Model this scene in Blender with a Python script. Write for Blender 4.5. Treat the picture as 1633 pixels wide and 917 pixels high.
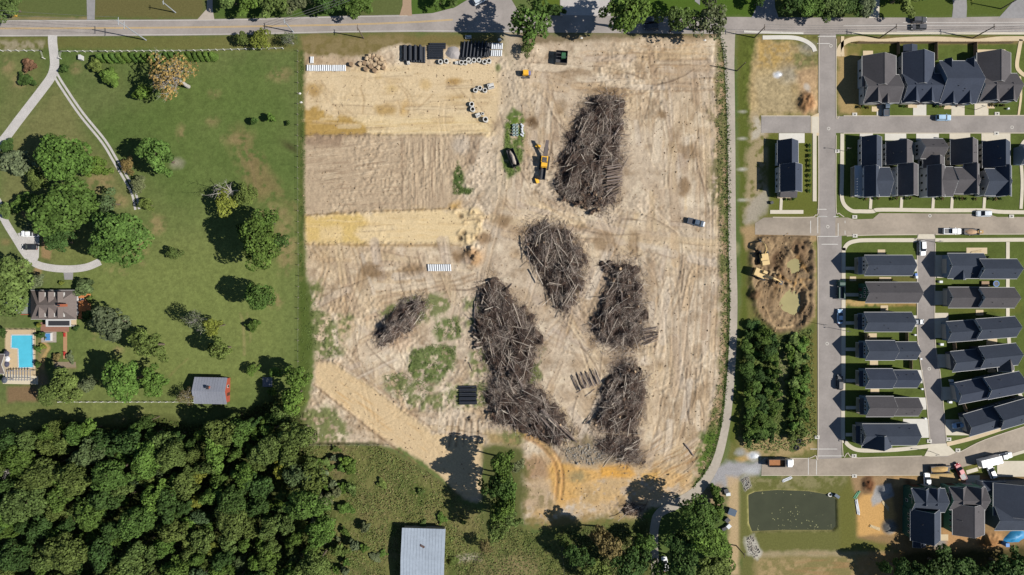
import bpy, math, random
import numpy as np
from mathutils import Vector, Matrix
from mathutils.geometry import tessellate_polygon

for o in list(bpy.data.objects): bpy.data.objects.remove(o)
sc = bpy.context.scene
R_ = math.radians
COL = sc.collection
# ------------------------------------------------------------------ camera, world, sun, exposure
S = 0.2               # metres per photo pixel on the ground
CX, CY, H = 816.5, 458.5, 215.0
cam_d = bpy.data.cameras.new('camera'); cam = bpy.data.objects.new('camera', cam_d); COL.objects.link(cam)
cam.location = (0, 0, H); cam.rotation_euler = (0, 0, 0)
cam_d.sensor_width = 36; cam_d.lens = 36*H/(1633*S); cam_d.clip_end = 6000; cam_d.clip_start = 1
sc.camera = cam
SUN_EL = R_(42.4); SH = Vector((-0.981, 0.194))        # direction in which shadows fall (x, y)
w = bpy.data.worlds.new('World'); sc.world = w; w.use_nodes = True
nt = w.node_tree; bg = nt.nodes['Background']
sky = nt.nodes.new('ShaderNodeTexSky'); sky.sky_type = 'NISHITA'; sky.sun_disc = False
sky.sun_elevation = SUN_EL; sky.sun_rotation = math.atan2(-SH.x, -SH.y)
sky.air_density = 1.0; sky.dust_density = 0.2; sky.ozone_density = 2.5
nt.links.new(sky.outputs[0], bg.inputs[0]); bg.inputs[1].default_value = 0.05
sd = bpy.data.lights.new('sun', 'SUN'); so = bpy.data.objects.new('sun', sd); COL.objects.link(so)
sd.energy = 4.4; sd.angle = R_(0.5); sd.color = (1.0, 0.95, 0.875)
d = Vector((SH.x*math.cos(SUN_EL), SH.y*math.cos(SUN_EL), -math.sin(SUN_EL)))
so.rotation_euler = d.to_track_quat('-Z', 'Y').to_euler(); so.location = (0, 0, 120)
vs = sc.view_settings; vs.view_transform = 'Standard'; vs.look = 'None'; vs.gamma = 1; vs.exposure = 0.77
try: vs.use_curve_mapping = False
except Exception: pass
KSEEN = 1.72          # how much brighter a sunlit flat surface shows than its base colour

# ------------------------------------------------------------------ helpers
rnd = random.Random(7)
def Wp(px, py, z=0.0):
    k = S*(1-z/H)
    return Vector(((px-CX)*k, (CY-py)*k, z))
def s2l(c):
    c = c/255.0
    return c/12.92 if c <= 0.04045 else ((c+0.055)/1.055)**2.4
def seen(r, g, b, k=1.0): return tuple(min(0.85, s2l(v)*k/KSEEN) for v in (r, g, b))
_m = {}
def mat(name, col, rough=0.85, var=0.15, scale=1.5, metal=0.0, bump=0.0, world=True, spec=0.3, stretch=None, tint=False, coat=0, streak=0):
    if name in _m: return _m[name]
    m = bpy.data.materials.new(name); m.use_nodes = True; _m[name] = m
    t = m.node_tree; N = t.nodes; L = t.links; p = N['Principled BSDF']
    p.inputs['Roughness'].default_value = rough; p.inputs['Metallic'].default_value = metal
    p.inputs['Specular IOR Level'].default_value = spec; p.inputs['Coat Weight'].default_value = coat
    if world: src = N.new('ShaderNodeNewGeometry').outputs['Position']
    else: src = N.new('ShaderNodeTexCoord').outputs['Object']
    if stretch:
        mp = N.new('ShaderNodeMapping'); mp.inputs['Scale'].default_value = stretch
        L.new(src, mp.inputs[0]); src = mp.outputs[0]
    n = N.new('ShaderNodeTexNoise'); n.inputs['Scale'].default_value = scale; n.inputs['Detail'].default_value = 6; n.inputs['Roughness'].default_value = 0.65
    L.new(src, n.inputs['Vector'])
    mr = N.new('ShaderNodeMapRange'); mr.inputs[1].default_value = 0.25; mr.inputs[2].default_value = 0.75
    mr.inputs[3].default_value = 1-var; mr.inputs[4].default_value = 1+var
    L.new(n.outputs[0], mr.inputs[0]); fac = mr.outputs[0]
    if streak:
        n2 = N.new('ShaderNodeTexNoise'); n2.inputs['Scale'].default_value = scale*0.13; n2.inputs['Detail'].default_value = 5
        L.new(src, n2.inputs['Vector'])
        m2 = N.new('ShaderNodeMapRange'); m2.inputs[1].default_value = 0.3; m2.inputs[2].default_value = 0.7
        m2.inputs[3].default_value = 1-streak; m2.inputs[4].default_value = 1+streak
        L.new(n2.outputs[0], m2.inputs[0])
        mu = N.new('ShaderNodeMath'); mu.operation = 'MULTIPLY'; L.new(fac, mu.inputs[0]); L.new(m2.outputs[0], mu.inputs[1]); fac = mu.outputs[0]
    vm = N.new('ShaderNodeVectorMath'); vm.operation = 'SCALE'; L.new(fac, vm.inputs['Scale'])
    if tint:
        oi = N.new('ShaderNodeObjectInfo'); L.new(oi.outputs['Color'], vm.inputs[0])
    else: vm.inputs[0].default_value = col
    L.new(vm.outputs[0], p.inputs['Base Color'])
    if bump:
        b = N.new('ShaderNodeBump'); b.inputs['Strength'].default_value = bump; b.inputs['Distance'].default_value = 0.05
        L.new(n.outputs[0], b.inputs['Height']); L.new(b.outputs[0], p.inputs['Normal'])
    return m

class MB:
    def __init__(s): s.v = []; s.f = []; s.m = []
    def add(s, vs_, fs, mi=0):
        b = len(s.v); s.v += [tuple(q) for q in vs_]
        for f in fs: s.f.append(tuple(b+i for i in f)); s.m.append(mi)
        return s
    def box(s, cx, cy, cz, sx, sy, sz, rot=0, mi=0, taper=1.0):
        c, n = math.cos(rot), math.sin(rot); P = []
        for k, tz in ((-.5, 1), (.5, taper)):
            for a, b in ((-.5, -.5), (.5, -.5), (.5, .5), (-.5, .5)):
                x, y = a*sx*tz, b*sy*tz
                P.append((cx+x*c-y*n, cy+x*n+y*c, cz+k*sz))
        return s.add(P, [(3, 2, 1, 0), (4, 5, 6, 7), (0, 1, 5, 4), (1, 2, 6, 5), (2, 3, 7, 6), (3, 0, 4, 7)], mi)
    def extr(s, loop_a, loop_b, mi=0, caps=True):      # two matching loops of points
        n = len(loop_a)
        fs = [(i, (i+1) % n, n+(i+1) % n, n+i) for i in range(n)]
        if caps: fs += [tuple(range(n-1, -1, -1)), tuple(range(n, 2*n))]
        return s.add(list(loop_a)+list(loop_b), fs, mi)
    def prism(s, poly, z0, z1, mi=0):
        n = len(poly)
        area = sum(poly[i][0]*poly[(i+1) % n][1]-poly[(i+1) % n][0]*poly[i][1] for i in range(n))
        if area < 0: poly = poly[::-1]
        P = [(q[0], q[1], z0) for q in poly]+[(q[0], q[1], z1) for q in poly]
        tri = tessellate_polygon([[Vector((q[0], q[1], 0)) for q in poly]])
        fs = [(i, (i+1) % n, n+(i+1) % n, n+i) for i in range(n)]
        for a, b, c in tri:
            A = (poly[b][0]-poly[a][0])*(poly[c][1]-poly[a][1])-(poly[c][0]-poly[a][0])*(poly[b][1]-poly[a][1])
            if A < 0: b, c = c, b
            fs.append((n+a, n+b, n+c))
        return s.add(P, fs, mi)
    def tube(s, p0, p1, r0, r1=None, n=8, mi=0, caps=True, capmi=None):
        r1 = r0 if r1 is None else r1
        p0, p1 = Vector(p0), Vector(p1); a = (p1-p0)
        if a.length < 1e-6: return s
        a.normalize(); u = a.orthogonal().normalized(); w_ = a.cross(u)
        A = [p0+(u*math.cos(t)+w_*math.sin(t))*r0 for t in [2*math.pi*i/n for i in range(n)]]
        B = [p1+(u*math.cos(t)+w_*math.sin(t))*r1 for t in [2*math.pi*i/n for i in range(n)]]
        s.extr(A, B, mi, False)
        if caps:
            b = len(s.v)-2*n; cm = mi if capmi is None else capmi
            s.f.append(tuple(b+i for i in range(n-1, -1, -1))); s.m.append(cm)
            s.f.append(tuple(b+n+i for i in range(n))); s.m.append(cm)
        return s
    def ring(s, p0, p1, ro, ri, n=16, mi=0, mi_in=None):    # hollow pipe
        p0, p1 = Vector(p0), Vector(p1); a = (p1-p0).normalized(); u = a.orthogonal().normalized(); w_ = a.cross(u)
        L = []
        for p, r in ((p0, ro), (p1, ro), (p1, ri), (p0, ri)):
            L.append([p+(u*math.cos(t)+w_*math.sin(t))*r for t in [2*math.pi*i/n for i in range(n)]])
        for q in range(4):
            s.extr(L[q], L[(q+1) % 4], mi if (q != 2 or mi_in is None) else mi_in, False)
        return s
    def loft(s, secs, mi=0, ch=0.22):        # secs: (x, halfwidth, z0, z1) along x, chamfered section
        loops = []
        for x, hw, z0, z1 in secs:
            c = min(ch*hw, (z1-z0)*0.45)
            loops.append([(x, -hw, z0+c*.5), (x, -hw+c*.5, z0), (x, hw-c*.5, z0), (x, hw, z0+c*.5), (x, hw, z1-c), (x, hw-c, z1), (x, -hw+c, z1), (x, -hw, z1-c)])
        for a, b in zip(loops, loops[1:]): s.extr(a, b, mi, False)
        n = 8; b0 = len(s.v)
        s.add(loops[0], [tuple(range(n-1, -1, -1))], mi); s.add(loops[-1], [tuple(range(n))], mi)
        return s
    def mesh(s, name, mats, origin=(0, 0, 0), smooth=False):
        me = bpy.data.meshes.new(name)
        ox, oy, oz = origin
        me.from_pydata([(x-ox, y-oy, z-oz) for x, y, z in s.v], [], s.f)
        for m in (mats if isinstance(mats, (list, tuple)) else [mats]): me.materials.append(m)
        me.polygons.foreach_set('material_index', s.m)
        if smooth: me.polygons.foreach_set('use_smooth', [True]*len(s.f))
        me.update()
        return me
    def build(s, name, mats, parent=None, origin=None, smooth=False):
        if origin is None: origin = tuple(parent.location) if parent is not None and parent.parent is None and parent.get('_abs') else (0, 0, 0)
        return link(name, s.mesh(name, mats, origin, smooth), parent)
def link(name, me, parent=None):
    o = bpy.data.objects.new(name, me); COL.objects.link(o)
    if parent is not None: o.parent = parent
    return o
def tag(o, label=None, cat=None, group=None, kind=None):
    if label: o['label'] = label
    if cat: o['category'] = cat
    if group: o['group'] = group
    if kind: o['kind'] = kind
    return o
def thing(name, label, cat, loc=(0, 0, 0), rz=0, group=None, absolute=False):
    o = bpy.data.objects.new(name, None); COL.objects.link(o); o.location = loc; o.rotation_euler = (0, 0, rz)
    o.empty_display_size = 0.3
    tag(o, label, cat, group)
    return o
def copy_tree(o, parent=None):
    c = o.copy(); COL.objects.link(c); c.parent = parent
    for ch in o.children: copy_tree(ch, c)
    return c
# ------------------------------------------------------------------ terrain: height and soil / turf colour per vertex
STEP = 1.6            # photo pixels between terrain vertices (0.32 m)
gx = np.arange(-64, 1698, STEP); gy = np.arange(-64, 984, STEP)
X, Y = np.meshgrid(gx, gy); NY, NX = X.shape
_tab = np.random.RandomState(3).rand(256, 256).astype(np.float32)
def vnoise(x, y, seed=0):
    x = x+seed*17.31; y = y+seed*9.77
    ix = np.floor(x).astype(np.int64); iy = np.floor(y).astype(np.int64); fx = (x-ix); fy = (y-iy)
    fx = fx*fx*(3-2*fx); fy = fy*fy*(3-2*fy)
    a = _tab[ix & 255, iy & 255]; b = _tab[(ix+1) & 255, iy & 255]; c = _tab[ix & 255, (iy+1) & 255]; e = _tab[(ix+1) & 255, (iy+1) & 255]
    return (a*(1-fx)+b*fx)*(1-fy)+(c*(1-fx)+e*fx)*fy
def fbm(x, y, sc_, oc=4, seed=0, g=0.55):
    r = 0; a = 1; t = 0
    for i in range(oc):
        r = r+a*vnoise(x/sc_*2**i, y/sc_*2**i, seed+i*3); t += a; a *= g
    return r/t
N1 = fbm(X, Y, 26, 3, 1)-.5; N2 = fbm(X, Y, 7, 3, 2)-.5; N3 = fbm(X, Y, 120, 3, 5)-.5; NF = fbm(X, Y, 3.2, 2, 8)-.5
C = np.zeros((NY, NX, 3), np.float32); Z = np.zeros((NY, NX), np.float32)
def sl(x0, y0, x1, y1):
    i0 = max(0, int((x0-gx[0])/STEP)-1); i1 = min(NX, int((x1-gx[0])/STEP)+2); j0 = max(0, int((y0-gy[0])/STEP)-1); j1 = min(NY, int((y1-gy[0])/STEP)+2)
    return (slice(j0, max(j0, j1)), slice(i0, max(i0, i1)))
def sdf(pl, x, y):
    ins = np.zeros(x.shape, bool); dm = np.full(x.shape, 1e9)
    n = len(pl)
    for i in range(n):
        ax, ay = pl[i]; bx, by = pl[(i+1) % n]; dx, dy = bx-ax, by-ay
        t = np.clip(((x-ax)*dx+(y-ay)*dy)/(dx*dx+dy*dy+1e-9), 0, 1)
        dm = np.minimum(dm, (x-ax-t*dx)**2+(y-ay-t*dy)**2)
        if ay != by: ins ^= ((ay > y) != (by > y)) & (x < dx*(y-ay)/dy+ax)
    dm = np.sqrt(dm)
    return np.where(ins, dm, -dm)
def bbox(pts, m): return sl(min(p[0] for p in pts)-m, min(p[1] for p in pts)-m, max(p[0] for p in pts)+m, max(p[1] for p in pts)+m)
def ldist(pts, x, y):
    dm = np.full(x.shape, 1e9)
    for (ax, ay), (bx, by) in zip(pts, pts[1:]):
        dx, dy = bx-ax, by-ay; t = np.clip(((x-ax)*dx+(y-ay)*dy)/(dx*dx+dy*dy+1e-9), 0, 1)
        dm = np.minimum(dm, (x-ax-t*dx)**2+(y-ay-t*dy)**2)
    return np.sqrt(dm)
def alpha(sdv, q, soft, warp): return np.clip((sdv+warp*2.2*N1[q]+warp*1.6*N2[q])/max(soft, .8)*.5+.5, 0, 1)
def mixc(q, a, col):
    a = a[..., None]; C[q] = C[q]*(1-a)+np.array(col, np.float32)*a
def paint(pl, col, soft=3, warp=4, amt=1.0, spot=None):
    q = bbox(pl, soft+warp*2+2); a = alpha(sdf(pl, X[q], Y[q]), q, soft, warp)*amt
    if spot is not None: a = a*np.clip((N2[q]*3.2+N1[q]*1.5+spot)*1.6, 0, 1)
    mixc(q, a, col)
def rect(x0, y0, x1, y1): return [(x0, y0), (x1, y0), (x1, y1), (x0, y1)]
def blob(cx, cy, rx, ry, col, amt=1.0, soft=3, warp=4, rot=0, spot=None):
    r = max(rx, ry)+warp*2+soft; q = sl(cx-r, cy-r, cx+r, cy+r); c, s = math.cos(rot), math.sin(rot)
    u = (X[q]-cx)*c+(Y[q]-cy)*s; v = -(X[q]-cx)*s+(Y[q]-cy)*c
    a = alpha((1-np.sqrt((u/rx)**2+(v/ry)**2))*min(rx, ry), q, soft, warp)*amt
    if spot is not None: a = a*np.clip((N2[q]*3.2+N1[q]*1.5+spot)*1.6, 0, 1)
    mixc(q, a, col)
def stroke(pts, wd, col, amt=1.0, soft=1.5, warp=1, spot=None):
    q = bbox(pts, wd+6+warp*2); a = alpha(wd-ldist(pts, X[q], Y[q]), q, soft, warp)*amt
    if spot is not None: a = a*np.clip((N2[q]*3.2+N1[q]*1.5+spot)*1.6, 0, 1)
    mixc(q, a, col)
def hstroke(pts, wd, dz, wob=.6):
    q = bbox(pts, wd*2+4); dd = ldist(pts, X[q]+N2[q]*wob*3, Y[q]+N2[q]*wob*3); Z[q] += dz*np.exp(-(dd/wd)**2)*(0.6+NF[q]*1.2)
def hblob(cx, cy, rx, ry, dz, rot=0, rough=.5):
    r = max(rx, ry)*1.8; q = sl(cx-r, cy-r, cx+r, cy+r); c, s = math.cos(rot), math.sin(rot)
    u = (X[q]-cx)*c+(Y[q]-cy)*s; v = -(X[q]-cx)*s+(Y[q]-cy)*c
    Z[q] += dz*np.exp(-((u/rx)**2+(v/ry)**2)**1.5*.9)*(1+rough*(N2[q]*2.4+NF[q]))
def aniso(pl, ang, ls, ss, dz, cd=0.0, seed=0, soft=6):
    q = bbox(pl, soft+8); a = alpha(sdf(pl, X[q], Y[q]), q, soft, 4); c, s = math.cos(ang), math.sin(ang)
    a = a*np.clip(N3[q]*3+N1[q]*2+.6, .1, 1); xx = X[q]+N1[q]*2.5; yy = Y[q]+N1[q]*2.5
    n = fbm((xx*c+yy*s)/ls, (-xx*s+yy*c)/ss, 1, 3, seed)-.5
    Z[q] += a*n*dz; C[q] *= (1+(a*n*cd))[..., None]
def off(pts, dd):
    out = []
    for i, p in enumerate(pts):
        a = pts[max(0, i-1)]; b = pts[min(len(pts)-1, i+1)]; dx, dy = b[0]-a[0], b[1]-a[1]; l = math.hypot(dx, dy) or 1
        out.append((p[0]-dy/l*dd, p[1]+dx/l*dd))
    return out
def track(pts, gauge=9, wd=1.6, dz=-.14, col=None, amt=.35):
    for s_ in (-.5, .5):
        o_ = off(pts, gauge*s_); hstroke(o_, wd, dz); hstroke(off(o_, wd*1.6), wd*.7, -dz*.5)
        if col: stroke(o_, wd, col, amt, 1.5, 1.2)
def smoothpts(pts, k=6):
    out = []; n = len(pts)
    for i in range(n-1):
        p0, p1, p2, p3 = pts[max(0, i-1)], pts[i], pts[i+1], pts[min(n-1, i+2)]
        for j in range(k):
            t = j/k
            out.append(tuple(.5*((2*p1[a])+(-p0[a]+p2[a])*t+(2*p0[a]-5*p1[a]+4*p2[a]-p3[a])*t*t+(-p0[a]+3*p1[a]-3*p2[a]+p3[a])*t**3) for a in (0, 1)))
    out.append(tuple(pts[-1])); return out

# --- turf everywhere first
G1, G2, G3, GD = seen(95, 112, 61), seen(111, 120, 73), seen(83, 104, 53), seen(126, 124, 80)
C[:] = G1
mixc((slice(None), slice(None)), np.clip(N3*2.2+N1*1.0+.35, 0, 1), G2)
mixc((slice(None), slice(None)), np.clip(-N3*1.5+N1*.8+.02, 0, 1), G3)
paint([(0, 80), (75, 80), (80, 120), (30, 190), (0, 210)], GD, 20, 8, .55)
paint([(88, 130), (140, 210), (185, 270), (215, 330), (180, 300), (60, 250), (5, 245), (40, 190)], GD, 14, 8, .75)
paint([(0, 230), (70, 240), (60, 350), (0, 320)], GD, 14, 8, .6)
paint(rect(62, 372, 160, 422), seen(118, 118, 70), 10, 4, .6)
paint(rect(-64, 645, 300, 690), seen(112, 116, 68), 10, 6, .6)
for a in [(105, 80, 60, 30), (200, 205, 60, 40), (310, 160, 60, 40)]: blob(*a, seen(80, 102, 48), .5, 20, 10)
paint([(120, 400), (480, 330), (480, 640), (120, 650)], seen(124, 134, 76), 60, 10, .85); paint([(-64, 645), (300, 645), (300, 690), (-64, 700)], seen(120, 128, 74), 10, 6, .6); paint([(230, 95), (475, 90), (475, 330), (250, 330)], seen(104, 120, 64), 40, 10, .5)  # brighter centre of the vignette put into the turf colour
# dry scars, worn patches in the big lawn
stroke([(385, 222), (400, 265), (418, 305)], 16, seen(135, 118, 82), .75, 14, 5, .75)
stroke([(408, 255), (440, 300), (470, 330)], 9, seen(135, 118, 82), .5, 8, 4, .7)
track([(380, 225), (395, 265), (405, 310)], 12, 1.5, -.05, seen(150, 128, 95), .3)
for x, y, rx, ry in [(445, 118, 14, 8), (338, 193, 5, 4), (290, 213, 6, 9), (120, 110, 6, 6), (12, 107, 8, 9), (340, 150, 6, 4), (430, 340, 22, 12), (455, 390, 16, 40), (440, 480, 12, 12), (225, 390, 10, 26), (250, 360, 14, 14),
        (160, 292, 18, 14), (190, 320, 10, 8), (145, 535, 7, 6), (187, 557, 6, 5), (186, 433, 12, 6), (33, 130, 14, 8), (195, 670, 6, 3), (227, 663, 6, 4), (30, 690, 12, 8), (35, 740, 7, 3), (380, 222, 14, 4)]:
    blob(x, y, rx, ry, seen(158, 136, 100), .6, 6, 4, 0, .55)
blob(463, 235, 14, 5, seen(70, 66, 44), .8, 4, 2, .6)
stroke(smoothpts([(383, 500), (388, 520), (390, 565)]), 1.6, seen(150, 140, 96), .7, 2, 1)
stroke(smoothpts([(394, 500), (399, 530), (399, 545)]), 1.2, seen(150, 140, 96), .6, 2, 1)
stroke(smoothpts([(300, 572), (285, 585), (270, 600)]), 1.5, seen(140, 130, 85), .5, 2, 1)
aniso(rect(0, 60, 480, 690), .05, 14, 1.3, .05, .2, 4); aniso(rect(230, 90, 480, 640), 1.25, 40, 3.4, .0, .14, 6); C[sl(-64, 60, 480, 690)] *= (1+N2[sl(-64, 60, 480, 690)]*.28+NF[sl(-64, 60, 480, 690)]*.3)[..., None]
blob(282, 260, 9, 7, seen(175, 165, 150), .8, 6, 3)
# verge between road and fence
paint(rect(-64, 58, 475, 79), seen(120, 112, 66), 4, 3, .6)
paint([(0, 66), (72, 66), (72, 79), (0, 79)], seen(170, 158, 136), 3, 4, .7, .55)
# north side of the road
paint(rect(-64, -64, 820, 30), seen(98, 106, 62), 4, 2, .8)
paint(rect(150, -64, 325, 28), seen(112, 104, 66), 4, 3, .8)
paint(rect(345, 5, 540, 30), seen(76, 104, 44), 6, 3, .7)
paint(rect(655, -10, 750, 26), seen(82, 108, 46), 4, 3, .9)
paint(rect(860, -20, 900, 26), seen(96, 112, 42), 4, 3, .9)
paint(rect(1030, -64, 1220, 27), seen(78, 104, 36), 4, 3, .9)
paint(rect(1400, -64, 1640, 27), seen(90, 104, 46), 4, 3, .9)
paint(rect(1220, -64, 1395, 27), seen(86, 94, 50), 4, 4, .8)
stroke([(0, 29), (140, 30)], 2.5, seen(160, 140, 105), .7, 2, 2)

# --- building site, bare earth
DT = seen(206, 188, 164)
SITE = [(482, 84), (560, 92), (640, 72), (720, 76), (800, 80), (812, 100), (830, 78), (880, 68), (1000, 60), (1100, 62), (1148, 62), (1156, 120), (1160, 220), (1162, 400), (1164, 500), (1160, 600), (1150, 680), (1134, 742), (1104, 780), (1070, 800), (1040, 806), (1020, 822), (930, 828), (870, 834), (830, 836), (825, 760), (834, 720), (790, 706), (770, 716), (768, 800), (742, 798), (700, 752), (640, 712), (560, 706), (480, 706), (468, 690), (490, 650), (500, 600), (498, 520), (490, 440), (485, 390), (483, 300)]
paint(rect(478, 54, 806, 108), seen(126, 114, 72), 6, 4)
paint(rect(480, 60, 640, 100), seen(148, 132, 96), 6, 6, .6, .5)
paint([(806, 52), (1150, 52), (1156, 90), (806, 100)], seen(140, 122, 98), 6, 5, .9)
paint(SITE, DT, 4, 5)
q_ = bbox(SITE, 10); A_SITE = alpha(sdf(SITE, X[q_], Y[q_]), q_, 4, 5)
CHURN = np.clip(fbm(X[q_], Y[q_], 55, 4, 91)*4-1.55, .12, 1.2)
C[q_] *= (1+A_SITE*(N1[q_]*.28+N2[q_]*(.16+.30*CHURN)+NF[q_]*(.12+.52*CHURN)+N3[q_]*.22))[..., None]
mixc(q_, A_SITE*np.clip(N3[q_]*3.5+.25, 0, 1)*.5, seen(212, 186, 146)); mixc(q_, A_SITE*np.clip(fbm(X[q_], Y[q_], 42, 4, 11)*4-2.1, 0, 1)*.8, seen(174, 150, 120))
mixc(q_, A_SITE*np.clip(fbm(X[q_], Y[q_], 18, 4, 14)*4-2.2, 0, 1)*.75, seen(150, 128, 102))
mixc(q_, A_SITE*np.clip(fbm(X[q_], Y[q_], 25, 4, 17)*4.5-2.6, 0, 1)*.9, seen(230, 214, 188))
Z[q_] += A_SITE*(N2[q_]*(.14+.3*CHURN)+NF[q_]*(.10+.45*CHURN)+N1[q_]*.25)
NS = vnoise(X/2.1, Y/2.1, 31)*.6+vnoise(X/4.3, Y/4.3, 33)*.4
mixc(q_, A_SITE*np.clip((NS[q_]-.76)*9, 0, 1)*.25, seen(122, 102, 82)); mixc(q_, A_SITE*np.clip((.22-NS[q_])*9, 0, 1)*.2, seen(232, 216, 192))
def stretch(fr, pl, ang, ls, ss, lo, col, amt, seed):
    q = bbox(pl, 12); a = alpha(sdf(pl, X[q], Y[q]), q, 10, 5); c, s = math.cos(ang), math.sin(ang)
    a = a*np.clip(N3[q]*3+N1[q]*2+.65, .15, 1); xx = X[q]+N1[q]*3; yy = Y[q]+N1[q]*3
    n = fbm((xx*c+yy*s)/ls, (-xx*s+yy*c)/ss, 1, 4, seed); mixc(q, a*np.clip((n-lo)*5, 0, 1)*amt, col)
# upper graded pad
paint([(484, 118), (500, 112), (640, 104), (790, 100), (800, 150), (790, 214), (484, 216)], seen(222, 199, 160), 5, 4, .85)
paint([(484, 188), (700, 184), (782, 186), (778, 214), (484, 217)], seen(226, 204, 162), 4, 5, .85)
paint([(484, 172), (505, 174), (520, 184), (556, 186), (582, 206), (576, 217), (484, 217)], seen(178, 146, 82), 3, 6, .95)
blob(500, 142, 15, 8, seen(186, 156, 104), .95, 4, 3); blob(501, 150, 6, 7, seen(170, 138, 88), .6, 4, 3)
blob(725, 130, 10, 5, seen(182, 146, 86), .95, 3, 2); blob(616, 174, 18, 8, seen(178, 146, 88), .8, 3, 3); blob(645, 172, 6, 11, seen(206, 164, 86), .7, 4, 2, .3)
blob(680, 135, 9, 8, seen(200, 168, 110), .6, 4, 3); blob(727, 158, 12, 7, seen(184, 152, 98), .8, 5, 4); blob(772, 160, 12, 10, seen(190, 164, 128), .6, 4, 4); blob(603, 121, 6, 4, seen(205, 172, 108), .7, 3, 2); blob(624, 140, 9, 8, seen(205, 175, 115), .6, 5, 4)
stretch(0, rect(486, 110, 790, 185), .02, 40, 3, .56, seen(190, 164, 124), .5, 21)
stretch(0, rect(486, 186, 780, 217), .0, 50, 2.5, .55, seen(206, 176, 118), .6, 22)
hstroke([(484, 184), (780, 183)], 3, .25); hstroke([(484, 218), (775, 216)], 2.5, .45); stroke([(500, 217), (770, 216)], 1.6, seen(150, 128, 104), .7, 2, 3)
stroke([(505, 213), (505, 219), (600, 220)], 1.3, seen(125, 100, 78), .7, 2, 2)
for t_ in ([(634, 137), (646, 148), (652, 165), (650, 183)], [(641, 137), (653, 150), (657, 168)], [(690, 150), (675, 165), (660, 176)], [(575, 140), (580, 160), (578, 180)], [(752, 130), (754, 160), (752, 182)], [(634, 160), (640, 182)]): 
    t2 = smoothpts(t_); hstroke(t2, 1.5, -.3); stroke(t2, 1.2, seen(160, 132, 94), .6, 1.5, 1.5)
# plowed plot
PLOT = [(484, 220), (600, 219), (756, 218), (752, 250), (735, 300), (748, 335), (640, 337), (490, 344), (484, 330)]
paint(PLOT, seen(190, 169, 142), 3, 3, .95)
stretch(0, [(484, 220), (642, 220), (642, 338), (486, 342)], -.10, 36, 2.6, .52, seen(160, 138, 114), .75, 31)
stretch(0, [(484, 220), (642, 220), (642, 338), (486, 342)], -.16, 30, 1.8, .56, seen(214, 195, 166), .7, 33)
stretch(0, [(642, 220), (752, 220), (735, 300), (744, 335), (642, 336)], 1.57, 40, 1.7, .52, seen(160, 138, 114), .75, 32)
stretch(0, [(642, 220), (752, 220), (735, 300), (744, 335), (642, 336)], 1.57, 40, 1.7, .56, seen(216, 197, 168), .7, 34)
aniso([(484, 220), (642, 220), (642, 338), (486, 342)], -.10, 30, 2.2, .5, .2, 7); aniso([(642, 220), (752, 220), (735, 300), (744, 335), (642, 336)], 1.57, 40, 2.0, .5, .2, 9)
stroke([(641, 222), (642, 336)], 1.2, seen(140, 118, 96), .6, 1.5, 1)
paint(rect(485, 219, 545, 232), seen(150, 126, 104), 4, 4, .7)
blob(735, 232, 16, 14, seen(196, 182, 164), .8, 5, 4)
for k in range(5): stroke(smoothpts([(752+k*3, 218), (750+k*3.2, 235), (742+k*3, 262)]), 1.1, seen(142, 120, 98), .7, 1.5, 1.5)
# yellow strip
for pl_ in ([(484, 118), (640, 104), (790, 100), (800, 150), (790, 214), (484, 216)], [(486, 345), (600, 338), (762, 332), (770, 345), (768, 372), (755, 392), (488, 388)], [(502, 576), (532, 578), (600, 622), (690, 690), (770, 702), (768, 792), (742, 794), (690, 748), (600, 688), (502, 612)]):
    q = bbox(pl_, 4); Z[q] *= 1-.65*np.clip(sdf(pl_, X[q], Y[q])/4, 0, 1)
YS = [(486, 345), (600, 338), (700, 334), (762, 332), (770, 345), (768, 372), (755, 392), (700, 388), (560, 388), (488, 388)]
paint(YS, seen(228, 204, 160), 4, 4, .95)
paint([(486, 346), (575, 341), (590, 352), (586, 362), (570, 372), (580, 388), (488, 388)], seen(212, 182, 110), 5, 5, .8)
paint(rect(508, 362, 545, 386), seen(226, 200, 150), 4, 3, .9)
stretch(0, YS, .03, 40, 3.4, .57, seen(210, 176, 116), .45, 35); stretch(0, YS, .03, 40, 2.4, .58, seen(240, 216, 170), .6, 36)
hstroke([(486, 345), (600, 338), (735, 333)], 2.5, .5); hstroke([(488, 389), (600, 389), (735, 389)], 2.5, .5)
stroke([(490, 343), (600, 337), (735, 332)], 1.3, seen(150, 122, 84), .7, 1.6, 2); stroke([(490, 390), (600, 391), (735, 391)], 1.3, seen(150, 122, 84), .7, 1.6, 2)
for bx, by, r, h in [(733, 343, 5, 1.0), (753, 340, 7, 1.2), (763, 352, 6, 1.3), (735, 372, 6, 1.0), (745, 380, 7, 1.1), (760, 378, 8, 1.4), (742, 356, 4, .7), (765, 365, 6, 1.2), (725, 332, 8, .8)]:
    hblob(bx, by, r, r, h*.42, 0, 1.4); blob(bx-1, by, r*.5, r*.6, seen(170, 138, 90), .4, 3, 2)
for bx, by in [(734, 344), (739, 371), (733, 380)]: hblob(bx, by, 4, 4, -.8); blob(bx, by, 3.5, 4, seen(96, 78, 58), .9, 3, 2)
blob(725, 328, 10, 5, seen(205, 165, 95), .8, 4, 3, -.4)
# soil mound south east of it
hblob(755, 405, 13, 17, 1.6, .3, .7); hblob(747, 412, 4, 10, -.7); blob(755, 410, 16, 16, seen(188, 152, 112), .9, 5, 4); blob(748, 412, 3, 14, seen(80, 62, 48), .8, 3, 2, -.2); blob(772, 380, 12, 9, seen(150, 122, 94), .8, 5, 4, -.5); blob(731, 411, 10, 8, seen(160, 130, 98), .8, 5, 4)
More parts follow.
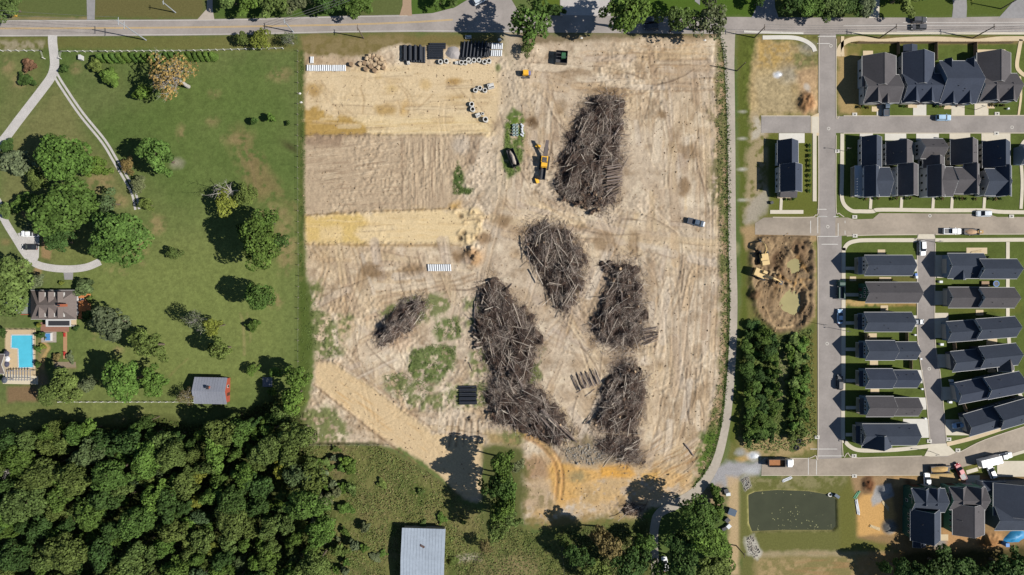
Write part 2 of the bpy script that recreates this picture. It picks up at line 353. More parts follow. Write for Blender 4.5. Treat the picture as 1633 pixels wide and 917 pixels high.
# dark damp patches
for x, y, rx, ry, a_ in [(590, 434, 17, 13, .9), (610, 440, 14, 6, .4), (655, 432, 20, 10, .7), (802, 352, 11, 9, .8), (850, 192, 12, 10, 1), (892, 179, 5, 4, .8), (960, 144, 24, 6, .75), (985, 117, 12, 7, .6), (1102, 243, 14, 16, .6), (1090, 297, 12, 15, .7), (1055, 183, 5, 6, .8), (965, 385, 16, 16, .55), (925, 362, 10, 7, .5), (1034, 400, 10, 6, .5), (812, 225, 3, 20, .5), (840, 328, 4, 3, .9), (845, 375, 24, 12, .5), (1096, 60, 20, 8, .5), (640, 345, 10, 3, .3), (810, 150, 5, 16, .7), (800, 195, 10, 10, .6), (1012, 390, 8, 18, .6), (1035, 455, 12, 28, .5), (925, 580, 12, 8, .5), (1015, 555, 14, 6, .5), (925, 110, 25, 10, .5), (900, 130, 20, 8, .4), (1072, 100, 12, 8, .5)]:
    blob(x, y, rx, ry, seen(150, 124, 92), a_, 6, 5)
blob(850, 194, 8, 7, seen(95, 74, 54), .8, 4, 4)
rb = random.Random(31)
for k in range(130):
    x_, y_ = rb.uniform(490, 1150), rb.uniform(70, 800)
    if sdf(SITE, np.array([x_]), np.array([y_]))[0] < 6 or (x_ < 780 and y_ < 392): continue
    blob(x_, y_, rb.uniform(4, 18), rb.uniform(3, 9), seen(*rb.choice([(178, 158, 136), (222, 206, 186), (160, 138, 112), (212, 186, 146), (190, 174, 158), (150, 126, 100)])), rb.uniform(.3, .75), rb.uniform(1.5, 5), 4, rb.uniform(-1.6, 1.6))
for pl_ in ([(942, 156), (990, 155), (996, 262), (985, 316), (940, 336), (888, 302), (905, 215)], [(845, 355), (900, 362), (936, 420), (902, 504), (864, 445), (834, 380)], [(970, 422), (1022, 428), (1034, 535), (984, 560), (940, 520)], [(764, 455), (795, 446), (866, 540), (846, 606), (914, 692), (892, 712), (782, 676), (756, 545)], [(980, 572), (1012, 572), (1030, 640), (1014, 692), (944, 680)], [(640, 478), (680, 482), (648, 536), (602, 552)], [(950, 692), (1024, 690), (1032, 750), (890, 742), (895, 712)]):
    paint(pl_, seen(158, 140, 122), 12, 9, .75); paint(pl_, seen(128, 112, 98), 6, 7, .5, .4)
# streaks of the cleared ground
E1_ = [(1005, 90), (1155, 70), (1160, 400), (1160, 640), (1110, 760), (1040, 700), (1035, 560), (1030, 400), (1000, 250)]
stretch(0, E1_, 1.55, 60, 1.9, .58, seen(168, 146, 120), .6, 41); stretch(0, E1_, 1.52, 40, 2.4, .58, seen(228, 212, 186), .7, 42); stretch(0, E1_, 1.57, 26, 6, .56, seen(182, 160, 134), .5, 49); aniso(E1_, 1.55, 50, 2.1, .10, .08, 12)
E2_ = [(900, 78), (1150, 70), (1150, 140), (990, 150), (905, 150)]
stretch(0, E2_, .04, 45, 2.2, .54, seen(186, 152, 110), .7, 43); aniso(E2_, .04, 38, 2.5, .4, .14, 13)
E3_ = [(820, 120), (900, 140), (890, 300), (960, 350), (1160, 380), (1160, 420), (960, 380), (850, 340), (790, 330), (790, 200)]
stretch(0, E3_, 1.3, 34, 2.4, .54, seen(188, 164, 132), .6, 44); stretch(0, [(800, 310), (960, 340), (1160, 380), (1160, 412), (940, 385), (800, 345)], .22, 50, 2.6, .52, seen(224, 200, 164), .8, 45)
E4_ = [(488, 392), (735, 392), (740, 450), (600, 470), (560, 560), (500, 560)]
stretch(0, E4_, 1.45, 16, 5, .56, seen(170, 148, 122), .5, 46); aniso(E4_, .1, 20, 5, .3, .10, 15)
stretch(0, rect(535, 470, 660, 680), 1.5, 36, 4, .56, seen(180, 156, 124), .5, 47)
stretch(0, [(860, 540), (930, 560), (950, 690), (900, 700), (850, 620)], .9, 30, 2.4, .53, seen(174, 152, 124), .6, 48); aniso([(850, 540), (940, 540), (950, 700), (900, 700), (850, 620)], .9, 30, 2.4, .35, .1, 17)
for t_ in ([(500, 395), (520, 420), (512, 450), (505, 480)], [(540, 395), (548, 440), (545, 480)], [(565, 395), (575, 440), (560, 490), (545, 530)], [(600, 470), (680, 455), (740, 450)], [(610, 480), (690, 462), (760, 440)]):
    track(smoothpts(t_), 8, 1.5, -.22, seen(150, 124, 94), .5)
for t_ in ([(830, 130), (825, 180), (812, 240), (800, 320), (780, 400), (770, 445)], [(835, 240), (840, 300), (880, 340), (960, 370), (1080, 392), (1165, 395)], [(850, 310), (920, 350), (1000, 375), (1170, 402)], [(1110, 120), (1120, 260), (1118, 420), (1110, 560), (1085, 680), (1060, 740)], [(1070, 420), (1078, 520), (1070, 620), (1040, 720)], [(1135, 120), (1140, 300), (1138, 460), (1130, 640)], [(905, 500), (870, 540), (850, 560)], [(850, 600), (880, 660), (930, 705)], [(870, 540), (940, 565), (1030, 560), (1060, 540)], [(960, 350), (975, 400), (955, 470), (920, 520)], [(1020, 385), (1050, 440), (1052, 500)]):
    track(smoothpts(t_), 10, 1.6, -.18, seen(164, 140, 110), .35)
stroke(smoothpts([(845, 330), (960, 372), (1170, 396)]), 8, seen(226, 204, 168), .5, 8, 4)
stroke(smoothpts([(1084, 330), (1095, 335), (1086, 390)]), 1, seen(140, 116, 90), .0, 1.5, 1)
hstroke(smoothpts([(1098, 455), (1096, 520), (1086, 600), (1070, 660)]), 1.2, -.4); hstroke(smoothpts([(1060, 500), (1062, 560), (1056, 620), (1046, 690)]), 1.2, -.3); hstroke([(992, 152), (1040, 146), (1150, 142)], 1.5, .4); stroke([(992, 153), (1040, 147), (1150, 143)], 1.2, seen(140, 112, 84), .6, 1.5, 2)
rt = random.Random(21)
for k in range(46):
    cx_, cy_ = rt.choice([(rt.uniform(1000, 1150), rt.uniform(90, 720)), (rt.uniform(790, 900), rt.uniform(110, 350)), (rt.uniform(500, 760), rt.uniform(395, 470)), (rt.uniform(540, 660), rt.uniform(470, 690)), (rt.uniform(850, 960), rt.uniform(500, 720)), (rt.uniform(490, 780), rt.uniform(115, 180)), (rt.uniform(780, 1150), rt.uniform(330, 430))]); a_ = rt.choice([1.5, 1.55, 1.3, .2, -.3, .9])+rt.uniform(-.3, .3); cv_ = rt.uniform(-.008, .008); tp_ = []
    for j in range(7): tp_.append((cx_, cy_)); cx_ += math.cos(a_)*14; cy_ += math.sin(a_)*14; a_ += cv_*14
    track(smoothpts(tp_, 3), rt.choice([8, 9, 10]), rt.uniform(1.0, 1.5), -rt.uniform(.08, .22), seen(*rt.choice([(160, 136, 106), (150, 126, 98), (224, 204, 172)])), rt.uniform(.25, .55))
def scrape(pts, wd, col, amt, berm):
    stroke(pts, wd, col, amt, 1.0, .7)
    for s_ in (-1, 1):
        e_ = off(pts, wd*s_); hstroke(e_, .9, berm*rt.uniform(.3, 1), .3)
        if rt.random() < .6: stroke(e_, .7, seen(136, 114, 92), .5*rt.random()+.15, 1.0, .8)  # shadow line of the berm painted into the soil colour
rt = random.Random(5)
PAL = [(194, 177, 159), (206, 184, 150), (222, 206, 182), (184, 162, 136), (210, 196, 178), (198, 172, 138), (176, 152, 126)]
REG = [((1015, 75, 1150, 150), [0, .05, 1.5], 16), ((1005, 150, 1150, 400), [1.55, 1.5, 1.6, 1.45], 30), ((1030, 410, 1150, 740), [1.55, 1.6, 1.7, 1.8], 34), ((830, 90, 1000, 150), [0, .1, -.1], 12), ((790, 140, 900, 340), [1.5, 1.3, 1.7, .9], 24), ((800, 330, 1150, 420), [.2, .25, .1, .3], 22), ((490, 395, 740, 470), [1.5, 1.4, .1, -.1, 1.2], 26), ((520, 460, 660, 660), [1.5, 1.6, 1.2, -.4], 24), ((850, 480, 960, 720), [.9, 1.1, 2.0, .5], 24), ((900, 420, 980, 560), [2.0, 1.9, 1.2], 10), ((880, 740, 1080, 825), [0, .2, -.5, -.3], 16), ((660, 645, 770, 700), [.1, 1.7, .3], 8), ((1040, 690, 1130, 770), [-.6, -.7, 1.9], 10)]
for (x0, y0, x1, y1), angs, n_ in REG:
    for k in range(n_):
        a_ = rt.choice(angs)+rt.uniform(-.08, .08); L_ = rt.uniform(25, 90); cx_, cy_ = rt.uniform(x0, x1), rt.uniform(y0, y1); cv_ = rt.uniform(-.004, .004); pt_ = []; a0_ = a_-cv_*L_/2
        cx_ -= math.cos(a_)*L_/2; cy_ -= math.sin(a_)*L_/2
        for j in range(7): pt_.append((cx_, cy_)); cx_ += math.cos(a0_)*L_/6; cy_ += math.sin(a0_)*L_/6; a0_ += cv_*L_/6
        if not all(481 < p[0] < 1158 and 66 < p[1] < 826 for p in pt_): continue
        scrape(pt_, rt.uniform(2.5, 7.5), seen(*rt.choice(PAL)), rt.uniform(.25, .65), rt.uniform(.05, .30))
PADP = [(216, 192, 152), (226, 206, 170), (206, 178, 134), (230, 208, 168)]
for k in range(26):
    x_, y_ = rt.uniform(500, 770), rt.choice([rt.uniform(120, 180), rt.uniform(190, 212), rt.uniform(345, 385)]); L_ = rt.uniform(20, 70); a_ = rt.uniform(-.06, .08); scrape([(x_, y_), (x_+L_*.5, y_+a_*L_*.5+rt.uniform(-1, 1)), (min(778, x_+L_), y_+a_*L_)], rt.uniform(1.5, 4.5), seen(*rt.choice(PADP)), rt.uniform(.3, .6), .08)
for (x0, y0, x1, y1), angs, n_ in REG:
    for k in range(max(2, n_//5)):
        a_ = rt.choice(angs)+rt.uniform(-.25, .25); x_, y_ = rt.uniform(x0, x1), rt.uniform(y0, y1); pt_ = []; cv_ = rt.uniform(-.012, .012)
        for j in range(rt.randint(5, 12)): pt_.append((x_, y_)); x_ += math.cos(a_)*9; y_ += math.sin(a_)*9; a_ += cv_*9+rt.uniform(-.06, .06)
        if not all(484 < p[0] < 1156 and 68 < p[1] < 824 for p in pt_): continue
        hstroke(pt_, 1.0, rt.choice([.3, .4, -.35]), .5); stroke(pt_, .8, seen(112, 94, 78), rt.uniform(.3, .8), .9, 1.0)  # thin dark strokes paint the shading of small ridges into the soil
for x, y, rx, ry, a_ in [(590, 434, 15, 11, .95), (606, 440, 14, 5, .5), (655, 432, 18, 9, .7), (802, 352, 11, 8, .85), (850, 192, 11, 9, 1), (892, 179, 5, 4, .9), (960, 146, 22, 5, .8), (985, 117, 11, 6, .6), (1102, 243, 13, 15, .7), (1090, 297, 11, 14, .8), (1055, 183, 5, 6, .9), (965, 385, 14, 14, .6), (925, 362, 9, 6, .6), (1034, 400, 10, 6, .6), (840, 328, 4, 3, .9), (845, 370, 22, 9, .5), (800, 195, 9, 9, .7), (1012, 390, 7, 16, .6), (772, 380, 11, 8, .8), (731, 411, 9, 7, .8), (925, 118, 22, 8, .5), (1075, 215, 10, 16, .4), (1060, 640, 12, 10, .4), (1100, 690, 14, 10, .5)]:
    blob(x, y, rx, ry, seen(146, 122, 94), a_, 3.5, 6)
blob(850, 194, 8, 7, seen(98, 78, 58), .8, 3, 4)
# truck entrance by the road
stroke(smoothpts([(812, 55), (818, 110), (815, 160), (806, 230), (795, 300)]), 15, seen(200, 184, 160), .7, 8, 4)
# diagonal graded strip
DG = [(502, 576), (532, 578), (600, 622), (690, 690), (770, 702), (768, 792), (742, 794), (690, 748), (600, 688), (502, 612)]
paint(DG, seen(216, 191, 152), 3, 3); stretch(0, DG, .6, 40, 3, .53, seen(208, 170, 118), .7, 51); hstroke([(532, 577), (600, 621), (690, 689)], 2, .4); hstroke([(502, 612), (600, 690), (742, 795)], 2, .4)
stroke([(534, 575), (600, 617), (692, 686)], 1.2, seen(140, 112, 82), .5, 1.5, 2); stroke([(502, 614), (600, 692), (742, 797)], 1.2, seen(150, 120, 88), .5, 1.5, 2)
stretch(0, rect(680, 640, 775, 720), 1.75, 30, 2.4, .5, seen(226, 196, 150), .8, 52)
for k in range(5): hstroke([(722+k*10, 668), (716+k*11, 712)], 1.6, -.4); stroke([(722+k*10, 668), (716+k*11, 712)], 1.2, seen(120, 98, 76), .6, 1.5, 1.5)
hblob(752, 668, 6, 4, .8); blob(750, 670, 6, 4, seen(110, 92, 74), .7, 3, 3)
# green regrowth
GR = seen(112, 122, 72); GR2 = seen(96, 116, 58)
for pl, c_, sp in [([(655, 560), (690, 548), (728, 552), (725, 585), (700, 612), (668, 612), (650, 590)], GR2, .75), ([(610, 600), (650, 590), (680, 605), (690, 625), (650, 645), (615, 620)], GR, .5), ([(690, 515), (730, 505), (738, 538), (700, 545)], GR2, .6), ([(605, 495), (640, 478), (665, 472), (720, 470), (718, 490), (690, 505), (670, 520), (640, 505), (610, 515)], GR, .45), ([(740, 480), (762, 478), (768, 520), (750, 535), (740, 510)], GR, .6), ([(712, 612), (770, 608), (778, 650), (740, 652), (712, 640)], GR, .6), ([(640, 640), (700, 630), (740, 645), (700, 655), (650, 650)], GR, .4), ([(500, 480), (540, 520), (545, 565), (500, 580), (485, 540)], GR, .6), ([(490, 450), (515, 450), (510, 480), (492, 490)], GR, .45), ([(540, 505), (565, 500), (560, 530), (545, 545)], GR, .5), ([(750, 560), (775, 540), (778, 600), (752, 600)], GR, .45), ([(480, 655), (530, 650), (560, 690), (540, 706), (475, 705)], GR, .5), ([(840, 590), (862, 560), (862, 600), (845, 610)], GR, .3)]:
    paint(pl, c_, 5, 6, .9, sp)
paint([(806, 190), (818, 172), (834, 182), (836, 240), (830, 272), (812, 284), (800, 262), (804, 225)], GR2, 3, 3, .95, .85); paint(rect(808, 188, 836, 222), seen(104, 128, 46), 3, 2, .7, .6)
paint([(722, 285), (730, 258), (738, 272), (740, 300), (755, 300), (750, 310), (722, 310)], seen(72, 98, 46), 3, 3, .95, .8)
blob(794, 108, 4, 6, GR, .9, 2, 1)
paint([(630, 530), (660, 520), (650, 560), (610, 560)], seen(206, 176, 146), 6, 5, .5)
# weedy east edge along the lane
EDG = [(1146, 60), (1158, 60), (1166, 200), (1166, 480), (1162, 620), (1150, 690), (1132, 745), (1104, 780), (1120, 740), (1130, 680), (1146, 600), (1150, 480), (1142, 200)]
paint(EDG, seen(168, 140, 106), 5, 5, .8); paint(EDG, seen(102, 112, 62), 5, 5, .85, .42)
stroke(smoothpts([(1150, 62), (1157, 100), (1160, 200), (1161, 300), (1162, 400), (1163, 480), (1161, 560), (1155, 640), (1147, 690), (1131, 742), (1106, 776)]), 2.4, seen(62, 82, 38), .9, 2, 1.2)
paint([(1118, 690), (1148, 690), (1132, 742), (1108, 762), (1112, 730)], seen(86, 112, 46), 5, 4, .9, .6)
paint(rect(1132, 150, 1158, 330), seen(120, 116, 76), 6, 5, .7, .3)
# southern orange soil
paint([(835, 735), (900, 722), (1000, 735), (1090, 745), (1100, 780), (1040, 800), (1010, 825), (840, 832)], seen(206, 178, 138), 8, 13, .75, .85)
paint([(872, 745), (900, 738), (955, 752), (960, 765), (930, 770), (925, 800), (890, 812), (876, 780)], seen(216, 172, 106), 5, 5, .95); paint([(955, 742), (1000, 738), (1014, 758), (985, 764), (958, 762)], seen(222, 168, 84), 4, 4, .95); blob(1040, 757, 16, 8, seen(222, 178, 104), .9, 4, 5); blob(940, 785, 40, 18, seen(216, 178, 120), .7, 8, 10, 0, .7); blob(1000, 780, 36, 14, seen(210, 172, 116), .6, 8, 9, 0, .6); blob(1070, 770, 22, 12, seen(214, 176, 120), .7, 6, 8, -.5, .7); blob(900, 815, 40, 10, seen(210, 176, 126), .7, 6, 8, 0, .7); blob(860, 820, 22, 12, seen(208, 172, 120), .7, 6, 8, 0, .6); paint([(885, 735), (915, 740), (900, 755), (880, 752)], seen(210, 165, 95), 4, 4, .8)
paint([(830, 728), (870, 732), (874, 760), (832, 770)], seen(168, 138, 108), 6, 4, .9); paint([(832, 770), (878, 770), (880, 812), (834, 812)], seen(192, 168, 138), 6, 4, .9)
for bx_, by_, r_, c_ in [(832, 745, 9, (110, 112, 62)), (838, 762, 7, (150, 130, 92)), (834, 790, 8, (118, 116, 68)), (842, 812, 8, (136, 122, 80)), (850, 832, 11, (112, 112, 64)), (880, 828, 9, (150, 128, 84)), (905, 834, 12, (116, 112, 66)), (935, 822, 7, (160, 136, 96)), (960, 832, 10, (104, 108, 60)), (985, 815, 8, (140, 122, 84)), (865, 790, 6, (130, 122, 84)), (870, 800, 8, (140, 126, 90)), (938, 790, 9, (186, 160, 118)), (920, 760, 7, (150, 140, 104)), (975, 775, 12, (200, 172, 130)), (1000, 800, 8, (150, 126, 92)), (905, 806, 9, (196, 162, 112))]: blob(bx_, by_, r_*1.4, r_, seen(*c_), .8, 6, 7, 0, .6)
stroke(smoothpts([(830, 690), (860, 705), (885, 730), (892, 755), (890, 790)]), 5, seen(220, 174, 110), .8, 4, 2); track(smoothpts([(832, 690), (862, 706), (886, 732), (893, 760), (890, 795)]), 9, 2, -.4, seen(150, 112, 74), .6)
paint([(895, 716), (960, 700), (1010, 712), (1020, 738), (960, 742), (900, 738)], seen(150, 136, 116), 6, 6, .9); paint([(860, 700), (940, 690), (950, 712), (880, 722)], seen(128, 118, 88), 6, 6, .6, .5)
paint([(778, 690), (835, 690), (830, 716), (780, 708)], seen(160, 138, 92), 6, 4, .9); paint([(795, 686), (835, 690), (830, 712), (800, 706)], GR, 5, 4, .8, .5)
stretch(0, [(1040, 700), (1120, 720), (1090, 780), (1030, 790)], -.5, 30, 2.2, .52, seen(166, 132, 92), .8, 53); aniso([(1040, 690), (1125, 710), (1090, 785), (1020, 795)], -.55, 30, 2.4, .6, .2, 18)
stretch(0, rect(880, 738, 1030, 826), .05, 30, 2.4, .53, seen(176, 144, 100), .7, 54)
# meadow below the diagonal strip
MD = [(478, 712), (600, 710), (690, 756), (742, 804), (770, 812), (772, 850), (830, 842), (860, 850), (900, 842), (985, 834), (1036, 830), (1046, 984), (460, 984), (490, 860), (520, 800)]
paint([(820, 735), (834, 735), (840, 760), (832, 800), (846, 836), (820, 840)], seen(112, 112, 66), 8, 10, .8); paint([(840, 826), (900, 822), (960, 826), (1000, 818), (1000, 836), (840, 842)], seen(150, 130, 84), 8, 9, .6); paint(MD, seen(114, 116, 68), 5, 7); q2 = bbox(MD, 10); AM = alpha(sdf(MD, X[q2], Y[q2]), q2, 5, 5)
mixc(q2, AM*np.clip(fbm(X[q2], Y[q2], 34, 4, 61)*3-1.3, 0, 1)*.8, seen(128, 118, 80)); mixc(q2, AM*np.clip(fbm(X[q2], Y[q2], 22, 4, 63)*3-1.5, 0, 1)*.8, seen(72, 92, 42))
Z[q2] += AM*(N2[q2]*.35+NF[q2]*.3)
blob(540, 735, 14, 26, seen(128, 112, 84), .7, 8, 5); blob(820, 905, 38, 18, seen(150, 132, 98), .7, 10, 8); blob(743, 890, 16, 5, seen(190, 180, 160), .9, 4, 3, -.1); stroke(smoothpts([(778, 868), (768, 885), (752, 905), (742, 925)]), 2, seen(62, 56, 40), .85, 2, 1.5)
paint([(900, 846), (1030, 836), (1036, 984), (895, 984)], seen(70, 78, 42), 6, 4, .8)  # dark tree shadow painted into the meadow colour
hstroke([(478, 709), (560, 708), (620, 710)], 2, .35); stroke([(500, 707), (600, 707)], 1.2, seen(60, 58, 36), .7, 1.5, 1.5)
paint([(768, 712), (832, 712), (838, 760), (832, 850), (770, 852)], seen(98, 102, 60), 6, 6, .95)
# wood floor
WOOD = [(-64, 704), (30, 690), (70, 682), (120, 672), (170, 684), (250, 664), (300, 676), (340, 672), (380, 660), (440, 634), (478, 640), (486, 700), (510, 740), (528, 800), (528, 860), (500, 984), (-64, 984)]
paint(WOOD, seen(70, 76, 42), 8, 6, .95); q3 = bbox(WOOD, 10); AW = alpha(sdf(WOOD, X[q3], Y[q3]), q3, 8, 6); mixc(q3, AW*np.clip(N2[q3]*2+.2, 0, 1)*.5, seen(96, 100, 52)); Z[q3] += AW*(N2[q3]*.5)  # dark green base carries the shade of gaps between crowns
# fence line strip with weeds
stroke([(481, 84), (481, 440), (482, 640)], 5, seen(104, 108, 60), .8, 3, 2); stroke([(481, 84), (481, 440), (482, 640)], 4, seen(72, 92, 42), .8, 3, 2, .5)
paint([(478, 450), (498, 450), (500, 560), (485, 640), (460, 660), (474, 560)], seen(86, 102, 48), 5, 4, .9)

# --- strip between the lane and the new street
paint([(1174, 54), (1306, 54), (1306, 735), (1160, 735), (1178, 640), (1182, 480), (1180, 250)], seen(118, 116, 66), 3, 3)
paint([(1176, 56), (1204, 56), (1196, 130), (1200, 200), (1190, 350), (1192, 500), (1184, 640), (1172, 710), (1162, 700), (1178, 600), (1182, 480), (1179, 250)], seen(94, 104, 46), 3, 3, .9)
LOT = [(1210, 64), (1262, 66), (1296, 84), (1304, 120), (1304, 184), (1200, 186), (1192, 160), (1200, 100)]
paint(LOT, seen(182, 160, 118), 5, 5); paint([(1212, 66), (1262, 70), (1268, 110), (1240, 118), (1206, 120)], seen(182, 152, 92), 5, 6, .8, .6); paint([(1205, 110), (1262, 105), (1268, 182), (1204, 184)], seen(176, 160, 126), 5, 6, .7); blob(1262, 118, 20, 14, seen(156, 150, 136), .7, 8, 5); paint([(1262, 78), (1300, 88), (1302, 104), (1270, 118)], seen(108, 112, 66), 5, 5, .8, .6); blob(1288, 75, 14, 8, seen(150, 146, 134), .8, 5, 4)
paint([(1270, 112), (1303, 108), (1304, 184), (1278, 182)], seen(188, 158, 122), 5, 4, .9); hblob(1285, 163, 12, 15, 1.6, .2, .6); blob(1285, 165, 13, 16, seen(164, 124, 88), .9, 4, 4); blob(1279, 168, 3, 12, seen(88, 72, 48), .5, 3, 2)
q = bbox(LOT, 4); C[q] *= (1+N2[q]*.5+NF[q]*.7)[..., None]
paint([(1198, 180), (1226, 182), (1222, 300), (1205, 345), (1192, 360), (1190, 300)], seen(176, 158, 126), 5, 6, .8, .7); paint([(1196, 320), (1224, 300), (1232, 322), (1206, 350), (1190, 356)], seen(172, 164, 150), 5, 5, .8)
paint(rect(1226, 214, 1305, 343), seen(104, 110, 50), 2, 1, .9); paint([(1205, 188), (1215, 186), (1215, 214), (1200, 222)], seen(196, 188, 172), 3, 4, .8, .5)
for y in (178, 221, 270, 319): blob(1184, y, 5, 1.8, seen(196, 192, 180), .9, 2, 1)
# excavation
PIT = [(1196, 398), (1212, 376), (1250, 370), (1290, 376), (1300, 400), (1300, 450), (1297, 505), (1270, 538), (1235, 530), (1205, 500), (1194, 450)]
paint([(1180, 362), (1306, 362), (1305, 384), (1190, 400)], seen(178, 150, 112), 4, 4, .9)
paint(PIT, seen(150, 128, 100), 4, 5); qp = bbox(PIT, 12); sp_ = sdf(PIT, X[qp], Y[qp]); AP = alpha(sp_, qp, 5, 4)
rdg = np.abs(fbm(X[qp]*.8+Y[qp]*.5+N1[qp]*20, Y[qp]*.8-X[qp]*.5, 11, 3, 71)-.5)*2
Z[qp] += AP*(.8*rdg-.3+N2[qp]*.4+NF[qp]*.6); Z[qp] += .9*np.exp(-((sp_-4)/5)**2)
mixc(qp, AP*np.clip(N1[qp]*2.4+.15, 0, 1)*.8, seen(104, 84, 64)); mixc(qp, AP*np.clip(N2[qp]*2.5-.1, 0, 1)*.6, seen(200, 172, 130))
hblob(1262, 482, 17, 20, -2.0, .2, .55); hblob(1268, 424, 11, 12, -1.9, .6, .6); hblob(1284, 482, 5, 16, .9, 0, .8); hblob(1250, 500, 10, 4, .7, .2, .6); hblob(1250, 470, 5, 12, .6, .4, .6); hblob(1243, 408, 9, 16, -1.6, .5, .4); hblob(1238, 440, 8, 20, 1.0, .4, .6); hblob(1276, 398, 12, 10, 1.0, 0, .7); hblob(1215, 392, 14, 10, .7, .4, .6)
blob(1242, 408, 9, 17, seen(96, 76, 58), .85, 4, 4, .5); blob(1276, 400, 14, 15, seen(122, 98, 74), .7, 4, 4, .3); blob(1202, 470, 10, 9, seen(116, 90, 66), .8, 3, 3); hblob(1202, 470, 9, 8, 1.2, 0, .5); blob(1236, 462, 5, 28, seen(116, 92, 66), .8, 4, 3, .25); stretch(0, [(1210, 376), (1250, 372), (1250, 400), (1215, 410)], 1.1, 20, 1.8, .5, seen(206, 172, 122), .8, 73)
for k in range(5): stroke([(1214+k*4, 455), (1204+k*5, 505)], 1, seen(128, 100, 70), .6, 1.5, 1); hstroke([(1214+k*4, 455), (1204+k*5, 505)], 1.4, -.35)
rt = random.Random(17)
for k in range(44):
    a_ = rt.choice([1.2, .6, 2.0, 1.8, -.2])+rt.uniform(-.3, .3); x_, y_ = rt.uniform(1200, 1292), rt.uniform(380, 530); L_ = rt.uniform(10, 30); pt_ = [(x_, y_), (x_+math.cos(a_)*L_*.5+rt.uniform(-2, 2), y_+math.sin(a_)*L_*.5), (x_+math.cos(a_)*L_, y_+math.sin(a_)*L_)]
    if not all(sdf(PIT, np.array([p[0]]), np.array([p[1]]))[0] > 2 for p in pt_): continue
    stroke(pt_, rt.uniform(.9, 3), seen(*rt.choice([(96, 76, 58), (120, 98, 74), (206, 178, 138), (186, 158, 120), (82, 66, 52), (190, 150, 96)])), rt.uniform(.4, .8), 1.2, 1.5); hstroke(pt_, 1.3, rt.choice([.7, .5, -.6]), .5)
# thicket ground
paint([(1184, 520), (1206, 505), (1240, 534), (1296, 520), (1302, 700), (1270, 726), (1186, 720)], seen(90, 104, 54), 5, 4, .9); paint([(1242, 560), (1256, 555), (1252, 640), (1240, 650)], seen(150, 146, 108), 4, 4, .8); paint([(1282, 540), (1304, 530), (1304, 700), (1285, 690)], seen(118, 112, 62), 5, 4, .8)
paint([(1180, 700), (1290, 690), (1300, 720), (1240, 728), (1190, 735)], seen(176, 154, 112), 5, 5, .9, .75)
# gravel turnout and surroundings of the pond
paint([(1140, 745), (1160, 735), (1200, 738), (1216, 734), (1216, 758), (1190, 762), (1170, 770), (1150, 785), (1130, 776)], seen(168, 166, 168), 4, 3, .97)
paint([(1160, 760), (1180, 762), (1180, 917), (1162, 917)], seen(198, 172, 134), 4, 3, .9); paint([(1115, 790), (1150, 770), (1162, 790), (1150, 810), (1120, 806)], seen(164, 142, 114), 5, 4, .9)
paint([(1180, 760), (1360, 758), (1362, 800), (1365, 984), (1180, 984)], seen(112, 112, 64), 4, 3, .95); paint([(1186, 756), (1350, 757), (1352, 776), (1190, 782)], seen(150, 142, 104), 4, 4, .7, .5)
paint([(1205, 888), (1420, 884), (1440, 905), (1420, 984), (1205, 984)], seen(178, 154, 114), 7, 7, .85); paint([(1205, 888), (1420, 884), (1440, 905), (1420, 984), (1205, 984)], seen(128, 122, 76), 7, 7, .8, .35); stroke([(1205, 884), (1420, 880)], 3.5, seen(176, 160, 130), .7, 3, 3)
stretch(0, rect(1205, 888, 1420, 980), .0, 40, 3, .52, seen(164, 130, 92), .6, 75)
paint([(1188, 858), (1202, 852), (1214, 880), (1208, 892), (1192, 884)], seen(196, 192, 180), 3, 3, .95); paint([(1181, 764), (1192, 760), (1198, 775), (1188, 784)], seen(172, 172, 170), 3, 3, .9)
blob(1200, 750, 12, 6, seen(196, 198, 200), .7, 4, 3); blob(1203, 727, 9, 6, seen(206, 210, 214), .9, 3, 3); blob(1180, 722, 7, 6, seen(170, 170, 168), .8, 3, 3); blob(1182, 732, 7, 4, seen(204, 168, 110), .8, 3, 3); blob(1240, 119, 7, 5, seen(214, 216, 220), .95, 2, 3, -.3); blob(1287, 140, 5, 7, seen(200, 190, 176), .9, 2, 2, -.4)
PONDP = [(1194, 790), (1205, 785), (1240, 782), (1290, 784), (1325, 790), (1333, 796), (1334, 840), (1328, 846), (1250, 846), (1200, 848), (1195, 835)]
qd = bbox(PONDP, 20); sd_ = sdf(PONDP, X[qd], Y[qd]); mixc(qd, np.clip((sd_+3+N2[qd]*5)/3, 0, 1)*.95, seen(164, 156, 104)); mixc(qd, np.clip((sd_-2)/3, 0, 1), seen(80, 78, 56)); Z[qd] -= np.clip((sd_+3)/9, 0, 1)*1.6

# --- new houses quarter
RES = [(1333, 56), (1698, 56), (1698, 757), (1430, 757), (1343, 757), (1333, 700)]
paint(RES, seen(94, 107, 53), 2, 0); qr = bbox(RES, 2); C[qr] *= (1+np.clip(sdf(RES, X[qr], Y[qr]), 0, 1)*(N1[qr]*.35+N2[qr]*.3))[..., None]
paint(rect(1334, 58, 1640, 70), seen(142, 122, 84), 2, 2, .85); paint([(1334, 74), (1372, 74), (1372, 184), (1336, 184)], seen(184, 156, 110), 4, 4, .85); paint([(1350, 74), (1374, 72), (1374, 88), (1352, 90)], seen(118, 116, 58), 4, 3, .8); paint(rect(1374, 70, 1432, 84), seen(120, 118, 58), 3, 2, .6)
paint(rect(1364, 166, 1400, 184), seen(120, 112, 56), 3, 3, .7); paint(rect(1348, 478, 1462, 488), seen(196, 166, 112), 2, 2, .95, .85); paint(rect(1345, 441, 1465, 450), seen(120, 108, 64), 2, 2, .6)
paint(rect(1430, 474, 1466, 488), seen(186, 146, 98), 3, 2, .9); paint(rect(1400, 482, 1630, 500), seen(112, 110, 50), 3, 2, .4)
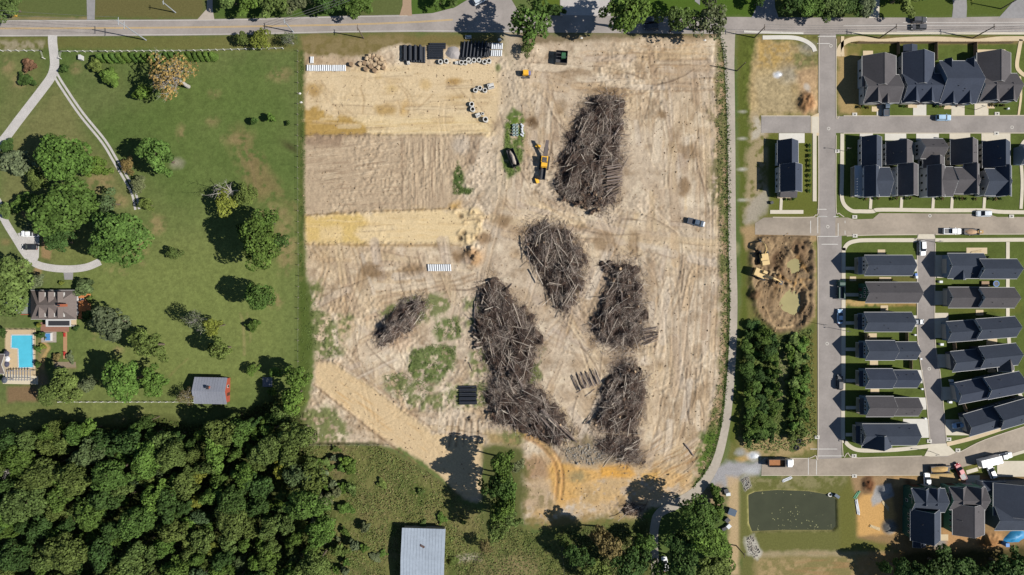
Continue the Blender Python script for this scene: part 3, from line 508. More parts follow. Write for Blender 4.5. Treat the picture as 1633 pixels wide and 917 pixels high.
# bottom right lots
paint([(1358, 757), (1640, 757), (1698, 740), (1698, 984), (1420, 984), (1430, 880), (1366, 858)], seen(150, 124, 88), 4, 4)
paint([(1366, 800), (1375, 788), (1420, 786), (1428, 820), (1428, 852), (1366, 854)], seen(214, 170, 108), 3, 2, .97); paint(rect(1356, 758, 1420, 786), seen(166, 138, 104), 4, 4, .9); blob(1384, 772, 9, 13, seen(110, 72, 48), .95, 4, 3, .2); hblob(1384, 772, 8, 12, 1.3, .2, .5)
paint([(1398, 776), (1420, 772), (1424, 790), (1405, 800), (1392, 806), (1390, 796)], seen(172, 172, 172), 2, 2, .95); hblob(1411, 782, 9, 8, 1.1, 0, .3); hblob(1418, 839, 9, 10, 1.1, 0, .3); blob(1418, 840, 12, 12, seen(136, 134, 130), .97, 3, 2); paint([(1355, 760), (1366, 790), (1366, 860), (1420, 868), (1420, 880), (1340, 880), (1338, 790)], seen(112, 112, 58), 4, 3, .9)
paint(rect(1426, 758, 1462, 775), seen(184, 150, 106), 3, 3, .9); blob(1448, 768, 6, 6, seen(110, 76, 52), .8, 3, 3); paint([(1482, 757), (1530, 752), (1535, 770), (1485, 776)], seen(206, 176, 128), 3, 4, .9); paint([(1500, 846), (1600, 846), (1604, 872), (1510, 874)], seen(190, 148, 104), 4, 4, .95); hblob(1575, 862, 18, 10, 1.5, -.2, .5); blob(1575, 864, 18, 10, seen(160, 116, 76), .8, 4, 4); blob(1498, 868, 10, 9, seen(150, 150, 150), .8, 4, 4)
paint([(1430, 880), (1698, 872), (1698, 984), (1410, 984)], seen(66, 66, 38), 6, 5, .9); paint([(1365, 884), (1440, 880), (1430, 917), (1365, 917)], seen(178, 138, 92), 6, 5, .7)  # first, dark area: tree shade painted into the ground colour
paint([(1540, 740), (1562, 738), (1562, 752), (1540, 756)], seen(120, 116, 60), 3, 2, .8)
# farm house surroundings
paint([(8, 524), (56, 524), (56, 596), (8, 596)], seen(206, 184, 146), 1.5, .5, .97); paint([(10, 616), (58, 616), (62, 640), (12, 642)], seen(136, 112, 84), 3, 2, .95); paint([(60, 540), (74, 540), (80, 555), (70, 575), (74, 600), (66, 610), (58, 600), (60, 575)], seen(150, 132, 96), 3, 2, .8); stroke(smoothpts([(70, 548), (77, 555), (70, 570), (68, 586)]), 3.2, seen(190, 160, 108), .95, 1.5, 1); paint([(62, 598), (76, 602), (74, 640), (60, 636)], seen(150, 130, 100), 3, 3, .8)
stroke([(85, 572), (88, 584), (120, 586)], 2.5, seen(150, 128, 100), .8, 2, 2); blob(35, 590, 10, 3, seen(160, 150, 130), .5, 2, 2)
paint([(66, 365), (76, 366), (84, 385), (80, 415), (66, 410)], seen(158, 132, 96), 2, 1, .95); blob(42, 338, 9, 7, seen(150, 130, 96), .8, 3, 2); blob(10, 386, 8, 5, seen(140, 124, 84), .8, 3, 2); blob(60, 430, 6, 10, seen(170, 140, 104), .8, 3, 2, .3)

# roads, plots under buildings and paved strips stay level: flatten
def flat(pl, m=3):
    q = bbox(pl, m+8); a = np.clip((sdf(pl, X[q], Y[q])+m+3)/3, 0, 1); Z[q] *= (1-a)
flat([(-64, 28), (480, 26), (740, 20), (830, -64), (980, -64), (980, 26), (1698, 26), (1698, 62), (-64, 62)])
LANE = [(1160, 50), (1163, 100), (1166, 200), (1167, 300), (1168, 400), (1170, 480), (1168, 560), (1162, 640), (1155, 690), (1140, 742), (1112, 782), (1082, 802), (1052, 818), (1044, 840), (1043, 870), (1046, 917), (1048, 984)]
flat([(x+9, y) for x, y in LANE]+[(x-9, y) for x, y in LANE[::-1]], 2)
flat([(1306, 40), (1698, 40), (1698, 757), (1343, 757), (1304, 757), (1304, 60)], 0); flat(rect(1200, 184, 1310, 214), 2); flat(rect(1198, 346, 1308, 374), 2); flat(rect(1212, 730, 1700, 758), 2)
flat(rect(1226, 214, 1306, 344), 2); flat(rect(0, 455, 150, 618), 4); flat(rect(1436, 758, 1570, 868), 0)
def hgt(px, py):
    i = int(round((px-gx[0])/STEP)); j = int(round((py-gy[0])/STEP))
    return float(Z[min(max(j, 0), NY-1), min(max(i, 0), NX-1)])
def Wg(px, py, dz=0.0):
    z = hgt(px, py); v = Wp(px, py, 0); v.z = z+dz; return v

# --- terrain meshes, split by kind of ground
C[:] *= (1+NF*.10)[..., None]; C = np.clip(C, .008, .8)
reg = np.zeros((NY-1, NX-1), np.int8); cxm = X[:-1, :-1]+STEP/2; cym = Y[:-1, :-1]+STEP/2
for i, pl in enumerate([SITE, WOOD, MD, [(1174, 54), (1306, 54), (1306, 757), (1160, 757), (1130, 776), (1178, 640), (1182, 480), (1180, 250)], RES, [(1180, 757), (1698, 757), (1698, 984), (1180, 984)]]):
    reg[sdf(pl, cxm, cym) > 0] = i+1
def soil_mat():
    m = bpy.data.materials.new('ground_cover'); m.use_nodes = True; t = m.node_tree; N = t.nodes; L = t.links; p = N['Principled BSDF']
    p.inputs['Roughness'].default_value = 1; p.inputs['Specular IOR Level'].default_value = 0.05
    a = N.new('ShaderNodeAttribute'); a.attribute_name = 'soil'; g = N.new('ShaderNodeNewGeometry')
    n = N.new('ShaderNodeTexNoise'); n.inputs['Scale'].default_value = 1.9; n.inputs['Detail'].default_value = 7; n.inputs['Roughness'].default_value = .72; L.new(g.outputs['Position'], n.inputs['Vector'])
    r = N.new('ShaderNodeMapRange'); r.inputs[1].default_value = .3; r.inputs[2].default_value = .7; r.inputs[3].default_value = .82; r.inputs[4].default_value = 1.18; L.new(n.outputs[0], r.inputs[0])
    v = N.new('ShaderNodeVectorMath'); v.operation = 'SCALE'; L.new(a.outputs['Color'], v.inputs[0]); L.new(r.outputs[0], v.inputs['Scale']); L.new(v.outputs[0], p.inputs['Base Color'])
    b = N.new('ShaderNodeBump'); b.inputs['Strength'].default_value = .55; b.inputs['Distance'].default_value = .12; L.new(n.outputs[0], b.inputs['Height']); L.new(b.outputs[0], p.inputs['Normal'])
    return m
SOIL = soil_mat()
VX = ((X-CX)*S).ravel(); VY = ((CY-Y)*S).ravel(); VZ = Z.ravel(); VC = C.reshape(-1, 3)
def grid_obj(name, mask):
    jj, ii = np.nonzero(mask); a = jj*NX+ii; quads = np.stack([a+NX, a+NX+1, a+1, a], 1)
    u, inv = np.unique(quads.ravel(), return_inverse=True)
    me = bpy.data.meshes.new(name); nv, nf = len(u), len(quads)
    me.vertices.add(nv); me.loops.add(nf*4); me.polygons.add(nf)
    me.vertices.foreach_set('co', np.stack([VX[u], VY[u], VZ[u]], 1).astype(np.float32).ravel())
    me.loops.foreach_set('vertex_index', inv.astype(np.int32)); me.polygons.foreach_set('loop_start', np.arange(0, nf*4, 4, dtype=np.int32))
    me.polygons.foreach_set('use_smooth', np.ones(nf, bool))
    me.update(calc_edges=True)
    at = me.attributes.new('soil', 'FLOAT_COLOR', 'POINT'); cc = np.ones((nv, 4), np.float32); cc[:, :3] = VC[u]; at.data.foreach_set('color', cc.ravel())
    me.materials.append(SOIL); o = link(name, me); tag(o, kind='structure'); return o
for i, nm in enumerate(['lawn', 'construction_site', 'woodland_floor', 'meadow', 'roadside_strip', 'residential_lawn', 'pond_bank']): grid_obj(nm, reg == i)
# land beyond the picture
xa, xb, ya, yb = float(VX.min()), float(VX.max()), float(VY.min()), float(VY.max()); B = 2500
m = MB()
for x0, y0, x1, y1 in ((-B, -B, xa, B), (xb, -B, B, B), (xa, yb, xb, B), (xa, -B, xb, ya)): m.add([(x0, y0, 0), (x1, y0, 0), (x1, y1, 0), (x0, y1, 0)], [(0, 1, 2, 3)])
tag(m.build('ground', mat('far_turf', seen(98, 108, 60), 1, .35, .05, spec=.05)), kind='structure')
# ------------------------------------------------------------------ roads, pavements, water
ASPH = mat('worn_asphalt', seen(168, 160, 154), .9, .10, 1.2, spec=.15, streak=.14, bump=.15)
ASPH2 = mat('street_asphalt', seen(163, 156, 151), .9, .09, 1.4, spec=.15, streak=.14, bump=.15)
ASPHD = mat('dusty_asphalt', seen(174, 162, 147), .9, .12, .9, spec=.1, streak=.18, bump=.15)
ASPHN = mat('alley_asphalt', seen(158, 151, 146), .9, .09, 1.2, spec=.15, streak=.15, bump=.15)
CONC = mat('pale_concrete', seen(222, 213, 194), .9, .07, 1.0, spec=.15, streak=.05)
CONCW = mat('white_concrete', seen(226, 222, 212), .9, .06, 1.0, spec=.15, streak=.05)
CONCT = mat('tan_concrete', seen(222, 202, 168), .9, .07, 1.0, spec=.15, streak=.06)
CONCG = mat('old_grey_concrete', seen(188, 178, 164), .9, .12, 1.0, spec=.1, streak=.10, bump=.2)
GRAV = mat('pale_gravel', seen(204, 200, 196), 1, .2, 3.0, spec=.05, streak=.08, bump=.5)
YEL = mat('yellow_line_paint', seen(212, 178, 112), .8, .18, 3); WHI = mat('white_line_paint', seen(226, 224, 218), .8, .15, 3)
DRIVE = mat('grey_drive_asphalt', seen(158, 156, 156), .9, .12, 1.0, spec=.15, streak=.08)
def wp2(pl): return [tuple(Wp(x, y)[:2]) for x, y in pl]
def sheet(name, pl, z, m_, th=.15, kind='structure', parent=None):
    o = MB().prism(wp2(pl), z-th, z).build(name, m_, parent)
    if parent is None: tag(o, kind=kind)
    return o
def ribbon_poly(pts, wpx):
    ws = wpx if isinstance(wpx, (list, tuple)) else [wpx]*len(pts)
    a = []; b = []
    for i, p in enumerate(pts):
        q0 = pts[max(0, i-1)]; q1 = pts[min(len(pts)-1, i+1)]; dx, dy = q1[0]-q0[0], q1[1]-q0[1]; l = math.hypot(dx, dy) or 1
        a.append((p[0]-dy/l*ws[i]/2, p[1]+dx/l*ws[i]/2)); b.append((p[0]+dy/l*ws[i]/2, p[1]-dx/l*ws[i]/2))
    return a, b
def ribbon(name, pts, wpx, z, m_, th=.12, kind='structure', parent=None, mb=None):
    a, b = ribbon_poly(pts, wpx); m = mb or MB(); n = len(pts)
    for i in range(n-1):
        A = wp2([a[i], a[i+1], b[i+1], b[i]])
        V = [(x, y, z) for x, y in A]+[(x, y, z-th) for x, y in A]
        fs = [(0, 1, 2, 3), (0, 4, 5, 1), (2, 6, 7, 3)]
        if i == 0: fs.append((3, 7, 4, 0))
        if i == n-2: fs.append((1, 5, 6, 2))
        m.add(V, fs)
    if mb: return None
    o = m.build(name, m_, parent)
    if parent is None: tag(o, kind=kind)
    return o
UP = [(-64, 32), (0, 32), (280, 31), (400, 29.5), (480, 27), (560, 25), (650, 23.5), (690, 21), (725, 12), (745, 0), (790, -64), (818, -64), (816, 0), (830, 24), (893, 25), (893, -64), (976, -64), (974, 26), (1160, 27), (1300, 28), (1500, 28), (1620, 26), (1698, 26)]
LO = [(-64, 59), (0, 58.5), (280, 57), (400, 55.5), (480, 53.5), (560, 52), (650, 51), (800, 52), (900, 52), (1000, 53), (1160, 54), (1230, 54), (1300, 55), (1500, 54), (1698, 54)]
sheet('main_road', UP+LO[::-1], .03, ASPH)
sheet('parking_apron', [(894, -60), (975, -60), (973, 25), (894, 24)], .036, mat('apron_concrete', seen(200, 194, 190), .9, .1, 1, streak=.06))
mk = MB(); cl = [(-60, 45.6), (0, 45.4), (140, 45), (270, 44), (340, 43.2), (400, 42.2), (470, 41), (540, 39.6), (600, 37.8), (660, 35.4), (705, 32.6), (722, 31.4)]
for dy in (-.75, .75): ribbon('', [(x, y+dy) for x, y in cl], .8, .036, None, .004, mb=mk)
o = mk.build('yellow_centre_line', YEL); tag(o, kind='structure')
mk = MB()
for pts in ([(-60, 57), (0, 56.8), (280, 55.2), (400, 53.8), (480, 51.8), (560, 50.2), (650, 49.4), (700, 49.2), (812, 50)], [(-60, 33.4), (0, 33.4), (280, 32.6), (400, 31.2), (480, 28.8), (560, 26.8), (650, 25.2)], [(1345, 41), (1500, 40.5), (1690, 40)], [(1440, 36), (1690, 35.5)], [(1430, 50), (1690, 49)]): ribbon('', smoothpts(pts, 2), .55, .036, None, .004, mb=mk)
tag(mk.build('white_edge_line', WHI), kind='structure')
# lane
lw = [26, 16, 12.5, 12, 12, 12, 12, 12.5, 12.5, 14, 17, 17, 14, 14, 13, 13, 13]
LS = smoothpts(LANE, 5); lws = np.interp(np.arange(len(LS))/5, np.arange(len(lw)), lw).tolist()
ribbon('lane', LS, lws, .040, CONCG)
# streets
sheet('residential_street', [(1306.5, 53), (1305, 376), (1304.5, 733), (1342, 733), (1342, 374), (1333, 366), (1333, 53)], .042, ASPH2)
sheet('residential_street', [(1332, 185.5), (1698, 184.5), (1698, 211.5), (1332, 212)], .048, ASPH2)
sheet('residential_street', [(1214, 185.5), (1293, 185.5), (1293, 212), (1214, 212)], .048, ASPH2)
sheet('residential_street', [(1332, 347), (1352, 347), (1362, 350), (1392, 349), (1402, 340), (1576, 341), (1590, 346), (1698, 346), (1698, 373), (1332, 376)], .046, ASPHD)
sheet('residential_street', [(1218, 347), (1308, 346), (1308, 376), (1260, 375), (1204, 374), (1204, 356)], .05, ASPHD)
sheet('residential_street', [(1216, 731), (1304, 732), (1353, 730), (1482, 727), (1532, 720), (1569, 702), (1633, 681), (1698, 660), (1698, 697), (1633, 717), (1591, 731), (1550, 741), (1530, 746), (1470, 757), (1353, 757.5), (1214, 757.5)], .052, ASPHD)
sheet('alley', [(1463, 374), (1491, 374), (1490, 535), (1498, 590), (1503, 638), (1506, 670), (1509, 712), (1512, 728), (1482, 728), (1484, 712), (1480, 670), (1477, 638), (1468, 580), (1463, 538)], .055, ASPHN)
sheet('alley_apron', [(1484, 708), (1509, 707), (1524, 722), (1512, 727), (1484, 728), (1474, 727)], .06, CONC)
sheet('alley_apron', [(1465, 373.5), (1489, 373.5), (1492, 381), (1462, 381)], .06, CONC)
mk = MB()
def dash(x0, y0, x1, y1, w_=.9): ribbon('', [(x0, y0), (x1, y1)], w_, .0595, None, .004, mb=mk)
for a in [(1292.6, 352, 1292.6, 372), (1347.5, 352, 1347.5, 356), (1347.5, 368, 1347.5, 374), (1304, 345.5, 1319, 345.5), (1304, 345, 1304, 372), (1304, 377, 1336, 377), (1304, 345, 1318, 345), (1329, 345.5, 1337, 345.5), (1336.5, 356, 1336.5, 377), (1310, 389.5, 1336, 389.5), (1303, 333.8, 1318, 333.8), (1303, 69.5, 1323, 69.5), (1333, 58, 1304, 58), (1289, 730, 1289, 757), (1302, 727, 1302, 757), (1302, 727, 1345, 727), (1292, 716, 1335, 716)]: dash(*a)
tag(mk.build('street_marking', WHI), kind='structure')
# pavements (raised slabs)
def walk(pts, wpx=6.5, m_=CONC, z=.12, nm='pavement', sm=True): return ribbon(nm, smoothpts(pts, 5) if sm else pts, wpx, z, m_, .2)
walk([(1337, 90), (1339, 77), (1348, 67), (1362, 62.5), (1378, 62), (1403, 66), (1430, 64), (1460, 62.4), (1500, 62.4), (1530, 64.5), (1555, 66), (1580, 63.5), (1604, 61.8), (1690, 61.5)], 7.5, CONCT)
walk([(1628, 63), (1624, 85), (1621.5, 103), (1625, 113), (1640, 122), (1680, 124)], 6, CONCT)
walk([(1626, 122), (1628, 150), (1624, 184)], 3.5, CONCT)
walk([(1216, 60), (1262, 60), (1283, 65), (1296, 74), (1299.5, 82)], 6.5, CONCW)
walk([(1186, 50.5), (1230, 52), (1281, 53)], 3.2, CONCW, nm='kerb_apron'); walk([(1358, 53), (1500, 53.2), (1690, 53.5)], 3.6, CONC, nm='kerb_apron')
walk([(1299, 212), (1299, 321)], 6, CONC, sm=False); walk([(1300, 186), (1300, 212)], 11, CONC, .10, sm=False)
walk([(1228, 338), (1281, 338)], 6, CONC, .11, sm=False); walk([(1246, 316), (1245, 335)], 4.5, CONC, .10, sm=False)
walk([(1343, 213), (1342.5, 280), (1342, 310), (1346, 326), (1358, 336), (1372, 337), (1392, 337), (1406, 334.5), (1500, 335.5), (1570, 335.5), (1600, 338), (1690, 339)], 6, CONC)
walk([(1343.5, 58), (1343, 75), (1344, 90)], 5, CONCT)
walk([(1462, 383), (1385, 383), (1364, 384.5), (1352, 389), (1346, 398), (1345, 410), (1345, 560), (1344, 690), (1348, 704), (1357, 713), (1372, 718), (1409, 718), (1440, 716), (1484, 711)], 6.2, CONC)
walk([(1491, 383), (1600, 382.5), (1690, 382)], 6, CONC); walk([(1510, 708.5), (1545, 700), (1577, 690), (1633, 671), (1690, 652)], 6.5, CONCT)
walk([(1607, 386), (1607, 505), (1609, 545), (1613, 585), (1622, 618), (1633, 642), (1645, 660)], 5.6, CONC, .11)
walk([(1627, 255), (1625, 240), (1633, 225), (1642, 222)], 4.5, CONC); walk([(1627, 245), (1630, 290), (1628, 333)], 5, CONC, .11)
walk([(1560, 745), (1590, 735), (1625, 722), (1690, 705)], 5, CONC); walk([(1541, 753), (1559, 748)], 6, CONC, .11, sm=False)
for x in (1389, 1438, 1488.5, 1518.5, 1570): walk([(x, 315), (x-1.2, 333.2)], 4.6, CONC, .105, sm=False)
for y in (428, 470, 515, 557, 607, 650, 693): walk([(1348.5, y), (1371, y)], 5.2, CONC, .105, sm=False)
walk([(1358.6, 428), (1354, 428)], 1, CONC, .10, sm=False)
for pl in ([(1293, 185.5), (1306, 180), (1306, 218), (1293, 212)],): sheet('street_apron', pl, .06, CONCT)
for x0, y0, x1, y1, n_ in [(1371, 213, 1392, 224, 'd'), (1411, 213, 1445, 224, 'd'), (1461, 213, 1497, 224, 'd'), (1514, 213, 1547, 224, 'd'), (1565, 213, 1611, 226, 'd'), (1242, 212.5, 1283, 228, 'd'),
        (1398, 161, 1418, 184, 'd'), (1456, 161, 1477, 184, 'd'), (1517, 161, 1538, 184, 'd'), (1554, 158, 1576, 184, 'd'), (1448, 414, 1463, 433, 'd'), (1446, 503, 1463, 521, 'd'), (1452, 550, 1466, 569, 'd'), (1452, 590, 1471, 611, 'd'), (1456, 634, 1477, 653, 'd'), (1440, 668, 1481, 698, 'd'),
        (1491, 407, 1512, 443, 'd'), (1491, 464, 1514, 486, 'd'), (1491, 499, 1512, 539, 'd'), (1495, 565, 1520, 586, 'd'), (1501, 617, 1530, 638, 'd'), (1508, 669, 1545, 694, 'd'), (1540, 758, 1562, 790, 'd'), (1590, 735, 1640, 760, 'd')]:
    sheet('driveway', rect(x0, y0, x1, y1), .075, CONCW if x0 < 1480 else CONC)
for x0, y0, x1, y1 in [(1399.5, 398, 1411.5, 406), (1385, 531.5, 1398, 540), (1404, 487, 1416, 497), (1387, 575, 1400, 583), (1388, 619.5, 1402, 627), (1556, 494, 1568, 503), (1575, 587, 1588, 594), (1573, 540, 1590, 551), (1376, 81, 1392, 90), (1554, 79, 1603, 88), (1541, 395, 1574, 405), (1390, 170, 1402, 178), (1448, 165, 1462, 172), (1505, 166, 1517, 174), (1574, 166, 1586, 173), (1402, 442, 1421, 448), (1497, 852, 1512, 862), (1355, 441, 1365, 448)]:
    sheet('patio', rect(x0, y0, x1, y1), .085, CONCT)
# kerbs: pale gutter line along the streets
KM = mat('kerb_concrete', seen(205, 194, 176), .9, .08, 1.2)
for pts in ([(1306, 60), (1305.6, 180)], [(1305, 216), (1305, 330), (1300, 343), (1290, 346.5), (1232, 346.5)], [(1302, 377), (1304, 390), (1304.4, 500), (1304.2, 716), (1300, 726), (1290, 731)], [(1333.5, 62), (1333.2, 180), (1338, 185)], [(1345, 184.8), (1460, 184.8), (1690, 184)], [(1345, 212.6), (1520, 212.4), (1690, 212.2)], [(1333.2, 216), (1333, 330), (1338, 340), (1346, 346)], [(1342.4, 400), (1342.4, 700), (1352, 722), (1362, 729.6), (1400, 729), (1470, 727)], [(1350, 376.4), (1400, 374.6), (1462, 373.8)], [(1492, 373.6), (1600, 373.4), (1690, 373)], [(1214, 757.8), (1353, 758), (1470, 757.6)], [(1462.6, 388), (1462.6, 500), (1463, 538), (1468, 580), (1477, 638), (1480, 670), (1483, 706)], [(1491.4, 388), (1490.6, 535), (1498.4, 590), (1503.4, 638), (1506.4, 670), (1509, 704)], [(1526, 721.5), (1534, 719), (1570, 701.4), (1640, 678)], [(1213.5, 185), (1292, 185)], [(1293, 186), (1293, 211)], [(1218, 730.4), (1288, 731)]):
    ribbon('kerb', smoothpts(pts, 4), 1.3, .13, KM, .16)
# kerb inlets (white rings seen at the corners)
for x, y in [(1335, 241), (1363, 182.5), (1590, 181.5), (1363, 346), (1363.5, 376), (1362, 727), (1482, 703.5), (1513, 700.5), (1527.5, 718), (1362.5, 759), (1303, 697), (1589, 212.8), (1613, 345)]:
    t = thing('drain_inlet', 'concrete drain inlet ring set beside the kerb', 'drain', Wp(x, y, .1), 0, 'drain inlets along the new streets')
    MB().box(0, 0, .03, 1.5, 1.1, .1).build('slab', CONCW, t); MB().ring((0, 0, .07), (0, 0, .13), .5, .3, 14).build('ring', CONCW, t); MB().tube((0, 0, .06), (0, 0, .10), .29, n=12).build('cover', mat('cast_iron', (.05, .05, .05), .7, .2, 4, world=False), t)
for x, y in [(1320, 361.5), (1321.5, 205), (1482, 588), (1483, 344), (1614, 203), (1325, 73), (1319, 548)]:
    t = thing('manhole_cover', 'round manhole cover with pale collar in street surface', 'manhole', Wp(x, y, .058), 0, 'manhole covers in the new streets')
    MB().ring((0, 0, -.02), (0, 0, .012), .52, .36, 16).build('collar', CONCW, t); MB().tube((0, 0, -.02), (0, 0, .008), .35, n=14).build('lid', ASPH2, t)
# driveways left and top
ribbon('gravel_drive', smoothpts([(84, 56), (84, 68), (86, 85), (87, 104), (82, 122), (68, 142), (48, 168), (28, 194), (10, 218), (-8, 238), (-30, 260)], 5), 14.5, .045, GRAV)
ribbon('gravel_drive', smoothpts([(-30, 300), (-12, 312), (-3, 322), (0, 336), (10, 356), (26, 382), (40, 404), (56, 420), (80, 427), (110, 429), (138, 426), (160, 417)], 5), 11.5, .05, GRAV)
sheet('gravel_drive', [(28, 372), (40, 370), (63, 370), (62, 410), (58, 418), (44, 410)], .055, GRAV)
for dd in (-3.1, 3.1): ribbon('gravel_wheel_track', off(smoothpts([(88, 118), (100, 138), (130, 182), (165, 225), (185, 258), (204, 290), (214, 310), (219, 334)], 5), dd), 3.6, .048, GRAV)
sheet('gravel_drive', [(-20, 472), (18, 472), (19, 487), (-20, 488)], .045, GRAV); sheet('gravel_drive', [(101, 432), (117, 432), (116, 446), (103, 446)], .04, DRIVE)
sheet('driveway', [(139, 32.5), (137, -60), (153, -60), (151, 32.5)], .035, DRIVE)
sheet('driveway', [(314, 32), (330, 14), (331, -60), (339, -60), (339, 14), (342, 32)], .035, mat('pale_drive', seen(190, 178, 166), .9, .1, 1)); sheet('driveway', [(637, 25), (642, 8), (642, -60), (656, -60), (656, 8), (657, 25)], .035, mat('brick_drive', seen(176, 150, 124), .9, .15, 3))
sheet('driveway', [(1382, 29), (1394, 10), (1392, -60), (1404, -60), (1402, 28)], .046, CONC); sheet('driveway', [(1518, 29), (1520, 12), (1516, -60), (1538, -60), (1542, 12), (1541, 29)], .046, DRIVE); sheet('driveway', [(1592, 29), (1602, 18), (1618, 0), (1640, -60), (1698, -60), (1698, 29)], .046, DRIVE)
sheet('driveway', [(1198, 29), (1206, 12), (1206, -60), (1232, -60), (1236, 12), (1242, 29)], .046, DRIVE)
sheet('driveway', [(1113, -60), (1118, -60), (1116, 8), (1108, 2)], .04, DRIVE)
# pond and puddles
def water(name, pl, z, col, rough, label=None):
    m = mat(name+'_water', col, rough, .12, .25, spec=.5, streak=.1); o = MB().prism(wp2(pl), z-.02, z).build(name, m); tag(o, kind='structure'); return o
water('pond', [(x+(-2 if x < 1260 else 2), y+(-2 if y < 815 else 2)) for x, y in PONDP], -.55, seen(76, 79, 58), .12)
water('muddy_puddle', [(1240, 455), (1290, 455), (1292, 508), (1240, 508)], -.92, seen(176, 166, 116), .2)
water('muddy_puddle', [(1256, 404), (1286, 408), (1288, 446), (1256, 446)], -.98, seen(178, 164, 116), .2)
mb = MB(); r2 = random.Random(5)
for i in range(70):
    edge = r2.random() < .5
    if edge: x, y = r2.uniform(1197, 1330), r2.choice([r2.uniform(838, 846), r2.uniform(838, 846), r2.uniform(786, 790)])
    else: x, y = r2.gauss(1272, 20), r2.gauss(826, 9)
    if not (1197 < x < 1331 and 785 < y < 846): continue
    p = Wp(x, y); rr = r2.uniform(.07, .24); n = 7; a0 = r2.random()*6
    mb.prism([(p.x+rr*r2.uniform(.6, 1.2)*math.cos(a0+k*6.283/n), p.y+rr*r2.uniform(.6, 1.2)*math.sin(a0+k*6.283/n)) for k in range(n)], -.56, -.535)
o = mb.build('floating_algae', mat('algae', seen(150, 150, 104), .8, .2, 3)); tag(o, 'pale scum flakes floating on the green pond', 'algae', kind='stuff')
# ------------------------------------------------------------------ buildings
def roofmat(nm, c): return mat(nm, c, .92, .14, 2.2, spec=.12, streak=.07, bump=.25)
RC = roofmat('charcoal_shingle', seen(74, 81, 94)); RB = roofmat('brown_grey_shingle', seen(99, 96, 98)); RBL = roofmat('blue_grey_shingle', seen(72, 79, 94)); RF = roofmat('farm_shingle', seen(124, 114, 110))
WALLS = {'white': mat('white_siding', seen(200, 204, 208), .8, .05, 2), 'blue': mat('blue_siding', seen(118, 140, 164), .8, .06, 2), 'grey': mat('grey_siding', seen(140, 144, 152), .8, .06, 2), 'tan': mat('tan_siding', seen(180, 168, 148), .8, .06, 2), 'green': mat('green_sheathing', seen(48, 92, 78), .8, .12, .8), 'red': mat('red_boards', seen(176, 84, 64), .85, .14, 1.5), 'dark': mat('dark_siding', seen(74, 82, 96), .8, .06, 2), 'palegreen': mat('pale_green_sheathing', seen(130, 178, 150), .8, .1, .8)}
TRIM = mat('white_trim', seen(214, 214, 212), .7, .04, 2); GLASS = mat('window_glass', (.02, .025, .03), .08, .1, 2, spec=.6); DOORM = mat('door_paint', seen(90, 60, 50), .6, .1, 2); GARM = mat('garage_door', seen(196, 192, 184), .7, .05, 2)
VENT = mat('vent_metal', seen(60, 60, 64), .6, .1, 3)
class Blk: pass
def frame_of(r, ez, rot):
    x0, y0, x1, y1 = r; c = Wp((x0+x1)/2, (y0+y1)/2, ez); k = S*(1-ez/H)
    return c.x, c.y, (x1-x0)*k/2, (y1-y0)*k/2, rot
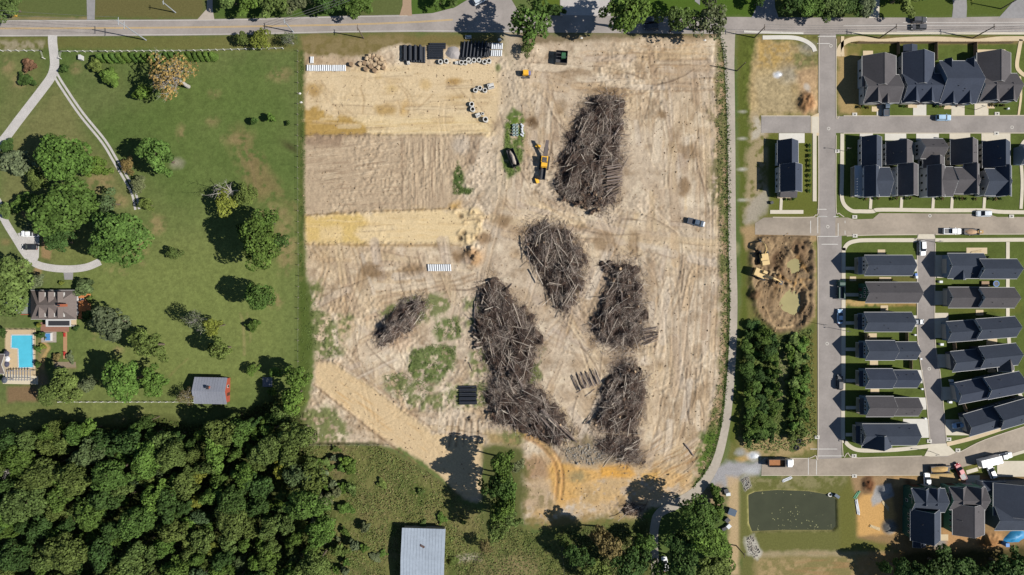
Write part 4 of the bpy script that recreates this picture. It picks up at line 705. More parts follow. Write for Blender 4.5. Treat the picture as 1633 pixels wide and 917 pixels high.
def add_block(root, r, ez, rz, axis, wall, roof, rot=0, ov=.4, hip=False, trim=True, walls=True, wlist='', base=0.0):
    cx, cy, hx, hy, rot = frame_of(r, ez, rot); cs, sn = math.cos(rot), math.sin(rot); ox, oy = root.location.x, root.location.y
    def T(u, v, z): return (cx+u*cs-v*sn-ox, cy+u*sn+v*cs-oy, z-root.location.z)
    a, b = (hx, hy) if axis == 'x' else (hy, hx)               # a along the ridge, b across
    def P(u, v, z): return T(u, v, z) if axis == 'x' else T(v, u, z)
    if axis == 'y' and ez > 2.9 and b < 4.7 and not hip: rz = max(rz, ez+b*.94)
    sl_ = (rz-ez)/b; th = .16; jt = rnd.uniform(-.012, .012)
    m = MB()
    if not hip:
        L = [(-b, ez), (0, rz), (b, ez), (b, ez-th), (0, rz-th), (-b, ez-th)]
        A = [P(-a, v, z+jt) for v, z in L]; B_ = [P(a, v, z+jt) for v, z in L]
        m.add(A+B_, [(0, 1, 7, 6), (1, 2, 8, 7), (2, 3, 9, 8), (3, 4, 10, 9), (4, 5, 11, 10), (5, 0, 6, 11), (0, 5, 4, 1), (1, 4, 3, 2), (6, 7, 10, 11), (7, 8, 9, 10)])
    else:
        h = min(b, a-.3); V = [P(-a, -b, ez), P(a, -b, ez), P(a, b, ez), P(-a, b, ez), P(-a+h, 0, rz), P(a-h, 0, rz)]+[P(-a, -b, ez-th), P(a, -b, ez-th), P(a, b, ez-th), P(-a, b, ez-th)]
        m.add(V, [(0, 1, 5, 4), (1, 2, 5), (2, 3, 4, 5), (3, 0, 4), (0, 6, 7, 1), (1, 7, 8, 2), (2, 8, 9, 3), (3, 9, 6, 0), (9, 8, 7, 6)])
    ro = m.build('roof', roof, root)
    if not hip:
        ro2 = MB(); 
        for u0, u1 in ((-a, a),): ro2.extr([P(u0-.01, -.16, rz+.0-.16*sl_+.03), P(u0-.01, 0, rz+.035), P(u0-.01, .16, rz-.16*sl_+.03)], [P(u1+.01, -.16, rz-.16*sl_+.03), P(u1+.01, 0, rz+.035), P(u1+.01, .16, rz-.16*sl_+.03)])
        ro2.build('ridge_cap', roof, ro)
    wa, wb = a-ov, b-ov; zt = ez+ov*sl_-th*1.2
    if walls:
        w_ = MB(); base_ = base-.3 if base == 0 else base
        if hip: L = [(-wb, base_), (wb, base_), (wb, ez-.1), (-wb, ez-.1)]
        else: L = [(-wb, base_), (wb, base_), (wb, zt), (0, rz-th*1.3), (-wb, zt)]
        w_.extr([P(-wa, v, z) for v, z in L], [P(wa, v, z) for v, z in L]); w_.build('wall', wall, root)
    if trim:
        for sgn in (-1, 1):      # eave gutters
            t = MB(); v0, v1 = sorted((sgn*(b+.005), sgn*(b+.11)))
            t.extr([P(-a-.02, v0, ez-.14), P(-a-.02, v1, ez-.14), P(-a-.02, v1, ez+.0), P(-a-.02, v0, ez+.0)], [P(a+.02, v0, ez-.14), P(a+.02, v1, ez-.14), P(a+.02, v1, ez), P(a+.02, v0, ez)])
            t.build('gutter', TRIM, root)
        if not hip:
            for u0, u1 in ((-a-.055, -a-.004), (a+.004, a+.055)):
                L = [(-b, ez-th-.05), (0, rz-th-.05), (b, ez-th-.05), (b, ez-.03), (0, rz-.03), (-b, ez-.03)]; A_ = [P(u0, v, z) for v, z in L]; B_ = [P(u1, v, z) for v, z in L]
                MB().add(A_+B_, [(0, 1, 4, 5), (1, 2, 3, 4), (6, 7, 10, 11), (7, 8, 9, 10)]+[(i, (i+1) % 6, 6+(i+1) % 6, 6+i) for i in range(6)]).build('bargeboard', TRIM, root)
    o = Blk(); o.P, o.T, o.a, o.b, o.wa, o.wb, o.ez, o.rz, o.axis, o.sl, o.hx, o.hy, o.ov, o.root = P, T, a, b, wa, wb, ez, rz, axis, sl_, hx, hy, ov, root
    return o
def win(bk, side, t, z, w_=.9, h_=1.3, kind='window'):
    """side: w/e/s/n wall of the block, t position along it (-1..1), z centre height"""
    hx, hy = bk.hx-bk.ov, bk.hy-bk.ov
    nrm = {'w': (-1, 0), 'e': (1, 0), 'n': (0, 1), 's': (0, -1)}[side]
    if nrm[0]: c = (nrm[0]*hx, t*(hy-.6)); du, dv = .5, 0
    else: c = (t*(hx-.6), nrm[1]*hy)
    def bx(mb, wd, ht, dp):
        x0, y0 = c[0]+nrm[0]*dp/2, c[1]+nrm[1]*dp/2
        sx, sy = (dp, wd) if nrm[0] else (wd, dp)
        P8 = [bk.T(x0+i*sx/2, y0+j*sy/2, z+k*ht/2) for k in (-1, 1) for i, j in ((-1, -1), (1, -1), (1, 1), (-1, 1))]
        mb.add(P8, [(3, 2, 1, 0), (4, 5, 6, 7), (0, 1, 5, 4), (1, 2, 6, 5), (2, 3, 7, 6), (3, 0, 4, 7)])
    if kind == 'window':
        m = MB(); bx(m, w_, h_, .10); f = m.build('window', TRIM, bk.root); m = MB(); bx(m, w_-.22, h_-.22, .125); m.build('pane', GLASS, f)
    elif kind == 'garage_door':
        m = MB(); bx(m, w_, h_, .06); f = m.build('garage_door', GARM, bk.root)
        for q in range(3):
            m = MB(); z0 = z; z = z0-h_/2+h_*(q+.5)/3.0; bx(m, w_-.2, h_/3-.12, .09); z = z0; m.build('panel', GARM, f)
    else:
        m = MB(); bx(m, w_, h_, .08); f = m.build('door', DOORM, bk.root); m = MB(); bx(m, .1, .1, .14); m.build('handle', VENT, f)
def vents(bk, n=3):
    for i in range(n):
        u = rnd.uniform(-.75, .75)*bk.a; v = rnd.choice((-1, 1))*rnd.uniform(.25, .7)*bk.b; z = bk.rz-abs(v)*bk.sl; p = bk.P(u, v, z)
        MB().tube((p[0], p[1], p[2]-.1), (p[0], p[1], p[2]+.35), .09, n=8).build('vent_pipe', VENT, bk.root)
def house(label, r0, group=None, name='house', cat='house'):
    c = Wp((r0[0]+r0[2])/2, (r0[1]+r0[3])/2, 4); c.z = 0
    return thing(name, label, cat, c, 0, group)
def shed_roof(root, r, z0, z1, roof, posts=True, slope='s', nm='porch_roof'):
    cx, cy, hx, hy, _ = frame_of(r, z0, 0); ox, oy = root.location.x, root.location.y; m = MB()
    zz = {'s': (z0, z0, z1, z1), 'n': (z1, z1, z0, z0), 'w': (z0, z1, z1, z0), 'e': (z1, z0, z0, z1)}[slope]
    pts = [(-hx, -hy), (hx, -hy), (hx, hy), (-hx, hy)]
    m.add([(cx+p[0]-ox, cy+p[1]-oy, z) for p, z in zip(pts, zz)]+[(cx+p[0]-ox, cy+p[1]-oy, z-.16) for p, z in zip(pts, zz)], [(0, 1, 2, 3), (7, 6, 5, 4), (0, 4, 5, 1), (1, 5, 6, 2), (2, 6, 7, 3), (3, 7, 4, 0)])
    pr = m.build(nm, roof, root)
    if posts:
        for sx in (-1, 1):
            for sy in (-1, 1):
                MB().box(cx+sx*(hx-.2)-ox, cy+sy*(hy-.2)-oy, (z0-.25)/2, .16, .16, z0-.25).build('post', TRIM, root)
    fl = MB().box(cx-ox, cy-oy, .12, hx*2-.2, hy*2-.2, .24).build('porch_floor', CONCT, root)
    return pr
# --- top row (four houses, front gables to the south)
A = [('brown grey gabled house at the west end of the row below the main road', [(1375, 89, 1429, 138), (1377, 119, 1434, 164)], [(1378, 1408), (1402, 1420)], RB, 'white', (3.6, 6.8, 6.4)),
     ('charcoal gabled house with small rear porch, second from the west in the top row', [(1439, 84, 1490, 136), (1440, 117, 1500, 163)], [(1438, 1468), (1464, 1492)], RBL, 'grey', (3.6, 6.8, 6.4)),
     ('slate grey house with one wide east west ridge in the top row', [(1498, 97, 1557, 165)], [(1502, 1525), (1527, 1551)], RBL, 'blue', (3.6, 7.8, 7.8)),
     ('grey brown gabled house at the east end of the top row', [(1558, 84, 1612, 133), (1562, 117, 1622, 161)], [(1563, 1595), (1591, 1621)], RB, 'white', (3.6, 6.9, 6.5))]
for lab, rs, gs, rm, wm, (ez, rzr, rzf) in A:
    h = house(lab, rs[-1], 'new houses')
    if len(rs) == 2:
        b0 = add_block(h, rs[0], ez, rzr, 'y', WALLS[wm], rm); b1 = add_block(h, rs[1], ez+.03, rzf, 'x', WALLS[wm], rm)
        for t in (-.4, .2): win(b0, 'w', t, 1.7)
    else: b1 = add_block(h, rs[0], ez, rzf, 'x', WALLS[wm], rm)
    vents(b1, 3)
    for t in (-.5, .4): win(b1, 'w', t, 1.7)
    win(b1, 'w', 0, 4.4, .7, .9)
    f = rs[-1]
    for i, (x0, x1) in enumerate(gs):
        g = add_block(h, (x0, f[1]+ (f[3]-f[1])*.42, x1, f[3]+.8+i*.3), ez-.02-i*.03, ez+(x1-x0)*.2*.5*(.85 if i == 0 else .92), 'y', WALLS[wm], rm)
        if i == 0: win(g, 's', 0, 1.2, min(4.6, g.hx*1.3), 2.2, 'garage_door')
        else: win(g, 's', -.5, 1.1, 1.0, 2.1, 'door'); win(g, 's', .5, 1.6, .9, 1.3)
    if len(rs) == 1:
        for x0, x1 in ((1507, 1519), (1542, 1555)): add_block(h, (x0, 94, x1, 116), ez+.06, ez+1.6, 'y', WALLS[wm], rm)
    if rs[0][0] == 1439: add_block(h, (1440.5, 71, 1463, 86), 2.7, 3.5, 'y', WALLS[wm], rm, walls=False, trim=False)
# --- second row (front to the south street)
Bd = [('charcoal house with white two storey side porch, west end of the second row', RC, 'white', [(1374, 218, 1406, 267, 3.2, 5.6, 'y'), (1378, 265, 1402, 314, 5, 7.6, 'y'), (1391, 267, 1419, 313, 4.7, 7.1, 'x')]),
      ('grey roofed house with white west gallery, second from west in the second row', RB, 'white', [(1413, 226, 1456, 263, 3.2, 5.7, 'y'), (1432, 262, 1464, 312, 5, 7.7, 'y')]),
      ('house with white west wall and crossing gables, middle of the second row', RB, 'white', [(1468, 221, 1504, 253, 4, 6.8, 'x'), (1472, 250, 1506, 268, 3.4, 5.8, 'y'), (1479, 264, 1507, 314, 5, 7.7, 'y'), (1493, 266, 1520, 313, 4.7, 7.2, 'x')]),
      ('brown grey house with pale west gable, fourth from west in the second row', RB, 'tan', [(1516, 223, 1559, 263, 3.2, 6, 'y'), (1537, 261, 1561, 310, 5, 7.6, 'y'), (1522, 267, 1556, 309, 5.05, 7.4, 'x')]),
      ('charcoal house with pale west gable at the east end of the second row', RC, 'white', [(1567, 226, 1611, 268, 3.2, 6, 'y'), (1588, 264, 1613, 313, 5, 7.6, 'y'), (1570, 269, 1606, 312, 5.05, 7.4, 'x')])]
for lab, rm, wm, bl in Bd:
    h = house(lab, bl[1][:4], 'new houses')
    for i, b in enumerate(bl):
        k = add_block(h, b[:4], b[4], b[5], b[6], WALLS[wm], rm)
        if i < 3:
            for t in (-.6, 0, .6): win(k, 'w', t, 1.6)
        if b[4] > 4.5:
            for t in (-.6, .5): win(k, 'w', t, 4.0, .9, 1.2)
        if i == 0:
            vents(k, 3); win(k, 'n', 0, 1.2, 4.4, 2.2, 'garage_door')
    win(k, 's', -.3, 1.1, 1, 2.1, 'door'); win(k, 's', .5, 1.6)
    if bl[0][0] == 1374:
        shed_roof(h, (1363, 264, 1379, 313), 2.9, 3.1, WALLS['white'], True, 'w')
        g = MB(); 
        for i in range(7): q = Wp(1364.5, 286+i*4.2, 3); g.box(q.x-h.location.x, q.y-h.location.y, 3.5, .12, .12, 1.1)
        g.build('railing', TRIM, h)
    if bl[0][0] == 1413: shed_roof(h, (1422, 272, 1433, 310), 2.9, 3.0, WALLS['white'], True, 'w')
# --- lone house west of the street
h = house('narrow navy roofed house standing alone west of the street', (1243, 262, 1279, 306), 'new houses')
k = add_block(h, (1240, 224, 1273, 264), 3.0, 5.3, 'y', WALLS['white'], RBL); k2 = add_block(h, (1244, 262, 1279, 306), 5, 7.9, 'y', WALLS['white'], RBL)
for t in (-.6, 0, .6): win(k2, 'w', t, 1.6); win(k2, 'w', t*.8, 4.1)
win(k, 'w', 0, 1.6); win(k, 'n', 0, 1.2, 4.4, 2.2, 'garage_door'); win(k2, 's', .6, 1.1, 1, 2.1, 'door'); vents(k2, 2)
shed_roof(h, (1244, 305.5, 1271, 315), 2.7, 3.2, RB, True, 's')
# --- column between street and alley
Dd = [('charcoal house beside the crossroads, top of the column along the street', (1378.5, 407, 1455, 439.5), RC, 'white'), ('brown roofed unfinished house with dark green sheathing', (1380, 450, 1465, 483), RB, 'green'),
      ('charcoal house with dark car parked behind, third from the top of the street column', (1378, 498, 1454, 529), RC, 'blue'), ('charcoal stepped roof house, fourth from the top of the street column', (1380, 543, 1462, 574.5), RC, 'blue'), ('blue charcoal house, fifth from the top of the street column', (1380, 588, 1463, 619.5), RBL, 'blue'),
      ('brown grey house, sixth from the top of the street column', (1381, 632, 1465, 664.5), RB, 'blue'), ('charcoal house with south cross gable, bottom of the street column', (1375, 676, 1462, 710), RC, 'grey')]
for i, (lab, r, rm, wm) in enumerate(Dd):
    h = house(lab, r, 'new houses'); x0, y0, x1, y1 = r; step = i in (3, 4, 5)
    if step:
        mid = x0+(x1-x0)*(.55 if i == 3 else .5); b0 = add_block(h, (x0, y0, mid+2, y1), 5, 7.6, 'x', WALLS[wm], rm); b1 = add_block(h, (mid, y0+2.2, x1, y1-1.2), 4.8, 7.2, 'x', WALLS[wm], rm)
    else: b0 = b1 = add_block(h, r, 5, 7.6, 'x', WALLS[wm], rm)
    for t in (-.55, .0, .55): win(b0, 'w', t, 4.0, .8, 1.2)
    win(b0, 'w', 0, 5.9, .7, .8); win(b0, 'w', .4, 1.2, 1, 2.1, 'door'); win(b0, 'w', -.5, 1.6); win(b1, 'e', 0, 1.2, 4.2, 2.2, 'garage_door'); vents(b1, 3)
    if i != 1: shed_roof(h, (x0-9.5, y0+3, x0-1.5, y1-3), 2.7, 3.1, rm if i > 1 else WALLS['grey'], True, 'w')
    if i == 6: add_block(h, (1374.5, 692, 1422, 714), 4.7, 6.9, 'y', WALLS[wm], rm)
# --- column east of the alley
Ed = [('charcoal two part house with lumber beside it, top of the column east of the alley', (1511, 404, 1569, 444), (1562, 413, 1622, 444.5), RC, 0, 'blue'), ('warm grey two part house with blue trampoline north of it', (1512, 458, 1566, 491), (1562, 458.5, 1618, 491), RB, 0, 'grey'), ('slate two part house slightly turned, third from the top east of the alley', (1510, 511, 1566, 544), (1557, 506.5, 1620, 539.5), RC, .07, 'blue'),
      ('slate house with small south wing, fourth from the top east of the alley', (1517, 558, 1570, 591), (1562, 550, 1622, 585), RC, .10, 'dark'), ('navy slate house turned along the bend, fifth from the top east of the alley', (1525, 605, 1581, 640), (1572, 597, 1629, 632), RBL, .19, 'blue'), ('charcoal house at the bend with a car on its drive', (1540, 653, 1592, 690), (1590, 640, 1652, 678), RC, .28, 'dark')]
for i, (lab, ra, rb, rm, ro, wm) in enumerate(Ed):
    h = house(lab, ra, 'new houses'); b0 = add_block(h, ra, 3.3, 5.9, 'x', WALLS[wm], rm, ro); b1 = add_block(h, rb, 5, 7.8, 'x', WALLS['white' if i < 3 else wm], rm, ro)
    win(b0, 'w', 0, 1.2, 4.6, 2.2, 'garage_door'); win(b0, 'w', 0, 4.3, .7, .9); win(b1, 'w', -.3, 6.0, .8, .8); win(b1, 'w', .35, 6.0, .8, .8); vents(b1, 2); vents(b0, 1)
    for t in (-.5, .5): win(b1, 's', t, 1.6); win(b1, 'n', t, 1.6)
    if i == 3: add_block(h, (1590, 565, 1616, 591), 4.6, 6.6, 'y', WALLS[wm], RB, ro)
    if i == 0: add_block(h, (1520, 428, 1540, 446), 3.2, 4.9, 'y', WALLS[wm], rm)
# --- bottom row, under construction
Fd = [('unfinished charcoal house with dark green sheathed west wall, west end of the bottom row', (1453, 779, 1507, 817), (1452, 812, 1500, 862), [(1455, 1483), (1476, 1500)], RC, 'green'), ('brown grey house with pale green sheathing, middle of the bottom row', (1514, 777, 1572, 813), (1519, 804, 1570, 853), [(1514, 1541), (1541, 1570)], RB, 'palegreen')]
for lab, rf, rr, gs, rm, wm in Fd:
    h = house(lab, rf, 'new houses'); b0 = add_block(h, rf, 5, 7.3, 'x', WALLS[wm], rm); b1 = add_block(h, rr, 5.05, 7.9, 'y', WALLS[wm], rm)
    for t in (-.7, -.2, .3, .7): win(b1, 'w', t, 3.6, .8, 1.2)
    win(b0, 'w', -.3, 2, .9, 1.3); win(b0, 'w', .4, 4, .9, 1.3); vents(b1, 2)
    for i, (x0, x1) in enumerate(gs): 
        g = add_block(h, (x0, rf[1]-1-i, x1, rf[1]+24), 4.9-i*.05, 4.9+(x1-x0)*.094, 'y', WALLS[wm], rm); win(g, 'n', 0, 1.3, 2.4, 2.3, 'garage_door' if i else 'door')
    if rf[0] == 1453: add_block(h, (1456, 861, 1476, 873), 2.7, 3.3, 'y', WALLS[wm], RBL, walls=False)
h = house('large charcoal house under construction at the lower right edge', (1563, 764, 1650, 848), 'new houses')
b0 = add_block(h, (1584, 770, 1660, 822), 5, 8.4, 'y', WALLS['dark'], RC); b1 = add_block(h, (1586, 806, 1668, 846), 5.05, 7.6, 'x', WALLS['dark'], RC); add_block(h, (1566, 768, 1604, 790), 3.2, 4.6, 'x', WALLS['white'], RC)
for t in (-.6, 0, .6): win(b0, 'w', t, 3.8); win(b1, 'n', t, 3.8)
add_block(house('dark roofed house cut by the right edge of the second row', (1632, 228, 1660, 250), 'new houses'), (1629, 230, 1668, 262), 4, 6.6, 'x', WALLS['blue'], RC)
# --- farm house
h = house('old farmhouse with grey hipped roof and six dormers by the pool', (49, 462, 123, 510), None, 'farmhouse')
b0 = add_block(h, (49, 463, 122, 509), 2.8, 6.6, 'x', WALLS['white'], RF, hip=True, ov=1.1)
for sgn, yy in ((1, 471), (-1, 501)):
    for xx in (66, 81, 96):
        q = Wp(xx, yy, 5); x, y = q.x-h.location.x, q.y-h.location.y; dm = MB()
        L = [(-.75, 3.9), (.75, 3.9), (.75, 5.3), (0, 6.1), (-.75, 5.3)]
        dm.extr([(x+u, y+sgn*.9, z) for u, z in L], [(x+u, y-sgn*1.6, z) for u, z in L]); dd = dm.build('dormer', TRIM, h)
        r_ = MB(); L = [(-1.0, 5.1), (0, 6.2), (1.0, 5.1), (1.0, 5.0), (0, 6.08), (-1.0, 5.0)]
        r_.extr([(x+u, y+sgn*1.1, z) for u, z in L], [(x+u, y-sgn*2.2, z) for u, z in L]); r_.build('dormer_roof', RF, dd)
        MB().box(x, y+sgn*.95, 4.7, .8, .08, .9).build('window', GLASS, dd)
q = Wp(98, 487, 7.5); ch = MB().box(q.x-h.location.x, q.y-h.location.y, 7.0, 1.5, .8, 2.4).build('chimney', mat('brick', seen(176, 104, 76), .9, .2, 4), h); MB().box(q.x-h.location.x-.3, q.y-h.location.y, 8.25, .5, .5, .3).build('chimney_pot', VENT, ch)
p0 = shed_roof(h, (73, 509, 113, 521), 2.9, 3.0, TRIM, True, 's'); q = Wp(94, 515.5, 3.1); MB().box(q.x-h.location.x, q.y-h.location.y, 3.08, 6.6, 1.5, .1).build('porch_screen', VENT, h)
dk = mat('orange_deck_boards', seen(214, 140, 84), .8, .12, 2, stretch=(1, 8, 1)); q = Wp(131, 490); 
for i in range(10):
    yy = 470.5+i*4.0; q = Wp(131, yy, .4); MB().box(q.x+.8-h.location.x, q.y-h.location.y, .42, 3.8, .76, .08).build('deck_board', dk, h)
q = Wp(131, 489, .2); MB().box(q.x+.8-h.location.x, q.y-h.location.y, .19, 3.6, 7.7, .36).build('deck_frame', dk, h)
for x, y in ((125, 477.5), (133, 477.5), (125, 498)):
    q = Wp(x, y, .47); t = thing('deck_chair', 'small white deck chair on the orange deck', 'chair', q, 0, 'deck chairs'); MB().box(0, 0, .4, .7, .7, .1).build('seat', TRIM, t); MB().box(-.35, 0, .65, .1, .7, .5).build('backrest', TRIM, t)
    for sx in (-.3, .3):
        for sy in (-.3, .3): MB().box(sx, sy, .18, .06, .06, .36).build('leg', TRIM, t)
sheet('patio', rect(19, 475, 49, 501), .10, mat('pale_slab', seen(150, 158, 142), .9, .1, 1)); sheet('patio', rect(65, 514, 110, 529), .08, mat('brick_paving', seen(158, 116, 98), .9, .15, 3)); sheet('patio', rect(66, 529, 90, 546), .075, mat('stone_paving', seen(176, 166, 156), .9, .15, 2)); sheet('garden_path', rect(101, 529, 107, 572), .07, mat('tan_path', seen(186, 144, 108), .9, .12, 2)); sheet('patio', rect(88, 577, 121, 586), .09, mat('stone_wall_top', seen(150, 134, 112), .9, .2, 2))
wl = thing('patio_wall', 'low brick wall along the slab west of the farmhouse', 'wall', Wp(34, 501), 0); 
for i in range(15): MB().box(-2.9+i*.41, -.1, .3, .39, .25, .6).build('brick_pier', mat('brick', (0, 0, 0)), wl)
# pool
POOL = [(18.5, 534), (53, 534), (54, 586), (30, 587), (29, 556), (18, 555)]
water('pool', POOL, .13, seen(96, 208, 236), .06)
sheet('pool_deck', rect(9, 526, 57, 600), .09, mat('pool_paving', seen(210, 188, 152), .9, .1, 2)); 
cop = thing('pool_coping', 'pale stone coping around the swimming pool', 'coping', Wp(35, 560), 0)
for (ax, ay), (bx, by) in zip(POOL, POOL[1:]+POOL[:1]):
    A_, B_ = Wp(ax, ay), Wp(bx, by); n = max(1, int((B_-A_).length/.8))
    for i in range(n):
        p = A_.lerp(B_, (i+.5)/n)-cop.location; MB().box(p.x, p.y, .11, (B_-A_).length/n-.03, .34, .12, math.atan2((B_-A_).y, (B_-A_).x)).build('coping_stone', TRIM, cop)
for x, y, c_ in ((17.8, 563, (.05, .05, .07)), (18.8, 571.5, (.45, .45, .47)), (17.8, 579.5, (.05, .05, .08)), (14.5, 605, (.06, .07, .09))):
    t = thing('parasol', 'round patio parasol beside the pool, %s' % {563: 'northern dark one', 571.5: 'pale grey middle one', 579.5: 'southern dark one', 605: 'dark one on the white terrace'}[y], 'parasol', Wp(x, y, .1), 0, 'parasols by the pool'); MB().tube((0, 0, 0), (0, 0, 2.4), .04).build('pole', TRIM, t); MB().tube((0, 0, 2.0), (0, 0, 2.5), 1.0, .08, 8).build('canopy', mat('parasol_%d' % y, c_, .8, .1, 2, world=False), t)
sheet('terrace', [(5, 596), (61, 600), (61, 613), (5, 612)], .14, mat('white_terrace', seen(224, 212, 186), .9, .08, 2))
ph = house('grey roofed pool house at the left edge of the picture', (-25, 566, 8, 596), None, 'pool_house', 'pool house'); add_block(ph, (-30, 565, 7, 596), 2.8, 4.2, 'x', WALLS['tan'], RF)
t = thing('pergola', 'grey slatted pergola south of the pool', 'pergola', Wp(39, 597), 0)
for i in range(9): MB().box(-3.6+i*.9, 0, 2.5, .16, 3.4, .16).build('slat', mat('weathered_wood', seen(140, 142, 150), .9, .15, 3), t)
for sx in (-3.4, 3.4):
    for sy in (-1.4, 1.4): MB().box(sx, sy, 1.2, .16, .16, 2.4).build('post', mat('weathered_wood', (0, 0, 0)), t)
for sy in (-1.4, 1.4): MB().box(0, sy, 2.36, 7.6, .14, .12).build('beam', mat('weathered_wood', (0, 0, 0)), t)
t = thing('hot_tub', 'square blue hot tub on grey stone patio below the farmhouse', 'hot tub', Wp(79, 537, .08), 0); MB().box(0, 0, .4, 1.9, 2.6, .8, taper=.95).build('shell', TRIM, t); MB().box(0, 0, .82, 1.5, 2.2, .06).build('cover', mat('blue_cover', seen(84, 150, 210), .5, .1, 2), t)
t = thing('white_canopy', 'white square shade canopy beside the pool house', 'canopy', Wp(10.5, 571), 0); MB().box(0, 0, 2.5, 1.6, 2.2, .12, taper=.9).build('cloth', TRIM, t)
for sx in (-.7, .7):
    for sy in (-.9, .9): MB().tube((sx, sy, 0), (sx, sy, 2.45), .04).build('pole', TRIM, t)
for x, y in ((104, 534), (104, 564)): t = thing('garden_seat', 'red garden lounger on tan path, %s one' % ('northern' if y < 550 else 'southern'), 'lounger', Wp(x, y, .08)); MB().box(0, 0, .3, .6, 1.2, .1).build('seat', mat('red_cloth', seen(200, 60, 54), .8, .1, 2), t); MB().box(0, .6, .5, .6, .12, .45).build('backrest', mat('red_cloth', (0, 0, 0)), t)
# shed with metal roof
MET = mat('grey_metal_roof', seen(150, 154, 166), .45, .08, 1.0, .0, spec=.4, streak=.1); METB = mat('blue_white_metal_roof', seen(176, 188, 202), .5, .12, 1.0, 0, spec=.4, streak=.10)
def metal_house(lab, r, ez, rz, wall, mt, npan, rot=0, nm='shed', cat='shed'):
    h = house(lab, r, None, nm, cat); b = add_block(h, r, ez, rz, 'x', WALLS[wall], mt, rot, trim=False, ov=.35)
    for s_ in (-1, 1):
        for i in range(npan):
            u0 = -b.a+2*b.a*i/npan; u1 = u0+2*b.a/npan-.05; m = MB(); zt = .03+(.006 if i % 2 else 0)
            L = [P_ for u in (u0, u1) for P_ in (b.P(u, s_*.06, rz+zt-.06*b.sl), b.P(u, s_*(b.b+.06), ez+zt-.06*b.sl))]
            V = [L[0], L[1], L[3], L[2]]; m.add(V+[(x, y, z-.03) for x, y, z in V], [(0, 1, 2, 3), (7, 6, 5, 4), (0, 4, 5, 1), (1, 5, 6, 2), (2, 6, 7, 3), (3, 7, 4, 0)])
            p = m.build('roof_panel', mt, h)
            m = MB(); m.tube(b.P(u0, s_*.08, rz+.06-.08*b.sl), b.P(u0, s_*b.b, ez+.06), .035, n=4); m.build('seam', mt, p)
    return h, b
h, b = metal_house('grey metal roofed shed with red east gable on the lawn', (310, 602, 362, 644), 3.2, 4.9, 'red', MET, 12, -.02)
q = Wp(332, 618, 5); c_ = MB().box(q.x-h.location.x, q.y-h.location.y, 4.7, .7, .7, 1.8).build('chimney', mat('brick', (0, 0, 0)), h); MB().box(q.x-h.location.x, q.y-h.location.y, 5.64, .9, .9, .12).build('chimney_cap', VENT, c_); win(b, 'e', -.4, 1.3, 1, 2.0, 'door'); win(b, 'e', .4, 1.7)
h, b = metal_house('large barn with pale blue white metal roof at the bottom edge', (640, 843, 709, 938), 3.4, 4.6, 'tan', METB, 14, -.03, 'barn', 'barn')
q = Wp(673, 872, 4.7); 
for dx, dy, s_ in ((0, 0, 1.0), (.5, -.3, .7), (-.4, .3, .6)): MB().box(q.x-h.location.x+dx, q.y-h.location.y+dy, 4.22+rnd.random()*.06, s_, s_*.6, .08, rnd.random()*3).build('rust_patch', mat('rust', seen(104, 84, 78), .9, .3, 3), h)
ok_ = thing('well_cover', 'weathered square wooden well cover under small trees', 'well cover', Wp(427, 609), 0)
for i in range(6): MB().box(-1.25+i*.5, 0, .25, .46, 3.0, .5).build('plank', mat('weathered_wood', (0, 0, 0)), ok_)
# ------------------------------------------------------------------ vegetation
def leaf_material(name, trans=.12):
    m = bpy.data.materials.new(name); m.use_nodes = True; t = m.node_tree; N = t.nodes; L = t.links; p = N['Principled BSDF']
    p.inputs['Roughness'].default_value = .7; p.inputs['Specular IOR Level'].default_value = .12
    oi = N.new('ShaderNodeObjectInfo'); at = N.new('ShaderNodeAttribute'); at.attribute_name = 'shade'
    g = N.new('ShaderNodeNewGeometry'); n = N.new('ShaderNodeTexNoise'); n.inputs['Scale'].default_value = .35; n.inputs['Detail'].default_value = 3; L.new(g.outputs['Position'], n.inputs['Vector'])
    r = N.new('ShaderNodeMapRange'); r.inputs[1].default_value = .3; r.inputs[2].default_value = .7; r.inputs[3].default_value = .75; r.inputs[4].default_value = 1.25; L.new(n.outputs[0], r.inputs[0])
    mu = N.new('ShaderNodeMath'); mu.operation = 'MULTIPLY'; L.new(at.outputs['Fac'], mu.inputs[0]); L.new(r.outputs[0], mu.inputs[1])
    v = N.new('ShaderNodeVectorMath'); v.operation = 'SCALE'; L.new(oi.outputs['Color'], v.inputs[0]); L.new(mu.outputs[0], v.inputs['Scale'])
    L.new(v.outputs[0], p.inputs['Base Color'])
    tr = N.new('ShaderNodeBsdfTranslucent'); L.new(v.outputs[0], tr.inputs['Color']); mx = N.new('ShaderNodeMixShader'); mx.inputs[0].default_value = trans
    L.new(p.outputs[0], mx.inputs[1]); L.new(tr.outputs[0], mx.inputs[2]); L.new(mx.outputs[0], N['Material Output'].inputs['Surface'])
    return m
LEAF = leaf_material('leaves'); BARK = mat('bark', seen(120, 106, 92), .95, .25, 3, world=False, bump=.4); DEADB = mat('bleached_wood', seen(196, 190, 184), .9, .15, 3, world=False)
